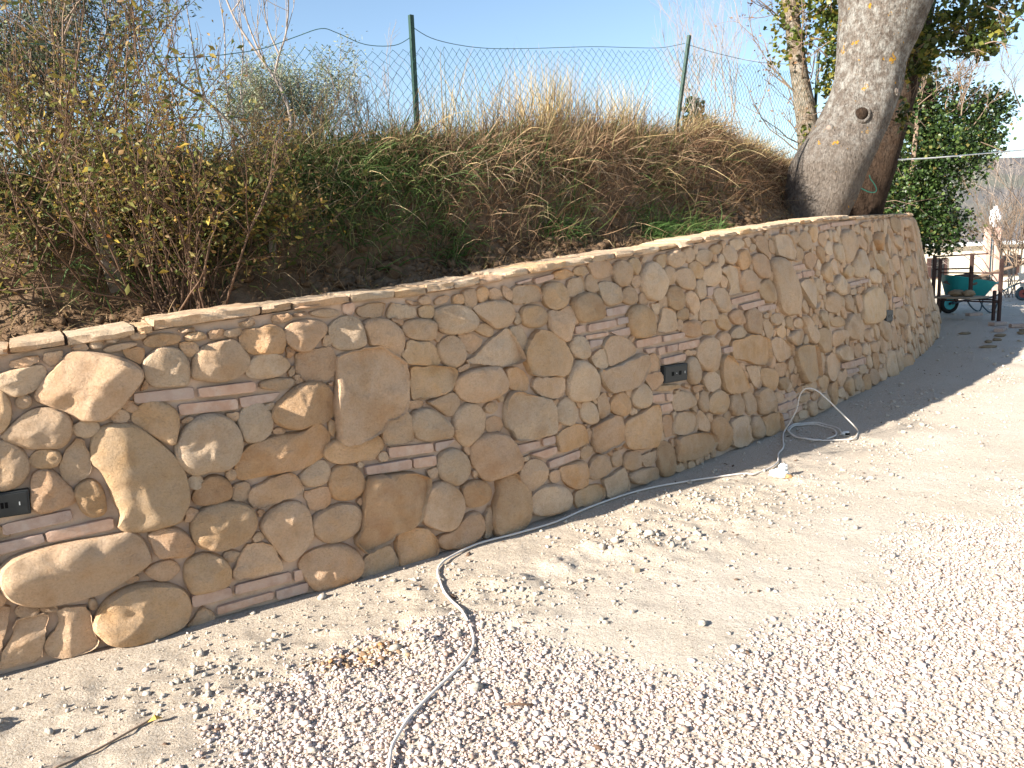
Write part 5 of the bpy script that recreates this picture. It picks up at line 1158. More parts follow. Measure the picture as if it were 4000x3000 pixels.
M['brown'] = stone_mat('brown sandstone', (.52, .345, .195), (.60, .425, .26), (.48, .30, .16), .3)

def brick_mat():
    m, nt, b = material('old brick', .95, .1)
    col = ramp(nt, noise(nt, 9, 5, .6), [(.3, (.42, .25, .165)), (.5, (.50, .325, .225)), (.72, (.36, .205, .135))])
    col = mix(nt, maprange(nt, noise(nt, 16, 5, .7), .48, .75, 0, .75), col, (.54, .43, .34))
    w = N(nt, 'ShaderNodeTexWhiteNoise', noise_dimensions='1D'); nt.links.new(island(nt), w.inputs['W'])
    col = hsv(nt, col, .5, maprange(nt, w.outputs[0], 0, 1, .65, 1.0), maprange(nt, w.outputs[0], 0, 1, .85, 1.12))
    nt.links.new(col, b.inputs['Base Color'])
    bump(nt, b, noise(nt, 90, 5, .7), .6, .004); return m
M['brick'] = brick_mat()

def mortar_mat():
    m, nt, b = material('lime mortar', .98, .05)
    col = ramp(nt, noise(nt, 7, 6, .65), [(.3, (.46, .32, .225)), (.55, (.57, .42, .31)), (.75, (.39, .27, .185))])
    col = mix(nt, maprange(nt, noise(nt, 230, 2), .35, .7, 0, .45), col, (.54, .41, .31))
    nt.links.new(col, b.inputs['Base Color'])
    p = bump(nt, b, noise(nt, 40, 5, .7), .7, .008)
    bump(nt, b, noise(nt, 260, 3, .7), .7, .003, p); return m
M['mortar'] = mortar_mat()

def ground_mat():
    m, nt, b = material('pale dry soil', .97, .08)
    col = ramp(nt, noise(nt, 1.3, 6, .65), [(.30, (.46, .385, .30)), (.5, (.535, .46, .375)), (.70, (.59, .52, .44))])
    at = N(nt, 'ShaderNodeAttribute', attribute_name='dug')
    col = mix(nt, at.outputs['Fac'], col, (.44, .355, .265))
    col = mix(nt, maprange(nt, noise(nt, 5.5, 6, .7), .5, .72, 0, .45), col, (.40, .325, .24))
    col = mix(nt, maprange(nt, noise(nt, 120, 4, .7), .38, .66, 0, .6), col, (.70, .64, .55))
    col = mix(nt, maprange(nt, noise(nt, 90, 4, .65), .57, .66, 0, .75), col, (.27, .205, .14))
    nt.links.new(col, b.inputs['Base Color'])
    p = bump(nt, b, noise(nt, 26, 6, .7), .9, .02)
    bump(nt, b, noise(nt, 120, 5, .75), 1., .008, p); return m
M['ground'] = ground_mat()

def pebble_mat():
    m, nt, b = material('pale gravel', .9, .2)
    w = N(nt, 'ShaderNodeTexWhiteNoise', noise_dimensions='1D'); nt.links.new(island(nt), w.inputs['W'])
    col = ramp(nt, w.outputs[0], [(0, (.25, .17, .13)), (.12, (.38, .28, .23)), (.35, (.50, .385, .325)), (.65, (.57, .465, .405)), (.93, (.64, .555, .50)), (1, (.34, .32, .31))])
    col = mix(nt, maprange(nt, noise(nt, 60, 3), .35, .7, 0, .35), col, (.52, .44, .375))
    nt.links.new(col, b.inputs['Base Color'])
    bump(nt, b, noise(nt, 300, 3), .3, .001); return m
M['pebble'] = pebble_mat()

def soil_mat():
    m, nt, b = material('brown bank soil', .98, .05)
    col = ramp(nt, noise(nt, 5, 7, .7), [(.28, (.085, .05, .029)), (.5, (.165, .105, .063)), (.72, (.27, .185, .12))])
    col = mix(nt, maprange(nt, noise(nt, 70, 4, .7), .48, .72, 0, .5), col, (.26, .18, .11))
    nt.links.new(col, b.inputs['Base Color'])
    p = bump(nt, b, noise(nt, 18, 6, .7), .9, .03)
    bump(nt, b, noise(nt, 110, 4, .7), .8, .006, p); return m
M['soil'] = soil_mat()

def leafy(name, stops, rough=.6, trans=.25, spec=.25):
    m, nt, b = material(name, rough, spec)
    w = N(nt, 'ShaderNodeTexWhiteNoise', noise_dimensions='1D'); nt.links.new(island(nt), w.inputs['W'])
    col = ramp(nt, w.outputs[0], stops)
    nt.links.new(col, b.inputs['Base Color'])
    if trans:
        t = N(nt, 'ShaderNodeBsdfTranslucent'); nt.links.new(col, t.inputs[0])
        ms = N(nt, 'ShaderNodeMixShader'); ms.inputs[0].default_value = trans
        nt.links.new(b.outputs[0], ms.inputs[1]); nt.links.new(t.outputs[0], ms.inputs[2])
        nt.links.new(ms.outputs[0], nt.nodes['Material Output'].inputs[0])
    return m
M['grass'] = leafy('green grass', [(0, (.042, .070, .017)), (.4, (.07, .115, .028)), (.8, (.12, .165, .05)), (1, (.30, .26, .11))])
M['bright_grass'] = leafy('fresh grass', [(0, (.04, .09, .018)), (.6, (.075, .15, .035)), (1, (.17, .21, .07))])
M['dry'] = leafy('dry brown grass', [(0, (.085, .044, .025)), (.35, (.18, .10, .055)), (.7, (.31, .195, .11)), (.9, (.48, .34, .20)), (1, (.11, .11, .04))], .8)
M['dry_lit'] = leafy('brown dead weeds', [(0, (.12, .07, .035)), (.4, (.22, .14, .075)), (.8, (.34, .235, .13)), (1, (.12, .13, .04))], .8)
M['straw'] = leafy('yellow dry grass', [(0, (.34, .23, .10)), (.4, (.48, .35, .17)), (.8, (.60, .47, .25)), (1, (.26, .26, .09))], .75)
M['stalk'] = leafy('tall dead stalks', [(0, (.24, .15, .09)), (.5, (.40, .28, .17)), (1, (.52, .39, .26))], .8)
M['shrubleaf'] = leafy('autumn shrub leaves', [(0, (.20, .115, .05)), (.2, (.26, .17, .065)), (.4, (.17, .175, .045)), (.70, (.075, .10, .025)), (.88, (.24, .18, .045)), (.96, (.42, .31, .05)), (1, (.36, .15, .04))], .55, .35)
M['olive'] = leafy('dark olive leaves', [(0, (.035, .055, .03)), (.4, (.065, .09, .05)), (.75, (.11, .13, .08)), (1, (.19, .20, .14))], .5, .15)
M['silver'] = leafy('silvery olive leaves', [(0, (.14, .17, .095)), (.5, (.23, .26, .16)), (1, (.36, .37, .26))], .55, .25)
M['ivy'] = leafy('ivy leaves', [(0, (.013, .028, .008)), (.4, (.026, .052, .013)), (.75, (.05, .09, .022)), (.93, (.10, .14, .035)), (1, (.22, .15, .05))], .42, .2, .4)
M['ivy_sun'] = leafy('yellowing ivy leaves', [(0, (.05, .075, .014)), (.4, (.10, .13, .022)), (.75, (.19, .19, .035)), (1, (.36, .27, .05))], .42, .3, .4)
M['ivy_mid'] = leafy('green and yellow ivy leaves', [(0, (.03, .05, .012)), (.45, (.06, .09, .018)), (.75, (.12, .14, .028)), (.92, (.25, .22, .04)), (1, (.36, .27, .05))], .42, .3, .4)
M['russet'] = leafy('russet dead leaves', [(0, (.20, .09, .04)), (.5, (.32, .17, .08)), (1, (.45, .28, .15))], .8, .3)
M['litter'] = leafy('earth and leaf litter', [(0, (.12, .07, .04)), (.5, (.26, .17, .10)), (.85, (.36, .26, .17)), (1, (.36, .17, .06))], .9, 0)
M['twig'] = plain('grey brown twigs', (.20, .145, .105), .9, .1)
M['paletwig'] = plain('pale winter twigs', (.30, .255, .22), .9, .1)
M['stem'] = plain('brown shrub stems', (.12, .075, .05), .85, .15)

def bark_mat(name, a, b_, lichen=.5, orange=True, vs=42, hi=(.43, .42, .385)):
    m, nt, b = material(name, .95, .08)
    mp = N(nt, 'ShaderNodeMapping'); mp.inputs['Scale'].default_value = (1, 1, .45); nt.links.new(pos(nt), mp.inputs[0])
    v = N(nt, 'ShaderNodeTexVoronoi', Scale=vs, feature='F1'); nt.links.new(mp.outputs[0], v.inputs['Vector'])
    v2 = N(nt, 'ShaderNodeTexNoise', Scale=vs*1.3, Detail=7, Roughness=.72); nt.links.new(mp.outputs[0], v2.inputs['Vector'])
    col = ramp(nt, v2.outputs['Fac'], [(.3, a), (.68, b_)])
    z = N(nt, 'ShaderNodeSeparateXYZ'); nt.links.new(pos(nt), z.inputs[0])
    up = maprange(nt, z.outputs[2], 2.2, 3.0, .15, 1)
    li = maprange(nt, noise(nt, 11, 7, .75), .44, .62, 0, 1)
    mm = N(nt, 'ShaderNodeMath', operation='MULTIPLY'); nt.links.new(li, mm.inputs[0]); nt.links.new(up, mm.inputs[1])
    m2 = N(nt, 'ShaderNodeMath', operation='MULTIPLY'); nt.links.new(mm.outputs[0], m2.inputs[0]); m2.inputs[1].default_value = lichen
    col = mix(nt, m2.outputs[0], col, hi)
    if orange:
        col = mix(nt, maprange(nt, noise(nt, 7.3, 6, .7), .635, .66, 0, .95), col, (.52, .28, .03))
    nt.links.new(col, b.inputs['Base Color'])
    p = bump(nt, b, v.outputs['Distance'], 1., .03)
    bump(nt, b, v2.outputs['Fac'], 1., .05, p); return m
M['bark'] = bark_mat('grey lichened bark', (.10, .080, .065), (.25, .21, .175), .85)
M['redbark'] = bark_mat('dark reddish bark', (.022, .014, .010), (.065, .042, .028), .05, False, 30)
M['thinbark'] = bark_mat('pale brown bark', (.16, .115, .075), (.30, .235, .165), .5, False, 30)
M['woundbark'] = plain('smooth callus bark', (.21, .165, .135), .85, .1, .2, 30, .4)
M['greenpaint'] = plain('dark green paint', (.012, .042, .030), .5, .4, .3, 40, .1)
M['greenwire'] = plain('green coated wire', (.035, .095, .075), .5, .4, .1)
M['board'] = plain('weathered grey board', (.20, .165, .135), .95, .05, .35, 14, .5)
M['blackplastic'] = plain('black plastic', (.022, .024, .024), .55, .4, .2, 30, .12)
M['void'] = plain('dark slot', (.004, .004, .004), .8, .1, 0, 10, 0)
M['cord'] = plain('off white cord rubber', (.66, .60, .53), .6, .3, .12, 30, .1)
M['plugwhite'] = plain('grey white plug', (.60, .60, .58), .5, .4, .1)
M['plaster'] = plain('white plaster', (.80, .79, .75), .95, .1, .06, 40, .5)
M['chip'] = plain('orange brown fragment', (.42, .24, .11), .95, .1, .3, 60, .5)
M['clod'] = plain('grey mortar clods', (.44, .385, .32), .97, .05, .22, 30, .6)
M['rust'] = plain('rusty brown steel', (.050, .027, .022), .75, .3, .45, 18, .3)
M['teal'] = plain('teal painted steel', (.015, .27, .29), .45, .45, .15, 9, .05)
M['tyre'] = plain('black rubber tyre', (.018, .017, .016), .85, .2, .25, 30, .2)
M['tube'] = plain('blue grey tube', (.035, .065, .085), .5, .4, .2)
M['grip'] = plain('pale grips', (.55, .42, .36), .7, .3)
M['redrim'] = plain('red painted rim', (.26, .05, .045), .5, .4)
M['sand'] = plain('damp sand heap', (.13, .105, .085), .97, .05, .35, 18, .8)
M['plank'] = plain('dusty plank', (.34, .28, .21), .95, .1, .25, 12, .4)
M['rock'] = plain('brown field stone', (.24, .185, .12), .95, .1, .3, 12, .6)
M['pink'] = plain('pinkish brick pillar', (.50, .335, .275), .95, .1, .22, 22, .4)
M['cream'] = plain('cream render', (.62, .55, .43), .95, .1, .12, 1.2, .2)
M['roofgrey'] = plain('pale roof sheet', (.60, .60, .58), .8, .2, .2, 2, .1)
M['glass'] = plain('dark window', (.012, .013, .015), .2, .5, .1, 5, 0)
M['bag'] = plain('white plastic bag', (.85, .86, .88), .45, .4, .03, 20, .2)
M['whitewire'] = plain('white cable sheath', (.72, .72, .70), .6, .3, .03)
M['greenstring'] = plain('green string', (.10, .40, .28), .7, .2, .1)
M['deadleaf'] = plain('ochre dead leaf', (.48, .29, .06), .8, .2, .3, 60, .2)
def hill_mat():
    m, nt, b = material('haze-tinted winter woodland', 1, 0)
    col = ramp(nt, noise(nt, .06, 9, .7), [(.3, (.10, .098, .105)), (.5, (.14, .132, .13)), (.7, (.19, .172, .155))])  # bare-wood greys with the distance haze put into the colour
    col = mix(nt, maprange(nt, noise(nt, .018, 3), .52, .60, 0, .6), col, (.13, .14, .105))
    nt.links.new(col, b.inputs['Base Color']); return m
M['hill'] = hill_mat()

# ---------------------------------------------------------------- ground
def axis(lo, hi, parts):
    out = [lo]
    for end, step in parts:
        n = max(1, int(round((end-out[-1])/step))); out += list(np.linspace(out[-1], end, n+1)[1:])
    return np.array(out)
WS = np.array(WALL); wS = WS[:, 0]
def wi(s, c): return np.interp(s, wS, WS[:, c])
def wall_pt(s, z, out=0.):
    s = np.asarray(s, float); z = np.asarray(z, float)
    k = out-wi(s, 5)*z
    return np.stack([wi(s, 1)+wi(s, 3)*k, wi(s, 2)+wi(s, 4)*k, z+0*s], -1)
def wall_h(s): return wi(s, 6)
def wall_dist(X, Y):
    """signed distance in front of the wall base line (positive = yard), sampled"""
    best = np.full(X.shape, 1e9); sg = np.zeros(X.shape)
    for i in range(0, len(WS), 2):
        dx = X-WS[i, 1]; dy = Y-WS[i, 2]; d = dx*dx+dy*dy
        m = d < best; best = np.where(m, d, best); sg = np.where(m, dx*WS[i, 3]+dy*WS[i, 4], sg)
    return sg
def ground_z(X, Y, wd=None):
    z = .030*fbm(X*.9, Y*.9, 3, 3)+.022*fbm(X*2.7, Y*2.7, 11, 3)
    near = np.clip((7.5-Y)/4, 0, 1)
    z = z+near*(.013*fbm(X*9, Y*9, 21, 3))
    if wd is not None:
        # worked, lumpy strip of loose soil along the wall foot
        strip = np.exp(-((wd-.55)/.42)**2)
        z = z+near*strip*(.12*np.clip(fbm(X*5.5, Y*5.5, 5, 4)+.02, 0, 1)+.03*fbm(X*14, Y*14, 9, 2)+.012*fbm(X*40, Y*40, 10, 2))
        z = z*np.clip(.35+wd*1.4, .35, 1)
        z = z+np.clip((Y-6)/3, 0, 1)*np.clip((17-Y)/4, 0, 1)*(.05*fbm(X*2.2, Y*2.2, 41, 4))
    far = np.clip((Y-20.5)/13, 0, 1); far = far*far*(3-2*far)
    z = z*np.clip((30-Y)/15, 0, 1)-2.8*far
    return z
xs = axis(-400, 400, [(-60, 60), (-12, 6), (-3.2, .6), (-2.3, .06), (3.6, .02), (6, .05), (14, .25), (40, 2), (400, 60)])
ys = axis(-40, 900, [(-4, 4), (1.6, .35), (5.2, .02), (8, .04), (16, .16), (36, .8), (80, 4), (900, 80)])
GX, GY = np.meshgrid(xs, ys)
WD = wall_dist(GX, GY)
GZ = ground_z(GX, GY, WD)
# under the bank the sheet simply stays low
ground = mk('ground', np.stack([GX, GY, GZ], -1).reshape(-1, 3), grid_faces(len(ys), len(xs)), M['ground'], center=False)
dug = np.clip(1.15-(WD-.35)/.75+1.2*fbm(GX*1.6, GY*1.6, 43, 4), 0, 1)+np.clip((-.4-GX)*.9, 0, .8)*np.clip((4.2-GY), 0, 1)
at = ground.data.attributes.new('dug', 'FLOAT', 'POINT'); at.data.foreach_set('value', np.clip(dug, 0, 1).astype(np.float32).ravel())
tag(ground, 'pale dry soil yard in front of the stone wall', kind='structure')

def gz(x, y):
    X = np.atleast_1d(np.float64(x)); Y = np.atleast_1d(np.float64(y))
    return float(ground_z(X, Y, wall_dist(X, Y))[0])

# gravel: thousands of small pale pebbles
GP = np.array(GRAVEL)
def gravel_amount(X, Y):
    """1 well inside the gravelled part, 0 on the bare soil"""
    n = len(GP); ins = np.zeros(X.shape, bool); dm = np.full(X.shape, 1e9)
    for i in range(n):
        x1, y1 = GP[i]; x2, y2 = GP[(i+1) % n]
        c = (y1 > Y) != (y2 > Y)
        with np.errstate(divide='ignore', invalid='ignore'): xi = (x2-x1)*(Y-y1)/(y2-y1)+x1
        ins ^= c & (X < xi)
        ex, ey = x2-x1, y2-y1; t = np.clip(((X-x1)*ex+(Y-y1)*ey)/(ex*ex+ey*ey+1e-9), 0, 1)
        dm = np.minimum(dm, np.hypot(X-x1-t*ex, Y-y1-t*ey))
    sd = np.where(ins, dm, -dm)
    sd = sd+.75*fbm(X*1.5, Y*1.5, 31, 4)+.25*fbm(X*7, Y*7, 33, 2)
    return np.clip((sd+.16)/.34, 0, 1)
def ico():
    t = (1+5**.5)/2
    V = np.array([(-1,t,0),(1,t,0),(-1,-t,0),(1,-t,0),(0,-1,t),(0,1,t),(0,-1,-t),(0,1,-t),(t,0,-1),(t,0,1),(-t,0,-1),(-t,0,1)], float)
    V /= np.linalg.norm(V[0])
    F = np.array([(0,11,5),(0,5,1),(0,1,7),(0,7,10),(0,10,11),(1,5,9),(5,11,4),(11,10,2),(10,7,6),(7,1,8),(3,9,4),(3,4,2),(3,2,6),(3,6,8),(3,8,9),(4,9,5),(2,4,11),(6,2,10),(8,6,7),(9,8,1)])
    return V, F
ICOV, ICOF = ico()
def lumps(name, P, size, mat, flat=.6, jit=.22, sink=.3, el=.35, BV=None, BF=None):
    n = len(P); r = RNG; BV = ICOV if BV is None else BV; BF = ICOF if BF is None else BF; nb = len(BV)
    V = BV[None]*(1+jit*r.standard_normal((n, nb, 1)))
    sc = np.stack([size*(1+el*r.random(n)), size*(1-.25*r.random(n)), size*flat*(.8+.5*r.random(n))], -1)
    V = V*sc[:, None, :]
    a = r.random(n)*6.283; tl = (r.random(n)-.5)*.9
    c, s = np.cos(tl)[:, None], np.sin(tl)[:, None]
    V = np.stack([V[..., 0]*c-V[..., 2]*s, V[..., 1], V[..., 0]*s+V[..., 2]*c], -1)
    c, s = np.cos(a)[:, None], np.sin(a)[:, None]
    V = np.stack([V[..., 0]*c-V[..., 1]*s, V[..., 0]*s+V[..., 1]*c, V[..., 2]], -1)
    V = V+P[:, None, :]+np.array([0, 0, 1])*(sc[:, 2]*(1-sink))[:, None, None]
    F = BF[None]+(np.arange(n)*nb)[:, None, None]
    return mk(name, V.reshape(-1, 3), F.reshape(-1, 3), mat, center=False)
def scatter(n, x0, x1, y0, y1):
    return x0+(x1-x0)*RNG.random(n), y0+(y1-y0)*RNG.random(n)
px, py = scatter(285000, -1.7, 4.3, 1.75, 6.2)
am = gravel_amount(px, py)
infr = (np.abs(px) < .66*py+.2)
keep = (RNG.random(len(px)) < am**1.4*.97+.006) & infr & (wall_dist(px, py) > .12)
px, py = px[keep], py[keep]
sz = np.exp(RNG.normal(math.log(.0053), .40, len(px))); sz = np.clip(sz, .0022, .015)
sz = np.where(RNG.random(len(px)) < .25, sz*.6, sz)
lift = np.where(RNG.random(len(px)) < .40*gravel_amount(px, py), .004, 0.)
PZ = ground_z(px, py, wall_dist(px, py))+lift
OCTV = np.array([(1,0,0),(0,1,0),(-1,0,0),(0,-1,0),(0,0,1),(0,0,-1)], float)*1.08
OCTF = np.array([(0,1,4),(1,2,4),(2,3,4),(3,0,4),(1,0,5),(2,1,5),(3,2,5),(0,3,5)])
nr = py < 3.3
allP = np.stack([px, py, PZ], -1)
g = lumps('gravel', allP[nr], sz[nr], M['pebble'], .52, .13, .62)
tag(g, 'pale pinkish white gravel strewn over the near part of the yard', 'gravel', kind='stuff')
g = lumps('far_gravel', allP[~nr], sz[~nr], M['pebble'], .5, .10, .6, .35, OCTV, OCTF)
tag(g, 'pale gravel thinning out over the far part of the yard', 'gravel', kind='stuff')

# crumbs and clods of soil along the wall foot
px, py = scatter(60000, -2.6, 5.5, 1.9, 8.5)
wd = wall_dist(px, py)
pr = np.exp(-((wd-.5)/.5)**2)*np.clip(.22+2.2*fbm(px*1.8, py*1.8, 51, 3), 0, 1)+.05
keep = (RNG.random(len(px)) < pr*1.5) & (wd > .03) & (np.abs(px) < .72*py+.3)
px, py = px[keep], py[keep]
sz = np.clip(np.exp(RNG.normal(math.log(.0045), .55, len(px))), .0018, .022)
g = lumps('soil_crumbs', np.stack([px, py, ground_z(px, py, wall_dist(px, py))], -1), sz, M['ground'], .7, .2, .45)
tag(g, 'loose crumbs of soil along the foot of the wall', 'soil', kind='stuff')
px, py = scatter(9000, 1.5, 11.5, 7.5, 18)
k = (px < .66*py) & (wall_dist(px, py) > .05) & (RNG.random(len(px)) < np.clip(.3+2*fbm(px*.8, py*.8, 57, 3), .05, 1)); px, py = px[k], py[k]
g = lumps('far_crumbs', np.stack([px, py, ground_z(px, py, wall_dist(px, py))], -1), np.clip(np.exp(RNG.normal(math.log(.011), .5, len(px))), .004, .04), M['ground'], .6, .2, .45)
tag(g, 'crumbs of soil on the shaded far ground', 'soil', kind='stuff')
# a patch of grey mortar clods in the left foreground
q = []
for cx, cy, sx, sy, n, s0 in ((-1.45, 2.58, .16, .05, 34, .007), (-1.05, 2.75, .22, .05, 34, .005), (-.25, 3.33, .2, .05, 40, .006), (.75, 3.95, .30, .09, 55, .008), (1.25, 4.5, .2, .1, 25, .008)):
    for _ in range(n): q.append((random.gauss(cx, sx), random.gauss(cy, sy)+.0, s0*math.exp(random.gauss(0, .45))))
q = np.array(q); q = q[wall_dist(q[:, 0], q[:, 1]) > .1]
g = lumps('mortar_clods', np.stack([q[:, 0], q[:, 1], ground_z(q[:, 0], q[:, 1], wall_dist(q[:, 0], q[:, 1]))], -1), q[:, 2], M['clod'], .75, .2, .4)
tag(g, 'grey crumbly mortar clods lying on the soil', 'mortar clods', kind='stuff')

# ---------------------------------------------------------------- the wall
s_mid = 6.0
wroot = empty('stone_wall', tuple(wall_pt(s_mid, 0.)), 'curved retaining wall of rounded tan fieldstones with brick courses', 'wall')
# mortar body
sa = np.arange(.6, 18.6, .035); nz = 52
SS, VV = np.meshgrid(sa, np.linspace(0, 1, nz), indexing='ij')
ZZ = VV*(wall_h(SS)+.005)-.03*(1-VV)
outs = -.008+.030*fbm(SS*14, ZZ*14, 71, 3)+.02*fbm(SS*3, ZZ*3, 77, 2)
front = wall_pt(SS, ZZ, outs)
V = front.reshape(-1, 3).tolist(); F = [tuple(f) for f in grid_faces(len(sa), nz)]
na = len(sa); b0 = len(V)
V += wall_pt(sa, wall_h(sa)+.005, -.34).tolist(); V += wall_pt(sa, 0*sa-.03, -.55).tolist()
for i in range(na-1):
    F.append((i*nz+nz-1, (i+1)*nz+nz-1, b0+i+1, b0+i)); F.append((b0+i, b0+i+1, b0+na+i+1, b0+na+i))
mk('mortar', V, F, M['mortar'], wroot)

def chaikin(p, r, it):
    for _ in range(it):
        q = np.roll(p, -1, 0); p = np.stack([p*(1-r)+q*r, p*r+q*(1-r)], 1).reshape(-1, 2)
    return p
def resample(p, n):
    q = np.vstack([p, p[:1]]); L = np.concatenate([[0], np.cumsum(np.linalg.norm(np.diff(q, axis=0), axis=1))])
    t = np.linspace(0, L[-1], n, endpoint=False)
    return np.stack([np.interp(t, L, q[:, 0]), np.interp(t, L, q[:, 1])], -1), L[-1]
def area(p):
    q = np.roll(p, -1, 0); return .5*abs((p[:, 0]*q[:, 1]-q[:, 0]*p[:, 1]).sum())
def stone_geo(kind, poly, seed):
    rr = random.Random(seed)
    k = kind[0].upper()
    p = chaikin(poly, {'S': .25, 'F': .16, 'B': .05}[k], {'S': 2, 'F': 2, 'B': 1}[k])
    A = area(p); w = math.sqrt(A)
    per = resample(p, 16)[1]
    n = int(np.clip(per/.016, 14, 52))
    p, _ = resample(p, n)
    c = p.mean(0)
    if k != 'B':
        p = c+(p-c)*(1+.0065/np.maximum(np.linalg.norm(p-c, axis=1), .02))[:, None]
    if k == 'F':
        p = p+np.array([[rr.gauss(0, .0022), rr.gauss(0, .0022)] for _ in range(n)])
    if k == 'S':
        P_ = np.clip(.25*w, .020, .068)*rr.uniform(.75, 1.15)
        prof = [(1., -.045, 0), (1.01, .14, 0), (.985, .46, .35), (.935, .70, .8), (.83, .86, 1), (.71, .94, 1), (.58, .97, 1), (.44, 1., 1), (.30, 1., 1), (.15, 1.01, 1)]
    elif k == 'F':
        P_ = np.clip(.15*w, .014, .045)*rr.uniform(.8, 1.35)
        prof = [(1., -.045, 0), (1.01, .42, 0), (.99, .80, .3), (.945, .95, .8), (.83, 1., 1), (.70, 1.02, 1), (.56, 1.02, 1), (.42, 1., 1), (.28, 1., 1), (.14, 1., 1)]
    else:
        P_ = rr.uniform(.010, .022)
        prof = [(1., -.03, 0), (1., .55, .1), (.985, .95, .2), (.9, 1., .4), (.6, 1., .4), (.3, 1., .4)]
    tx = rr.gauss(0, .10 if k != 'B' else .02); tz = rr.gauss(0, .10 if k != 'B' else .03)
    if k == 'S': tx, tz = tx*.7, tz*.7
    if k != 'B': tx += .09*np.clip((3.6-c[0])/1.8, 0, 1)
    am = (.28 if k == 'S' else .34 if k == 'F' else .16)*P_
    fr = 1.0/np.clip(w*.42, .03, .16)
    off = Vector((rr.random()*90, rr.random()*90, rr.random()*90))
    planes = []
    if k != 'B':
        for _ in range((3 if w > .09 else 2) if k == 'F' else (2 if w > .12 else 1)):
            a_ = rr.random()*6.283
            planes.append((math.cos(a_), math.sin(a_), P_*rr.uniform(.86, 1.12), P_/w*rr.uniform(.5, 1.5), w*rr.uniform(-.05, .30)))
    V = []; F = []
    for (f, o, nm) in prof:
        q = c+(p-c)*f
        for j in range(n):
            if o < 0: ov = o
            else:
                d = q[j]-c
                nv = mnoise.noise(Vector((q[j][0]*fr, q[j][1]*fr, 0))+off)+.5*mnoise.noise(Vector((q[j][0]*fr*2.7, q[j][1]*fr*2.7, 3))+off)
                nv = nv*.75+(.9 if k == 'F' else .75)*(abs(mnoise.noise(Vector((q[j][0]*fr*.8, q[j][1]*fr*.8, 7))+off))-.25)*1.3
                ov = o*P_+nm*(am*nv+d[0]*tx+d[1]*tz)
                if nm > .3:
                    for (ax_, az_, h0, sl, of) in planes:
                        ov = min(ov, h0-sl*(d[0]*ax_+d[1]*az_-of)+am*.35*nv)
                ov = max(ov, .005 if nm else .002)
            V.append((q[j][0], q[j][1], ov))
    m = len(prof)
    V.append((c[0], c[1], prof[-1][1]*P_+am*mnoise.noise(Vector((c[0]*fr, c[1]*fr, 0))+off)))
    for i in range(m-1):
        for j in range(n):
            F.append((i*n+j, i*n+(j+1) % n, (i+1)*n+(j+1) % n, (i+1)*n+j))
    for j in range(n): F.append(((m-1)*n+j, (m-1)*n+(j+1) % n, m*n))
    V = np.array(V)
    return wall_pt(V[:, 0], V[:, 1], V[:, 2]), F
CENTERS = []
items = []
for idx, (kind, flat) in enumerate(STONES):
    poly = np.array(flat, float).reshape(-1, 2)/1000.
    if kind[0] == 'X': continue
    # orientation: counter clockwise in (s, z) seen from the yard
    q = np.roll(poly, -1, 0)
    if (poly[:, 0]*q[:, 1]-q[:, 0]*poly[:, 1]).sum() < 0: poly = poly[::-1]
    wp = wall_pt(poly[:, 0].mean(), poly[:, 1].mean()); dd = math.hypot(wp[0], wp[1])
    tx_ = wi(poly[:, 0].mean(), 3)*wp[0]+wi(poly[:, 0].mean(), 4)*wp[1]
    items.append((area(poly)*abs(tx_)/dd/dd**2, idx, kind, poly))
items.sort(key=lambda t: -t[0])
nst = 0; smallV = []; smallF = []
for seen, idx, kind, poly in items:
    V, F = stone_geo(kind, poly, 1000+idx)
    if kind[0] == 'B':
        o = mk('brick', V, F, M['brick'], wroot); o.data.set_sharp_from_angle(angle=math.radians(35)); continue
    t = kind[1:] or ''
    mat = M['tan']
    if t == 'y': mat = M['ochre']
    elif t == 'w': mat = M['pale']
    elif t == 'b': mat = M['brown']
    elif t == 'r': mat = M['brick']
    elif not t: mat = [M['tan']]*6+[M['pale'], M['ochre'], M['ochre'], M['brown']]; mat = mat[idx*7 % 10] if nst > 60 else [M['tan'], M['tan'], M['pale'], M['tan'], M['ochre']][idx % 5]
    if nst < 300:
        o = mk('stone', V, F, mat, wroot); o.data.set_sharp_from_angle(angle=math.radians(33)); nst += 1
    else:
        b = len(smallV); smallV += V.tolist(); smallF += [tuple(i+b for i in f) for f in F]
o = mk('small_stones', smallV, smallF, M['tan'], wroot); o['kind'] = 'stuff'; o.data.set_sharp_from_angle(angle=math.radians(35))

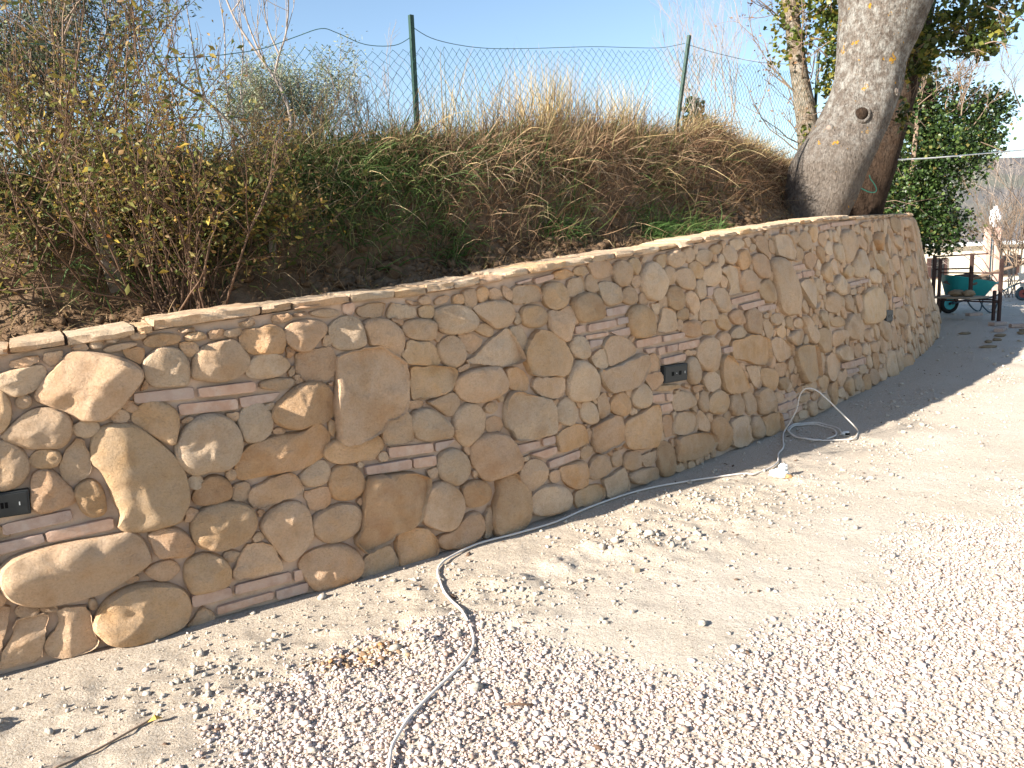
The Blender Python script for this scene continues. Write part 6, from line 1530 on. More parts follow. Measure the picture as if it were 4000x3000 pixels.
# coping slabs along the top
def coping(s0, s1, seed):
    rr = random.Random(seed); s0 += .004; s1 -= rr.uniform(.003, .012)
    ns = max(5, int((s1-s0)/.035)); t = rr.uniform(.026, .042); ov = rr.uniform(.010, .038); lift = rr.uniform(-.003, .006)
    base = [(-.30, .0), (-.305, .5), (-.29, 1.), (-.16, 1.02), (-.04, 1.03), (ov-.016, 1.), (ov-.003, .88), (ov, .5), (ov-.003, .12), (ov-.012, .0), (-.1, -.02)]
    m = len(base); V = []; F = []; off = rr.random()*99
    for i in range(ns+1):
        u = i/ns; s = s0+(s1-s0)*u
        e = 1.-.05*(abs(2*u-1)**10)
        for (o_, z_) in base:
            nn = mnoise.noise(Vector((s*14+off, o_*14, z_*3)))+.6*mnoise.noise(Vector((s*37+off, o_*30, z_*4+9)))
            oo = o_+(.018*nn+(e-1)*.16 if o_ > -.05 else .006*nn)
            zz = (z_-.5)*e*t+.5*t+.006*nn
            V.append(wall_pt(s, wall_h(s)+.004+lift+zz, oo))
    for i in range(ns):
        for j in range(m): F.append((i*m+j, (i+1)*m+j, (i+1)*m+(j+1) % m, i*m+(j+1) % m))
    F.append(tuple(range(m))); F.append(tuple(ns*m+j for j in range(m))[::-1])
    o = mk('coping_stone', np.array(V), F, [M['tan'], M['tan'], M['pale'], M['tan'], M['ochre']][seed*7 % 5], wroot)
    o.data.set_sharp_from_angle(angle=math.radians(32)); return o
for i in range(len(COPING)-1): coping(COPING[i], COPING[i+1], i)

# electrical boxes set in the wall
BOXLABEL = ['black electrical box at the left edge of the photo, above brick courses',
            'black electrical box with two pairs of slots, midway along the wall',
            'small dark electrical box beside a large ochre stone near the far end']
bi = 0
for kind, flat in STONES:
    if kind[0] != 'X': continue
    p = np.array(flat, float).reshape(-1, 2)/1000.
    c = p.mean(0)
    w = (p[1, 0]-p[0, 0]+p[2, 0]-p[3, 0])/2; h = abs((p[0, 1]-p[3, 1]+p[1, 1]-p[2, 1])/2)
    a = math.atan2(p[1, 1]-p[0, 1], p[1, 0]-p[0, 0])
    base = wall_pt(c[0], c[1])
    r = empty('electrical_box', tuple(base), BOXLABEL[bi], 'electrical box', 'black electrical boxes set in the wall')
    tv = Vector((wi(c[0], 4)*-1, wi(c[0], 3), 0)); nv = Vector((wi(c[0], 3), wi(c[0], 4), 0)); zv = Vector((0, 0, 1))
    tv2 = tv*math.cos(a)+zv*math.sin(a); zv2 = zv*math.cos(a)-tv*math.sin(a)
    R3 = Matrix((tv2, nv, zv2)).transposed()
    mb = MB(); mb.box(Vector(base)+nv*-.01, (w, .07, h), R3)
    mb.build('body', M['blackplastic'], r, bevel=.003)
    mb = MB(); mb.box(Vector(base)+nv*.0265, (w*.94, .006, h*.86), R3); mb.build('cover', M['blackplastic'], r, bevel=.0015)
    for q in (-1, 1):
        for e in (-1, 1):
            mb = MB(); mb.box(Vector(base)+nv*.0291+tv2*(q*w*.155+e*w*.028), (w*.042, .003, h*.24), R3); mb.build('slot', M['void'], r)
    mb = MB(); mb.box(Vector(base)+nv*.0305, (w*.02, .003, h*.05), R3); mb.build('screw', M['plugwhite'], r)
    mb = MB(); mb.box(Vector(base)+nv*.0305+tv2*(w*.36), (w*.016, .002, h*.14), R3); mb.build('mark', M['plugwhite'], r)
    bi += 1

# ---------------------------------------------------------------- the bank behind the wall
CREST = np.array([(0, 1.85), (1.6, 1.9), (2, 1.95), (3, 2.0), (4, 2.13), (5, 2.24), (6, 2.33), (7, 2.36), (8, 2.40), (9, 2.46), (10, 2.44), (11, 2.3), (12, 2.1), (14, 1.86), (16, 1.75), (19, 1.7)])
def bank_z(s, d):
    h = wall_h(s); zc = np.interp(s, CREST[:, 0], CREST[:, 1])
    t = np.clip((d-.36)/.92, 0, 1)
    # shelf of loose soil, then a steep cut face, then a rounded crest
    f = np.interp(t, [0, .20, .36, .48, .60, .72, .85, 1.], [0, .10, .22, .48, .76, .90, .97, 1.])
    z = h-.035+(zc-h+.035)*f
    z = np.where(d > 1.28, zc-.10*np.clip(d-1.5, 0, 3)**1.0, z)
    z = z+.30*np.exp(-((s-8.05)/.55)**2)*np.clip((d-.42)*4, 0, 1)*np.clip((1.3-d)*3, 0, 1)
    return z+.22*fbm(s*2.6, d*2.6, 81, 4)*np.clip((d-.34)*4, 0, 1)+.045*fbm(s*11, d*11, 83, 3)*np.clip((d-.34)*4, 0, 1)
def bank_pt(s, d):
    s = np.asarray(s, float); d = np.asarray(d, float); h = wall_h(s)
    k = -d-wi(s, 5)*h
    return np.stack([wi(s, 1)+wi(s, 3)*k, wi(s, 2)+wi(s, 4)*k, bank_z(s, d)], -1)
sa = np.arange(.3, 17.6, .035); da = np.concatenate([np.arange(.22, 1.5, .03), [1.6, 1.8, 2.1, 2.5, 3.2, 4.2]])
SS, DD = np.meshgrid(sa, da, indexing='ij')
o = mk('bank', bank_pt(SS, DD).reshape(-1, 3), grid_faces(len(sa), len(da))[:, ::-1], M['soil'], center=False)
tag(o, 'steep brown soil bank rising behind the wall', kind='structure')
# loose clods on the shelf behind the coping
n = 14000; s_ = 1.2+10*RNG.random(n); d_ = .33+.42*RNG.random(n)**1.3
k_ = np.clip(.35+2*fbm(s_*1.3, d_*2, 91, 3), .05, 1) > RNG.random(n); s_, d_ = s_[k_], d_[k_]
sz = np.clip(np.exp(RNG.normal(math.log(.008), .7, len(s_))), .003, .04)
g = lumps('bank_clods', bank_pt(s_, d_), sz, M['soil'], .75, .34, .45)
tag(g, 'loose brown clods lying behind the coping', 'soil clods', kind='stuff')

# ---------------------------------------------------------------- grasses
def blades(name, P, D, L, W, droop, mat, seg=4, curl=0.):
    """tapered bent strips: roots P, start directions D, lengths L, widths W, downward bend"""
    n = len(P); r = RNG
    D = D/np.linalg.norm(D, axis=1)[:, None]
    side = np.cross(D, r.standard_normal((n, 3))); side /= np.linalg.norm(side, axis=1)[:, None]+1e-9
    V = np.zeros((n, seg+1, 2, 3)); cur = P.copy(); d = D.copy()
    drift = r.standard_normal((n, 3))*curl
    for i in range(seg+1):
        t = i/seg
        w = (W*(1-t**1.6)+.0004)[:, None]
        V[:, i, 0] = cur-side*w; V[:, i, 1] = cur+side*w
        step = (L/seg)[:, None]
        cur = cur+d*step
        d = d+np.array([0, 0, -1.])*(droop/seg)[:, None]+drift/seg
        d /= np.linalg.norm(d, axis=1)[:, None]
    k = (np.arange(n)*(seg+1)*2)[:, None]
    fs = []
    for i in range(seg):
        a = k+i*2; fs.append(np.concatenate([a, a+1, a+3, a+2], 1))
    F = np.stack(fs, 1).reshape(-1, 4)
    return mk(name, V.reshape(-1, 3), F, mat, center=False)
def out_dir(s, up, out, jit):
    n = len(s)
    nx, ny = wi(s, 3), wi(s, 4)
    d = np.stack([nx*out, ny*out, np.zeros(n)+up], -1)+RNG.standard_normal((n, 3))*jit
    return d
def patch(n, s0, s1, d0, d1, fn=None):
    s = s0+(s1-s0)*RNG.random(n); d = d0+(d1-d0)*RNG.random(n)
    if fn is not None:
        k = RNG.random(n) < fn(s, d); s, d = s[k], d[k]
    return s, d
def clump(s, d, f, seed): return np.clip(.5+2.6*fbm(s*f, d*f, seed, 3), 0, 1)

# green grass hanging over the face
s, d = patch(30000, 1.6, 8.2, .62, 1.45, lambda s, d: clump(s, d, 2.0, 101)*np.interp(s, [1.6, 2.4, 3.4, 4.2, 5.0, 6.2, 8.2], [.45, .9, 1, .75, .30, .18, .12])*np.clip((d-np.where(s < 4.4, .66, .60))*6, .03, 1))
L = .12+.24*RNG.random(len(s))
o = blades('green_grass', bank_pt(s, d)-[0, 0, .01], out_dir(s, .85, .70, .55), L, .0018+.0026*RNG.random(len(s)), .6+2.0*RNG.random(len(s)), M['grass'], 4, .5)
tag(o, 'long green grass hanging down the bank', 'grass', kind='stuff')
# fresh bright tufts low on the bank right of centre and left
cs = []
for c0, d0, n, sp in ((6.35, .62, 420, .16), (6.75, .55, 160, .10), (5.2, .70, 160, .1), (3.85, .92, 380, .20), (3.3, .98, 300, .2), (2.85, 1.1, 260, .2), (4.3, .72, 120, .08), (4.5, .95, 160, .15), (7.0, .45, 60, .06)):
    cs.append(np.stack([RNG.normal(c0, sp, n), RNG.normal(d0, sp*.45, n)], -1))
cs = np.vstack(cs); s, d = cs[:, 0], np.clip(cs[:, 1], .36, 1.5)
o = blades('fresh_grass', bank_pt(s, d)-[0, 0, .01], out_dir(s, .8, .8, .5), .10+.20*RNG.random(len(s)), .0018+.002*RNG.random(len(s)), 1.2+1.2*RNG.random(len(s)), M['bright_grass'], 5, .4)
tag(o, 'fresh bright green grass tufts low on the bank', 'grass', kind='stuff')
# brown dead grass matted over face and crest
s, d = patch(46000, 2.2, 11.5, .58, 1.62, lambda s, d: np.clip(clump(s, d, 1.8, 111)+.1, 0, 1)*np.interp(s, [2.2, 3.2, 4., 4.8, 9, 11.5], [.16, .3, .7, 1, 1, .8])*np.clip((d-.50)*3.0, .1, 1)*np.where((s > 7.7) & (d > 1.02), .25, 1))
L = .08+.30*RNG.random(len(s))**1.5
o = blades('dead_grass', bank_pt(s, d)-[0, 0, .01], out_dir(s, .75, .45, .75), L, .0014+.0022*RNG.random(len(s)), .2+1.9*RNG.random(len(s)), M['dry'], 4, 1.1)
tag(o, 'matted brown dead grass over the bank', 'dead grass', kind='stuff')
# flattened litter of dead blades on the soil shelf
s, d = patch(9000, 1.3, 10.5, .36, .85, lambda s, d: clump(s, d, 2.4, 161))
o = blades('ground_litter', bank_pt(s, d)+[0, 0, .006], out_dir(s, .12, .2, 1.), .04+.12*RNG.random(len(s)), .0012+.0018*RNG.random(len(s)), .2+.5*RNG.random(len(s)), M['dry_lit'], 3, .8)
tag(o, 'flattened litter of dead blades on the soil behind the coping', 'litter', kind='stuff')
# long dead stalks lying down the steep face
s, d = patch(5200, 2.4, 11., .86, 1.3, lambda s, d: np.interp(s, [2.4, 3.4, 4.2, 5, 9, 11], [.25, .3, .7, 1, 1, .6])*np.clip(clump(s, d, 2.2, 141)+.15, 0, 1))
o = blades('hanging_stalks', bank_pt(s, d), out_dir(s, .35, .6, .75), .12+.34*RNG.random(len(s)), .0010+.0016*RNG.random(len(s)), .8+3.2*RNG.random(len(s)), M['stalk'], 6, 1.3)
tag(o, 'long dead stalks hanging down the face of the bank', 'dead stalks', kind='stuff')
# tangle of tall dead weeds behind the shrub
s, d = patch(5200, 1.2, 3.6, .85, 1.7, lambda s, d: clump(s, d, 2.5, 151))
o = blades('dead_weeds', bank_pt(s, d)-[0, 0, .02], out_dir(s, 1., .15, .5), .15+.45*RNG.random(len(s)), .0010+.0016*RNG.random(len(s)), .3+1.*RNG.random(len(s)), M['dry_lit'], 5, .8)
tag(o, 'tangle of brown dead weeds behind the shrub at the left', 'dead weeds', kind='stuff')
# wispy dead stems standing on the crest
s, d = patch(15000, 2.6, 9.8, .92, 1.75, lambda s, d: np.interp(s, [2.6, 3.5, 4.3, 5.0, 6.1, 6.6, 7.2, 9.8], [.15, .3, .75, .9, 1, .95, .8, .5])*clump(s, d, 2.5, 121))
L = (.10+.34*RNG.random(len(s))**1.6)*np.interp(s, [2.6, 4.4, 5.5, 6.4, 7.3, 8, 10], [.8, .95, 1.1, 1.35, 1.05, .85, .7])*(.65+1.1*np.clip(.5+3*fbm(s*3.4, d*.5, 125, 2), 0, 1))
o = blades('dead_stems', bank_pt(s, d)-[0, 0, .01], out_dir(s, 1., .08, .42), L, .0010+.0014*RNG.random(len(s)), .1+.8*RNG.random(len(s)), M['dry_lit'], 5, .8)
tag(o, 'thin dead weed stems standing along the bank crest', 'dead stems', kind='stuff')
# tall pale stalks in a sheaf by the fence, and long drooping straws
cs = []
for c0, d0, n, sp in ((4.75, 1.3, 70, .12), (5.7, 1.35, 90, .15), (7.0, 1.3, 90, .12), (6.0, 1.42, 150, .10), (6.3, 1.45, 110, .12), (6.9, 1.45, 60, .18), (7.2, 1.5, 60, .08), (5.4, 1.45, 60, .3)):
    cs.append(np.stack([RNG.normal(c0, sp, n), RNG.normal(d0, .06, n)], -1))
cs = np.vstack(cs); s, d = cs[:, 0], cs[:, 1]
o = blades('tall_stalks', bank_pt(s, d)-[0, 0, .02], out_dir(s, 1., 0., .17), .32+.42*RNG.random(len(s)), .0016+.0014*RNG.random(len(s)), .05+.35*RNG.random(len(s)), M['straw'], 5, .25)
tag(o, 'sheaf of tall pale stalks against the fence', 'dead stalks', kind='stuff')
s, d = patch(420, 3.2, 9.8, .8, 1.4)
o = blades('drooping_straws', bank_pt(s, d), out_dir(s, .6, .6, .7), .2+.35*RNG.random(len(s)), .0018+.0016*RNG.random(len(s)), 1.+1.6*RNG.random(len(s)), M['straw'], 6, .7)
tag(o, 'long pale straws drooping over the bank', 'straws', kind='stuff')
# sunlit yellow grass on the crest by the trunk
s, d = patch(26000, 7.3, 10.9, .98, 2.6, lambda s, d: np.interp(s, [7.4, 8., 10.4, 10.9], [.3, 1, 1, .3])*clump(s, d, 2.2, 131))
o = blades('yellow_grass', bank_pt(s, d)-[0, 0, .01], out_dir(s, .9, .3, .45), .12+.26*RNG.random(len(s)), .0016+.002*RNG.random(len(s)), .6+1.4*RNG.random(len(s)), M['straw'], 4, .5)
tag(o, 'sunlit yellow dry grass on the crest beside the trunk', 'dry grass', kind='stuff')

# ---------------------------------------------------------------- foliage helpers
def leaves(name, C, size, mat, parent=None, up=.3, aspect=.55, fold=.25):
    """one small folded leaf of four triangles at every point"""
    n = len(C); r = RNG
    size = np.broadcast_to(size, (n,))
    ax = r.standard_normal((n, 3)); ax[:, 2] *= .7; ax /= np.linalg.norm(ax, axis=1)[:, None]
    nr = r.standard_normal((n, 3)); nr[:, 2] += up*2
    sd = np.cross(ax, nr); sd /= np.linalg.norm(sd, axis=1)[:, None]+1e-9
    nr = np.cross(sd, ax)
    a = (size*.5)[:, None]; w = (size*.5*aspect)[:, None]
    V = np.stack([C-ax*a, C-ax*a*.1+sd*w+nr*w*fold, C+ax*a-nr*a*.25, C-ax*a*.1-sd*w+nr*w*fold, C+ax*a*.15], 1)
    k = (np.arange(n)*5)[:, None]
    F = np.stack([k+[0, 1, 4], k+[1, 2, 4], k+[2, 3, 4], k+[3, 0, 4]], 1).reshape(-1, 3)
    return mk(name, V.reshape(-1, 3), F, mat, parent)
def branchlet(mb, p, d, L, r, depth, spread=.5, up=.15, kids=3, seg=4, n=4, tips=None, gnarl=.22, rr=random):
    pts = [Vector(p)]; dd = Vector(d).normalized(); rad = [r]
    for i in range(seg):
        dd = (dd+Vector((rr.gauss(0, gnarl), rr.gauss(0, gnarl), rr.gauss(0, gnarl)+up))).normalized()
        pts.append(pts[-1]+dd*(L/seg)); rad.append(r*(1-.75*(i+1)/seg)+.0006)
    mb.tube(pts, rad, n if depth else 3, False)
    if tips is not None: tips += pts[1:] if depth == 0 else pts[2:]
    if depth > 0:
        for k in range(kids):
            t = rr.uniform(.25, .97); i = min(int(t*seg), seg-1)
            q = pts[i].lerp(pts[i+1], t*seg-i)
            dk = (dd+Vector((rr.gauss(0, spread), rr.gauss(0, spread), rr.gauss(0, spread)+up)))
            branchlet(mb, q, dk, L*rr.uniform(.4, .7), r*.5, depth-1, spread, up, kids, max(2, seg-1), n, tips, gnarl, rr)
def bpt(s, d, dz=0.):
    v = bank_pt(np.array([s]), np.array([d]))[0]; return Vector((v[0], v[1], v[2]+dz))

def mass(rr, c, rad, n, shell=.55):
    """points in a lumpy ellipsoid crown"""
    u = RNG.standard_normal((n, 3)); u /= np.linalg.norm(u, axis=1)[:, None]
    k = np.array([1+.42*mnoise.noise(Vector((v[0]*2.1+rr, v[1]*2.1, v[2]*2.1)))+.34*mnoise.noise(Vector((v[0]*5+rr, v[1]*5, v[2]*5))) for v in u])
    t = (shell+(1-shell)*RNG.random(n)**.6)*k
    return np.array(c)+u*t[:, None]*np.array(rad)
# ---------------------------------------------------------------- leafy shrub at the left
def shrub():
    rr = random.Random(3)
    b = bpt(2.55, .58)
    r = empty('leafy_shrub', b, 'tangled yellow-leaved shrub on the bank at the far left', 'shrub')
    mbs = MB(); tips = []
    for i in range(46):
        a = rr.gauss(0, .34); q = b+Vector((rr.gauss(0, .07), rr.gauss(0, .05), -.03))
        side = rr.gauss(-.08, .42)
        d = Vector((side, rr.gauss(-.02, .30), 1.))
        branchlet(mbs, q, d, rr.uniform(.55, 1.15), rr.uniform(.0035, .0075), 2, .42, .05, 3, 6, 5, tips, .16, rr)
    for i in range(36):                       # a second crowd of stems further left
        q = bpt(rr.uniform(1.5, 2.4), rr.uniform(.55, 1.0), -.03)
        d = Vector((rr.gauss(0, .3), rr.gauss(-.02, .30), 1.))
        branchlet(mbs, q, d, rr.uniform(.45, 1.0), rr.uniform(.003, .006), 2, .42, .05, 3, 6, 5, tips, .16, rr)
    for i in range(10):                       # low sprays reaching right over the grass
        q = bpt(rr.uniform(2.7, 3.0), rr.uniform(.7, .95), 0)
        branchlet(mbs, q, Vector((.75, rr.gauss(.1, .2), .55)), rr.uniform(.35, .55), .004, 2, .45, 0, 3, 5, 5, tips, .18, rr)
    mbs.build('stem', M['stem'], r, True)
    T = np.array([tuple(t) for t in tips]); T = np.repeat(T, 4, 0); T = T[RNG.random(len(T)) < .72]
    T = T+RNG.normal(0, .030, T.shape)
    sz = np.clip(np.exp(RNG.normal(math.log(.023), .42, len(T))), .010, .055)
    blobs = [((b.x-.55, b.y+.1, b.z+.55), (.45, .2, .40), 1500, 5), ((b.x-.15, b.y+.05, b.z+.62), (.38, .22, .36), 1500, 6), ((b.x+.22, b.y+.12, b.z+.45), (.34, .22, .26), 1300, 7), ((b.x+.42, b.y+.22, b.z+.50), (.24, .2, .16), 700, 8), ((b.x-.75, b.y, b.z+.3), (.3, .2, .3), 600, 9)]
    T2 = np.vstack([mass(sd, c_, rd, n_, .15) for c_, rd, n_, sd in blobs]); T2 = T2[RNG.random(len(T2)) < .75]
    leaves('foliage', T2, np.clip(np.exp(RNG.normal(math.log(.024), .45, len(T2))), .010, .06), M['shrubleaf'], r, .5, .42, .3)
    leaves('foliage', T, sz, M['shrubleaf'], r, .5, .42, .3)
shrub()

def spikes(mb, base, top, n, r, rr, spread):
    for _ in range(n):
        q = Vector(base)+Vector((rr.gauss(0, .03), rr.gauss(0, .03), 0))
        t = Vector(top)+Vector((rr.gauss(0, spread[0]), rr.gauss(0, spread[1]), rr.gauss(0, spread[2])))
        mid = q.lerp(t, .5)+Vector((rr.gauss(0, .05), rr.gauss(0, .05), .03))
        mb.tube(catmull([q, mid, t], 4), [r*(1-.85*i/8) for i in range(9)], 4, False)
def dark_bush():
    rr = random.Random(9); b = bpt(2.15, 1.75, -.05)
    r = empty('olive_bush', b, 'dark olive-green bush behind the shrub, top left corner', 'bush')
    mb = MB(); tips = []
    for i in range(34):
        d = Vector((rr.gauss(-.12, .45), rr.gauss(.1, .35), 1.))
        branchlet(mb, b+Vector((rr.gauss(0, .06), rr.gauss(0, .06), 0)), d, rr.uniform(.7, 1.25), rr.uniform(.006, .011), 2, .4, .12, 4, 5, 4, tips, .13, rr)
    mb.build('stem', M['twig'], r, True)
    T = np.array([tuple(t) for t in tips]); T = np.repeat(T, 9, 0)+RNG.normal(0, .045, (len(T)*9, 3))
    T = T[T[:, 2] < b.z+1.2]
    leaves('foliage', T, .024+.018*RNG.random(len(T)), M['olive'], r, .2, .26, .1)
dark_bush()
def silver_bush():
    rr = random.Random(19); b = Vector(SILVER)
    r = empty('silver_bush', b, 'small silvery green bush beyond the wire fence', 'bush')
    mb = MB(); tips = []
    for i in range(34):
        d = Vector((rr.gauss(0, .80), rr.gauss(.05, .35), 1.))
        branchlet(mb, b+Vector((rr.gauss(0, .22), rr.gauss(0, .08), 0)), d, rr.uniform(.30, .56), rr.uniform(.004, .006), 2, .4, .08, 4, 5, 4, tips, .13, rr)
    mb.build('stem', M['twig'], r, True)
    T = np.array([tuple(t) for t in tips]); T = np.repeat(T, 7, 0)+RNG.normal(0, .035, (len(T)*7, 3))
    leaves('foliage', T, .020+.014*RNG.random(len(T)), M['silver'], r, .2, .28, .1)
silver_bush()

def curve_tree(name, label, cat, chains, mat, base, twig=0, rr=None, twigL=.35, up=.25, tipr=.3):
    """a bare tree: hand placed limbs (each a list of points with start radius) plus fine twigs"""
    r = empty(name, base, label, cat)
    mb = MB(); rr = rr or random.Random(1)
    tw = MB()
    for pts, rad in chains:
        P = catmull(pts, 5); m = len(P)
        mb.tube(P, [rad*(1-(1-tipr)*i/(m-1)) for i in range(m)], 7, False)
        for _ in range(twig):
            i = rr.randrange(m//4, m-1); d = (P[i+1]-P[i]).normalized()
            dd = d*.5+Vector((rr.gauss(0, .5), rr.gauss(0, .4), rr.gauss(.35, .4)))
            branchlet(tw, P[i], dd, rr.uniform(.5, 1.2)*twigL, max(.0016, rad*.25), 1, .4, up, 3, 4, 4, None, .12, rr)
    mb.build('trunk', mat, r, True)
    if twig: tw.build('crown', mat, r, True)
    return r
# bare sapling by the fence, left
b = bpt(3.35, 1.28, -.05)
def sp(dx, dz, dy=0.): return b+Vector((dx, dy, dz))
curve_tree('bare_sapling', 'bare pale sapling with long upright shoots left of the tall post', 'sapling', [
    ([sp(0, 0), sp(.03, .13), sp(.13, .27), sp(.12, .42), sp(.06, .56), sp(-.03, .70), sp(-.15, .92), sp(-.24, 1.25)], .014),
    ([sp(.06, .56), sp(.10, .68), sp(.15, .80), sp(.18, 1.0), sp(.17, 1.25)], .008),
    ([sp(.02, .62), sp(-.04, .78), sp(-.08, .95), sp(-.10, 1.3)], .007),
    ([sp(.10, .68), sp(.04, .88), sp(.05, 1.2)], .006),
    ([sp(0, .05), sp(-.16, .25), sp(-.34, .44), sp(-.52, .58), sp(-.62, .75), sp(-.68, 1.2)], .012),
    ([sp(-.34, .44), sp(-.38, .65), sp(-.40, .95), sp(-.42, 1.25)], .006),
    ([sp(-.2, .3), sp(-.22, .55), sp(-.20, .85), sp(-.24, 1.2)], .006),
    ([sp(-.48, .55), sp(-.50, .8), sp(-.54, 1.2)], .006),
    ([sp(-.1, .2), sp(-.14, .45), sp(-.10, .75), sp(-.12, 1.15)], .006),
], M['paletwig'], b, 6, random.Random(4), .30, .35)
# long thin arching shoots in the top left corner
b2 = bpt(1.75, 1.1, 0)
curve_tree('arching_shoots', 'thin dark arching shoots crossing the sky at the top left', 'shoots', [
    ([b2+Vector((-.25, 0, .55)), b2+Vector((-.05, 0, .92)), b2+Vector((.22, .05, .80)), b2+Vector((.48, .1, .58))], .005),
    ([b2+Vector((-.25, 0, .45)), b2+Vector((0, 0, .80)), b2+Vector((.25, .05, .74)), b2+Vector((.42, .1, .62))], .004),
    ([b2, b2+Vector((-.1, 0, .3)), b2+Vector((-.25, 0, .55))], .007),
], M['twig'], b2, 5, random.Random(8), .16, .05)
# weathered boards leaning among the stems
for i, (s, d, hh, w, lean, lab) in enumerate(((2.30, .74, .46, .075, -.16, 'weathered grey board leaning among the shrub stems, the taller one'), (2.45, .80, .36, .11, .06, 'short broad weathered board partly hidden by the shrub'), (3.08, .74, .16, .04, .10, 'small grey stake at the right foot of the shrub'))):
    p = bpt(s, d, -.08)
    mb = MB(); R3 = Matrix.Rotation(lean, 3, 'Y') @ Matrix.Rotation(.6, 3, 'Z')
    mb.box(p+Vector((math.sin(lean)*hh/2, 0, hh/2)), (w, .028, hh), R3)
    o = mb.build('weathered_board', M['board'], None, bevel=.003)
    tag(o, lab, 'board', 'old boards among the shrub stems')

# ---------------------------------------------------------------- wire fence
def fence():
    feet = [Vector(a)-(Vector(t_)-Vector(a)).normalized()*.25 for a, t_ in POSTS]; tops = [Vector(t_) for a, t_ in POSTS]
    r = empty('wire_fence', Vector(POSTS[1][0]), 'green chain-link fence on angle-iron posts along the bank crest', 'fence')
    def profile(p, q, mb):
        t = (q-p).normalized(); u = Vector((.75, .66, 0)); u = (u-t*u.dot(t)).normalized(); w = t.cross(u)
        for dirv, o in ((u, w), (w, u)):
            V = []
            for e in (p, q): V += [e, e+dirv*.027, e+dirv*.027+o*.004, e+o*.004]
            mb.add(V, [(0, 1, 2, 3), (7, 6, 5, 4), (0, 4, 5, 1), (1, 5, 6, 2), (2, 6, 7, 3), (3, 7, 4, 0)])
    for i in (1, 2, 3):
        mb = MB(); profile(feet[i], tops[i], mb); mb.build('post', M['greenpaint'], r)
    # wire netting hung below a sagging top edge
    E = catmull([Vector(p) for p in NETTOP], 8)
    L = [0.]
    for a_, b_ in zip(E, E[1:]): L.append(L[-1]+(b_-a_).length)
    ex, ey, ez = [np.array([getattr(p, k) for p in E]) for k in 'xyz']; L = np.array(L)
    cell = .038; nc = int(L[-1]/cell); rows = 25; breaks = [0, int(nc*.44), int(nc*.76), nc]
    for q in range(3):
        mb = MB()
        for c in range(breaks[q], breaks[q+1]):
            pts = []
            for k in range(rows+1):
                off = (.5 if (k+c) % 2 else -.5)
                l = (c+.5+off*1.05)*cell
                z = float(np.interp(l, L, ez))-k*cell*.98+.010*math.sin(l*7+k*.6)+.006*math.sin(c*2.1+k)
                bow = .012*math.sin(l*3.1+k*.4)
                pts.append((float(np.interp(l, L, ex))+bow, float(np.interp(l, L, ey))-bow, z))
            mb.tube(pts, .0017, 3, False)
        o = mb.build('netting', M['greenwire'], r); o['kind'] = 'stuff'
    for W_ in TOPWIRE:
        mb = MB(); mb.tube(catmull([Vector(p) for p in W_], 5), .0024, 5, False); mb.build('top_wire', M['greenwire'], r, True)
fence()

# ---------------------------------------------------------------- trees on the right
def loft(rows, n=22, rough=.02, seed=1):
    V = []; F = []; m = len(rows)
    for i, (c, r) in enumerate(rows):
        for k in range(n):
            a = 2*math.pi*k/n
            q = r*(1+rough*3*mnoise.noise(Vector((math.cos(a)*1.6+seed, math.sin(a)*1.6, c[2]*1.5)))+rough*mnoise.noise(Vector((math.cos(a)*5, math.sin(a)*5+seed, c[2]*6))))
            V.append((c[0]+q*math.cos(a), c[1]+q*math.sin(a), c[2]))
    for i in range(m-1):
        for k in range(n): F.append((i*n+k, i*n+(k+1) % n, (i+1)*n+(k+1) % n, (i+1)*n+k))
    return V, F
def dens(rows, k=6):
    out = []
    P = catmull([Vector((*c, 0)).to_3d() for c, r in rows], k)
    R_ = catmull([Vector((r, 0, 0)) for c, r in rows], k)
    return [((p.x, p.y, p.z), q.x) for p, q in zip(P, R_)]
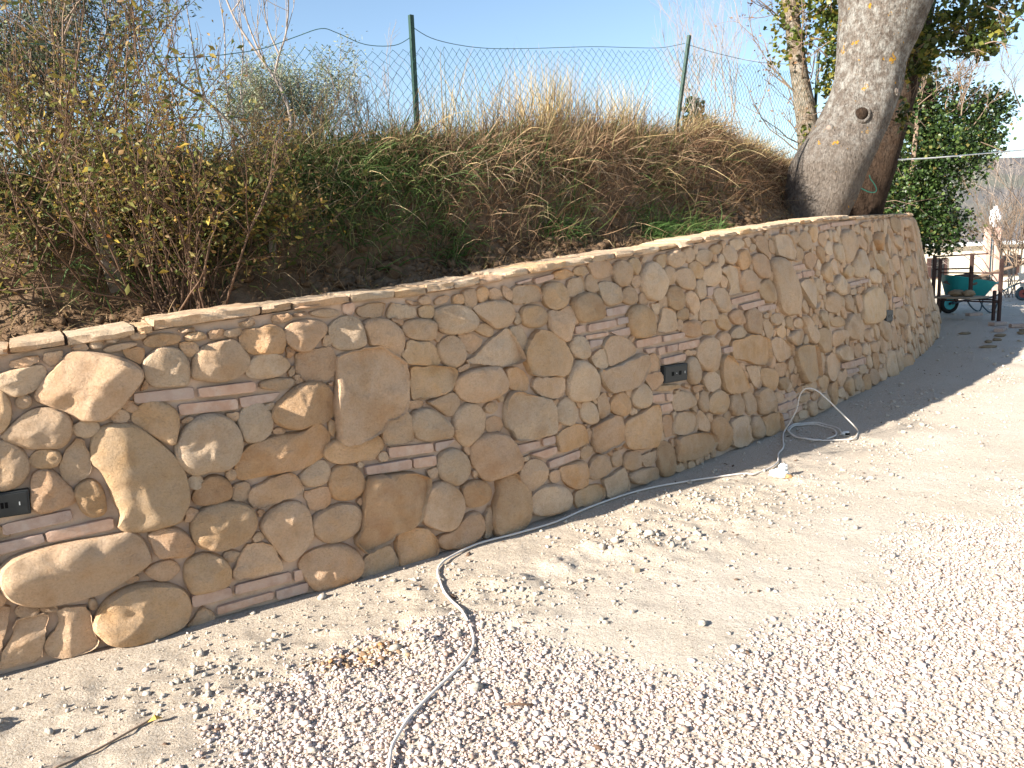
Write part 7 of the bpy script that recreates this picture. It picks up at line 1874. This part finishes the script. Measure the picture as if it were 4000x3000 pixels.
def big_tree():
    rows = dens([((x, y, z), r) for x, y, z, r in TRUNK])
    b = Vector(rows[0][0])
    r = empty('leaning_tree', b, 'thick leaning grey tree trunk with knot rings above the wall', 'tree')
    V, F = loft(rows, 30, .022, 3)
    t = mk('trunk', V, F, M['bark'], r)
    # limbs above the frame
    top = Vector(rows[-1][0]); mb = MB()
    for d, L, rad in (((.9, -.1, .6), 2.2, .20), ((-.1, .3, 1.), 2.4, .24), ((.45, .6, .8), 2., .17)):
        branchlet(mb, top+Vector((0, 0, -.1)), Vector(d), L, rad, 2, .5, .1, 3, 6, 8, None, .12, random.Random(int(rad*100)))
    mb.build('crown', M['bark'], r, True)
    # pruning wounds: ringed knot, two stubs
    def ring(c, nrm, R0, r0, squash=.8):
        nrm = Vector(nrm).normalized(); u = nrm.cross(Vector((0, 0, 1))).normalized(); w = u.cross(nrm)
        V = []; F = []; n1, n2 = 20, 8
        for i in range(n1):
            a = 2*math.pi*i/n1; e = (u*math.cos(a)*squash+w*math.sin(a))*(1+.10*math.sin(2*a+1)+.03*math.sin(3*a))
            for j in range(n2):
                q = 2*math.pi*j/n2; k = 1+.12*math.sin(3*a)
                V.append(Vector(c)+e*(R0+r0*k*math.cos(q))+nrm*(r0*.8*k*math.sin(q)))
        for i in range(n1):
            for j in range(n2): F.append((i*n2+j, ((i+1) % n1)*n2+j, ((i+1) % n1)*n2+(j+1) % n2, i*n2+(j+1) % n2))
        return V, F
    def surf_pt(fz, ang, out=0.):
        i = min(range(len(rows)), key=lambda k: abs(rows[k][0][2]-fz)); c, rad = rows[i]
        d = Vector((math.cos(ang), math.sin(ang), 0)); return Vector(c)+d*(rad+out), d
    for fz, ang, R0, r0 in KNOTS:
        R0, r0 = R0*.92, r0*.8
        c, d = surf_pt(fz, ang, .0)
        if R0 > .05:
            V, F = ring(c, d+Vector((0, 0, .1)), R0, r0); k = mk('knot_ring', V, F, M['bark'], r)
            mb = MB(); mb.tube([c-d*.05, c+d*.012], [R0*.85, R0*.8], 14); mb.build('knot_hollow', M['redbark'], r, True)
        else:
            V, F = ring(c, d+Vector((0, 0, .15)), .030, .016, .9); mk('branch_stub', V, F, M['bark'], r); mb = MB(); mb.tube([c-d*.06, c+d*.012], [.055, .028], 10); mb.build('stub_core', M['woundbark'], r, True)
big_tree()
# second, darker trunk leaning right behind it
rows = dens([((x, y, z), r) for x, y, z, r in TRUNK2])
r2 = empty('dark_trunk', rows[0][0], 'dark reddish trunk leaning right behind the big grey trunk', 'tree')
V, F = loft(rows, 18, .05, 8); mk('trunk', V, F, M['redbark'], r2)
mb = MB()
for d, L in (((.6, .2, .9), 1.6), ((-.2, .5, 1), 1.6)): branchlet(mb, Vector(rows[-1][0])-Vector((0, 0, .1)), Vector(d), L, .10, 2, .5, .1, 3, 6, 6, None, .15, random.Random(5))
mb.build('crown', M['redbark'], r2, True)
# thin tree with ivy, left of the big trunk
rows = dens([((x, y, z), r) for x, y, z, r in TRUNK3])
r3 = empty('thin_tree', rows[0][0], 'thin pale-brown tree with an ivy clump left of the thick trunk', 'tree')
V, F = loft(rows, 14, .06, 5); mk('trunk', V, F, M['thinbark'], r3)
mb = MB(); tips = []
rr = random.Random(21)
for i in range(16):
    k = rr.randrange(2, len(rows)-1); q = Vector(rows[k][0])
    branchlet(mb, q, Vector((rr.gauss(0, .9), rr.gauss(0, .5), rr.gauss(.5, .4))), rr.uniform(.4, 1.), .010, 2, .5, .1, 3, 5, 4, tips, .15, rr)
mb.build('crown', M['twig'], r3, True)
T = np.array([tuple(t) for t in tips]); T = T[RNG.random(len(T)) < .30]
leaves('dead_leaves', T+RNG.normal(0, .02, T.shape), .03+.02*RNG.random(len(T)), M['russet'], r3)
c0 = [np.array(rows[k][0]) for k in range(len(rows))]
ivyp = []
for (z0, n, rad) in IVY3:
    k = min(range(len(rows)), key=lambda i: abs(rows[i][0][2]-z0))
    ivyp.append(c0[k]+RNG.normal(0, 1, (n, 3))*np.array(rad))
leaves('ivy', np.vstack(ivyp), .050+.03*RNG.random(sum(len(p) for p in ivyp)), M['ivy_sun'], r3, .4, .8, .2)

# ivy hanging on the big trunk (a plant of its own) and the ivy tower behind
def ivy_hang(name, label, blobs, mat, size, base, cat='ivy', stems=True):
    r = empty(name, base, label, cat); P = []
    for c, rad, n, sd in blobs: P.append(mass(sd, c, rad, n, .25))
    P = np.vstack(P)
    leaves('foliage', P, size*(.45+1.1*RNG.random(len(P))), mat, r, .5, .85, .2)
    mb = MB(); rr = random.Random(2)
    for c, rad, n, sd in blobs:
        for _ in range(6):
            q = Vector(c)+Vector((rr.gauss(0, rad[0]*.4), rr.gauss(0, rad[1]*.4), rr.gauss(0, rad[2]*.4)))
            branchlet(mb, q, Vector((rr.gauss(0, 1), rr.gauss(0, 1), rr.gauss(0, .6))), max(rad)*.8, .008, 1, .5, -.05, 3, 5, 4, None, .15, rr)
    o = mb.build('stem', M['twig'], r, True); o['kind'] = 'stuff'
    return r
ivy_hang('climbing_ivy', 'sunlit ivy sprays hanging at the top right beside the thick trunk', [(c_, r_, int(n_*1.25), s_) for c_, r_, n_, s_ in IVY_A], M['ivy_mid'], .056, IVY_A[0][0])
ivy_hang('climbing_ivy', 'ivy strand climbing close behind the left side of the thick trunk', [(c_, r_, int(n_*1.2), s_) for c_, r_, n_, s_ in IVY_B], M['ivy_mid'], .052, IVY_B[0][0])
IVY_C += [((7.2, 15.8, 2.6), (.5, .5, 1.2), 1900, 28), ((7.35, 15.6, 1.5), (.5, .5, .7), 1100, 29), ((7.6, 16, 3.9), (.7, .6, .5), 1200, 30)]
IVY_C = [(c_, r_, int(n_*1.9), s_) for c_, r_, n_, s_ in IVY_C]
r = ivy_hang('ivy_tree', 'tall dark green ivy-covered tree beyond the end of the wall', IVY_C, M['ivy'], .062, (8.0, 15.6, 0.), 'tree')
mb = MB(); mb.tube(catmull([(7.9, 15.7, -.1), (7.95, 15.7, 1.2), (8.1, 15.6, 2.6), (8.0, 15.6, 4.4)], 4), [.22-.010*i for i in range(13)], 9); mb.build('trunk', M['redbark'], r, True)

# bare twiggy trees behind the fence and at the right
for (p_, hh, n, sd), lab in zip(BARE, ('bare twiggy tree just right of the leaning fence post, tallest', 'bare twiggy tree between leaning fence post and thin tree', 'low bare twiggy bush behind the leaning fence post', 'wispy bare bush left of the tall fence post')):
    b = Vector(p_); r = empty('bare_tree', b, lab, 'bare tree', 'bare trees beyond the fence'); mb = MB(); rr = random.Random(sd)
    for _ in range(n):
        branchlet(mb, b+Vector((rr.gauss(0, .1), rr.gauss(0, .1), 0)), Vector((rr.gauss(0, .30), rr.gauss(0, .2), 1)), hh*rr.uniform(.6, 1.05), .004+.0022*hh, 3, .40, .10, 3, 6, 4, None, .10, rr)
    mb.build('crown', M['paletwig'], r, True)
b = Vector(STUMP); r = empty('ivy_stump', b, 'small dark ivy-clad stump behind the leaning fence post', 'stump')
leaves('foliage', mass(4, tuple(b+Vector((0, 0, .26))), (.13, .12, .24), 420, .3), .05+.02*RNG.random(420), M['ivy'], r, .4, .8)
mb = MB(); mb.tube([b, b+Vector((0, 0, .42))], [.05, .03], 7); mb.build('trunk', M['twig'], r, True)
for (x, y, hh, n, sd, lab) in ((9.3, 14.6, 1.2, 12, 41, 'bare brown thicket tangled in front of the ivy tree'), (11.6, 18.5, 2.6, 8, 42, 'bare pale twiggy tree at the right edge of the photo')):
    b = Vector((x, y, .9 if sd == 41 else 0)); r = empty('bare_thicket', Vector((x, y, 0)), lab, 'bare tree', 'bare trees beyond the wall end'); mb = MB(); rr = random.Random(sd)
    if sd == 41: mb.tube([(8.35, 15.5, 0), (8.6, 15.2, .6), tuple(b)], [.05, .04, .03], 6)
    for _ in range(n):
        branchlet(mb, b+Vector((rr.gauss(0, .1), rr.gauss(0, .1), 0)), Vector((rr.gauss(.15, .7), rr.gauss(0, .4), .6 if sd == 41 else 1)), hh*rr.uniform(.6, 1.1), .014, 3, .5, .08, 4, 6, 4, None, .16, rr)
    mb.build('crown', M['twig'] if sd == 41 else M['paletwig'], r, True)
b = Vector((7.6, 15.1, 3.6)); r = empty('bare_tree', Vector((7.7, 15.6, 0)), 'bare brown branches poking out of the ivy tree top', 'bare tree'); mb = MB(); rr = random.Random(77)
mb.tube([(7.7, 15.6, 0), (7.65, 15.4, 2), tuple(b)], [.08, .06, .04], 6)
for _ in range(16): branchlet(mb, b+Vector((rr.gauss(.3, .4), rr.gauss(0, .2), rr.gauss(0, .3))), Vector((rr.gauss(.3, .7), rr.gauss(0, .5), .8)), rr.uniform(.6, 1.1), .012, 3, .45, .08, 4, 5, 4, None, .15, rr)
mb.build('crown', M['twig'], r, True)

# ---------------------------------------------------------------- cord on the ground
def cord():
    G_ = [Vector((x, y, max(gz(x, y), 0)+.011+z)) for x, y, z in CORD]
    P = catmull(G_, 5)
    r = empty('power_cord', G_[0], 'long off-white power cord snaking over the ground to a coil by the wall', 'cord')
    mb = MB(); mb.tube(P, .0056, 8); mb.build('cable', M['cord'], r, True)
    for ring_ in COIL:
        Q = catmull([Vector((x, y, max(gz(x, y), 0)+.010+z)) for x, y, z in ring_], 4)
        mb = MB(); mb.tube(Q, .0056, 8); mb.build('coil_loop', M['cord'], r, True)
    e = Vector(PLUG); e.z = gz(e.x, e.y)+.022
    mb = MB(); mb.tube([e+Vector((-.035, 0, 0)), e+Vector((-.02, 0, 0)), e+Vector((.02, -.004, 0))], [.008, .018, .020], 10); mb.build('plug', M['plugwhite'], r, True)
    mb = MB(); mb.box(e+Vector((.004, -.021, .0)), (.034, .006, .016)); mb.build('plug_face', M['void'], r)
cord()

# ---------------------------------------------------------------- small things on the ground
def blob(name, c, rad, mat, seed, parent=None, sub=3, rough=.35, f=2.2):
    bm = bmesh.new(); bmesh.ops.create_icosphere(bm, subdivisions=sub, radius=1)
    V = []
    for v in bm.verts:
        n_ = v.co.normalized(); k = 1+rough*mnoise.noise(n_*f+Vector((seed, 0, 0)))+rough*.5*mnoise.noise(n_*f*2.6+Vector((0, seed, 0)))
        V.append((c[0]+n_.x*k*rad[0], c[1]+n_.y*k*rad[1], c[2]+n_.z*k*rad[2]))
    F = [tuple(v.index for v in f_.verts) for f_ in bm.faces]; bm.free()
    return mk(name, V, F, mat, parent)
lx, ly = 1.70, 4.95; lz = gz(lx, ly)
r = empty('plaster_lump', (lx, ly, lz), 'jagged white plaster lump lying beside the cord', 'plaster lump')
blob('lump', (lx-.005, ly, lz+.028), (.062, .036, .030), M['plaster'], 5, r, 3, .5)
blob('lump', (lx+.022, ly+.004, lz+.058), (.026, .022, .036), M['plaster'], 9, r, 3, .7, 3.)
blob('chip', (lx+.045, ly-.02, lz+.012), (.030, .022, .016), M['chip'], 7, r, 2, .6)
mb = MB(); bz = gz(.55, 3.52); mb.box((.545, 3.52, bz+.012), (.030, .022, .024), Matrix.Rotation(.25, 3, 'Z'))
o = mb.build('wood_offcut', M['plank'], None, bevel=.002); tag(o, 'tiny square wooden offcut alone on the pale soil', 'offcut')
V, F = tube(catmull([Vector((x, y, gz(x, y)+.006)) for x, y in ((-1.42, 2.18), (-1.36, 2.27), (-1.30, 2.35), (-1.245, 2.44))], 4), [.004]*13, 5)
o = mk('fallen_twig', V, F, M['twig']); tag(o, 'dark thin twig lying in the lower left corner', 'twig')
V = [Vector((-1.225+a, 2.425+b_, gz(-1.225, 2.425)+.008+c)) for a, b_, c in ((-.02, -.01, 0), (-.005, .012, .014), (.028, .006, .004), (.012, -.014, .012), (.0, 0, .02))]
o = mk('fallen_leaf', V, [(0, 3, 4), (3, 2, 4), (2, 1, 4), (1, 0, 4)], M['deadleaf'], smooth=False); tag(o, 'ochre dead leaf at the tip of the twig', 'leaf')
for i, (x, y, a, L, lab) in enumerate(((3.05, 2.52, .55, .085, 'pale wood splinter on the gravel at the lower right'), (2.86, 2.98, -.2, .06, 'short brown twig on the gravel at the right'), (-.02, 2.44, -.1, .10, 'thin reddish twig on the gravel right of the cord'))):
    z = gz(x, y)+.014; dx, dy = math.cos(a)*L/2, math.sin(a)*L/2
    V, F = tube([(x-dx, y-dy, z), (x, y, z+.003), (x+dx, y+dy, z)], [.003, .0045, .003], 5)
    o = mk('twig_bit', V, F, M['plank'] if i == 0 else M['stem']); tag(o, lab, 'twig', 'bits of twig on the gravel')
# dug patch with reddish litter beside the cord
n = 260; qx = RNG.normal(-.60, .085, n); qy = 2.82+.35*(qx+.6)+RNG.normal(0, .045, n)
g = lumps('earth_litter', np.stack([qx, qy, ground_z(qx, qy, wall_dist(qx, qy))], -1), np.clip(np.exp(RNG.normal(math.log(.006), .4, n)), .003, .014), M['litter'], .6, .3, .4)
tag(g, 'patch of reddish brown earth and leaf litter left of the cord', 'litter', kind='stuff')
# dark specks: scattered leaf and twig crumbs
px, py = scatter(900, -1.5, 5.5, 2.0, 9.)
k = (np.abs(px) < .68*py) & (wall_dist(px, py) > .1); px, py = px[k], py[k]
g = lumps('leaf_crumbs', np.stack([px, py, ground_z(px, py, wall_dist(px, py))+.002], -1), np.clip(np.exp(RNG.normal(math.log(.0045), .4, len(px))), .002, .011), M['stem'], .3, .25, .1, 1.2)
tag(g, 'dark crumbs of leaf and twig scattered over the yard', 'leaf crumbs', kind='stuff')

# ---------------------------------------------------------------- beyond the end of the wall
def sq(mb, p, q, w):
    mb.tube([p, q], w*.72, 4)
def trestle():
    r = empty('scaffold_trestle', (7.9, 13.6, 0), 'rusty low scaffold trestle standing in the shade past the wall end', 'trestle')
    A0, A1 = Vector((7.55, 14.35, 0)), Vector((8.14, 13.2, 0)); B0, B1 = Vector((7.75, 15.0, 0)), Vector((8.38, 13.75, 0))
    A0 = Vector((7.66, 14.2, 0)); B0 = Vector((7.85, 14.75, 0))
    for p, h in ((A0, 1.08), (A1, 1.08), (B1, .52)):
        mb = MB(); sq(mb, p, p+Vector((0, 0, h)), .042); mb.build('leg', M['rust'], r)
    mb = MB(); m_ = B0.lerp(B1, .62); sq(mb, m_+Vector((0, 0, .36)), m_+Vector((0, 0, 1.16)), .05); mb.build('leg', M['rust'], r)
    mb = MB(); sq(mb, B0+Vector((0, 0, .3)), B0+Vector((0, 0, 1.13)), .05); mb.build('leg', M['rust'], r)
    for p, q, z0, z1 in ((A0, A1, .84, .84), (B0, B0.lerp(B1, .86), 1.11, 1.15), (B0, m_, .88, .90), (A0, A1, .36, .36), (B0, B1, .36, .36), (A1, B1, .36, .36)):
        mb = MB(); sq(mb, p+Vector((0, 0, z0)), q+Vector((0, 0, z1)), .025); mb.build('rail', M['rust'], r)
    mb = MB()
    d = (A1-A0); L = d.length; ang = math.atan2(d.y, d.x)
    c = (A0+A1+B0+B1)/4+Vector((0, 0, .405))
    for k in (-1, 0, 1):
        mb = MB(); off = Vector((-d.y, d.x, 0)).normalized()*(.17*k); mb.box(c+off-d*.12, (L*.72, .16, .03), Matrix.Rotation(ang, 3, 'Z')); mb.build('deck_board', M['plank'], r)
    for i, (dx, dy, rx) in enumerate(((-.12, .05, .15), (.0, -.1, .10))):
        p = c+Vector((dx, dy, 0)); o = blob('flat_rock', (p.x, p.y, p.z+.015+.06), (rx, rx*.7, .06), M['rock'], 3+i); tag(o, ['larger brown stone on the trestle deck', 'smaller brown stone on the trestle deck'][i], 'stone', 'stones on the trestle deck')
trestle()

def barrow(name, label, loc, rot, tubmat, rimmat, tyremat, sc=1.):
    r = empty(name, loc, label, 'wheelbarrow'); R3 = Matrix.Rotation(rot, 3, 'Z'); o0 = Vector(loc)
    T = lambda p: o0+R3 @ (Vector(p)*sc)
    # tub: x runs from the wheel (negative) to the handles
    n = 20; V = []; rings = [(-.05, .56, .30, .19, .30), (.0, .80, .56, .31, .64), (.0, .83, .585, .33, .655), (.0, .80, .56, .305, .65), (-.05, .54, .29, .18, .315)]
    out = []
    for (cx, lx_, _, ly_, z) in rings:
        for k in range(n):
            a = 2*math.pi*k/n; e = .5
            x = math.copysign(abs(math.cos(a))**e, math.cos(a))*lx_*.58; y = math.copysign(abs(math.sin(a))**e, math.sin(a))*ly_
            zz = z-.09*(x/.48)*(z > .5)
            out.append(T((cx+x, y, zz)))
    F = []
    for i in range(len(rings)-1):
        for k in range(n): F.append((i*n+k, i*n+(k+1) % n, (i+1)*n+(k+1) % n, (i+1)*n+k))
    F.append(tuple(range(n))[::-1]); F.append(tuple((len(rings)-1)*n+k for k in range(n)))
    mk('tub', out, F, tubmat, r)
    wc = (-.36, 0, .19)
    def wheel_ring(rad, tr, mat, nm, par):
        V = []; F = []; n1, n2 = 28, 10
        for i in range(n1):
            a = 2*math.pi*i/n1
            for j in range(n2):
                q = 2*math.pi*j/n2
                V.append(T((wc[0]+math.cos(a)*(rad+tr*math.cos(q)), wc[1]+tr*1.05*math.sin(q), wc[2]+math.sin(a)*(rad+tr*math.cos(q)))))
        for i in range(n1):
            for j in range(n2): F.append((i*n2+j, ((i+1) % n1)*n2+j, ((i+1) % n1)*n2+(j+1) % n2, i*n2+(j+1) % n2))
        return mk(nm, V, F, mat, par)
    w = empty('wheel', (0, 0, 0), None, None); w.parent = r; w.location = Vector(T(wc))-o0
    for nm, mat, args in (('tyre', tyremat, (.145, .045)),):
        wheel_ring(*args, mat, nm, w)
    mb = MB(); mb.tube([T((wc[0], -.03, wc[2])), T((wc[0], .03, wc[2]))], .115*sc, 20); mb.build('rim', rimmat, w, False, .004)
    mb = MB(); mb.tube([T((wc[0], -.05, wc[2])), T((wc[0], .05, wc[2]))], .025*sc, 10); mb.build('hub', M['rust'], w, True)
    for s_ in (-1, 1):
        mb = MB(); mb.tube([T(p) for p in catmull([(-.36, .10*s_, .19), (-.1, .17*s_, .26), (.35, .24*s_, .30), (.62, .27*s_, .46), (1.0, .28*s_, .60)], 4)], .016*sc, 7); mb.build('handle', M['tube'], r, True)
        mb = MB(); mb.tube([T((.86, .276*s_, .553)), T((1.02, .28*s_, .612))], .022*sc, 8); mb.build('grip', M['grip'], r, True)
        mb = MB(); mb.tube([T(p) for p in catmull([(.10, .20*s_, .28), (.20, .2*s_, .12), (.32, .2*s_, .015), (.42, .2*s_, .03), (.50, .24*s_, .36)], 4)], .014*sc, 7); mb.build('leg', M['tube'], r, True)
        mb = MB(); mb.tube([T((-.36, .055*s_, .19)), T((-.25, .12*s_, .30))], .014*sc, 6); mb.build('wheel_fork', M['tube'], r, True)
    return r
barrow('wheelbarrow', 'teal wheelbarrow full of sand, behind the rusty trestle', (8.83, 15.35, .0), .06, M['teal'], M['teal'], M['tyre'])
o = blob('sand_heap', (8.83, 15.35, .60), (.42, .25, .14), M['sand'], 12, None, 4, .35, 2.5); tag(o, 'dark damp sand heaped in the teal wheelbarrow', 'sand heap')
barrow('wheelbarrow', 'second wheelbarrow with red-rimmed wheel in the sun behind the teal one', (11.62, 17.5, .0), -.22, M['roofgrey'], M['redrim'], M['tube'], .82)
for i, (x, y, a, lab) in enumerate(((8.0, 13.0, .3, 'brown brick lying under the right foot of the trestle'), (7.55, 12.2, .9, 'nearest brown brick lying flat on the shaded ground'), (8.1, 12.6, -.2, 'brown brick lying in the shade between wall end and trestle'), (8.6, 14.7, .1, 'brown brick lying below the wheelbarrow'))):
    mb = MB(); mb.box((x, y, gz(x, y)+.03), (.26, .13, .055), Matrix.Rotation(a, 3, 'Z')); o = mb.build('loose_brick', M['brick'], None, bevel=.005); tag(o, lab, 'brick', 'loose bricks on the shaded ground')
for i in range(7):
    x, y = [(6.6, 10.9), (6.9, 11.2), (7.2, 11.6), (6.9, 12.0), (7.6, 11.7), (6.3, 10.4), (7.9, 12.1)][i]
    if wall_dist(np.array([x]), np.array([y]))[0] < .15: x += .5; y -= .4
    o = blob('loose_stone', (x, y, gz(x, y)+.015), (.05+.012*i, .05, .025), M['rock'], 60+i, None, 2, .5); tag(o, 'brown loose stone on the shaded ground near the wall end, '+['nearest', 'second nearest', 'third nearest', 'fourth nearest', 'fifth nearest', 'second farthest', 'farthest'][[1, 2, 3, 5, 4, 0, 6][i]]+' of seven', 'stone', 'small loose stones near the wall end')

# gate pillars, bag, building, railing, hill
for x, w, lab in ((GATE[0], .13, 'left of two slim pinkish gate pillars'), (GATE[1], .13, 'right of two slim pinkish gate pillars')):
    r = empty('gate_pillar', (x, 22.0, -.1), lab, 'pillar', 'slim gate pillars'); mb = MB(); zt = GATE[2]
    mb.box((x, 22., zt/2-.15), (w, .14, zt+.3)); mb.build('shaft', M['pink'], r, bevel=.008)
    mb = MB(); mb.box((x, 22., zt+.012), (w+.03, .17, .022)); mb.build('cap', M['brick'], r, bevel=.004)
    mb = MB(); mb.box((x+w*.75, 21.98, zt/2-.1), (.05, .06, zt)); mb.build('gate_tube', M['tube'], r)
bag = blob('plastic_bag', ((GATE[0]+GATE[1])/2+.03, 21.97, GATE[2]+.27), (.14, .12, .27), M['bag'], 33, None, 4, .25, 2.6); tag(bag, 'white plastic bag perched on the gate pillars', 'bag')
def building():
    r = empty('low_building', (24, 40, -2.8), 'low cream building beyond the gate', 'building')
    mb = MB(); mb.box((27, 43, -.95), (14, 6, 3.7)); mb.build('wall', M['cream'], r)
    mb = MB(); mb.box((27, 43, .96), (14.6, 6.6, .12)); mb.build('roof', M['roofgrey'], r)
    for x in (WIN[0], WIN[0]+3.4, WIN[0]-3.6):
        w = MB(); w.box((x, 39.96, WIN[1]), (1.0, .1, 1.0)); w = w.build('window', M['rust'], r)
        g_ = MB(); g_.box((x, 39.90, WIN[1]), (.62, .04, .85)); g_.build('pane', M['glass'], w)
building()
mb = MB(); r = empty('garden_fence', (14.5, 23, -.3), 'thin rusty railing beyond the gate pillars', 'railing')
for z in (.15, .62, 1.08):
    mb = MB(); mb.tube([(13.7, 22.4, z), (17.5, 22.9, z-.04)], .018, 5); mb.build('rail', M['rust'], r)
for k in range(11):
    mb = MB(); x = 13.7+k*.36; mb.tube([(x, 22.4+.5*k/10, -.4), (x, 22.4+.5*k/10, 1.1)], .012, 5); mb.build('bar', M['tube'], r)
b = Vector((15.6, 22.8, -.2)); r = empty('low_plant', b, 'low green weeds at the sunny edge of the drive', 'plant')
leaves('foliage', mass(2, (12.4, 18.6, .12), (.5, .3, .16), 500, .2), .06, M['ivy_sun'], r, .5, .5)
# hillside far beyond
hx = axis(-200, 700, [(700, 12)]); hy = axis(60, 520, [(520, 10)])
HX, HY = np.meshgrid(hx, hy)
HZ = -6+np.clip((HY-70)/160, 0, 1)**1.2*(20+11*np.sin(HX*.012+.6))+9*fbm(HX*.02, HY*.02, 141, 4)
hh = mk('hills', np.stack([HX, HY, HZ], -1).reshape(-1, 3), grid_faces(len(hy), len(hx)), M['hill'], center=False)
tag(hh, 'distant hillside of grey winter woodland with haze tinted in', kind='structure')
# white cable slung from the trunk out of the picture, green string on the trunk
V, F = tube(catmull([Vector(p) for p in CABLE], 6), .008, 6)
o = mk('slung_cable', V, F, M['whitewire']); tag(o, 'white cable slung from the trunk towards the right edge', 'cable')
V, F = tube(catmull([Vector(p) for p in STRING], 6), .006, 6)
o = mk('green_string', V, F, M['greenstring']); tag(o, 'green string loop hanging between the two trunks', 'string')
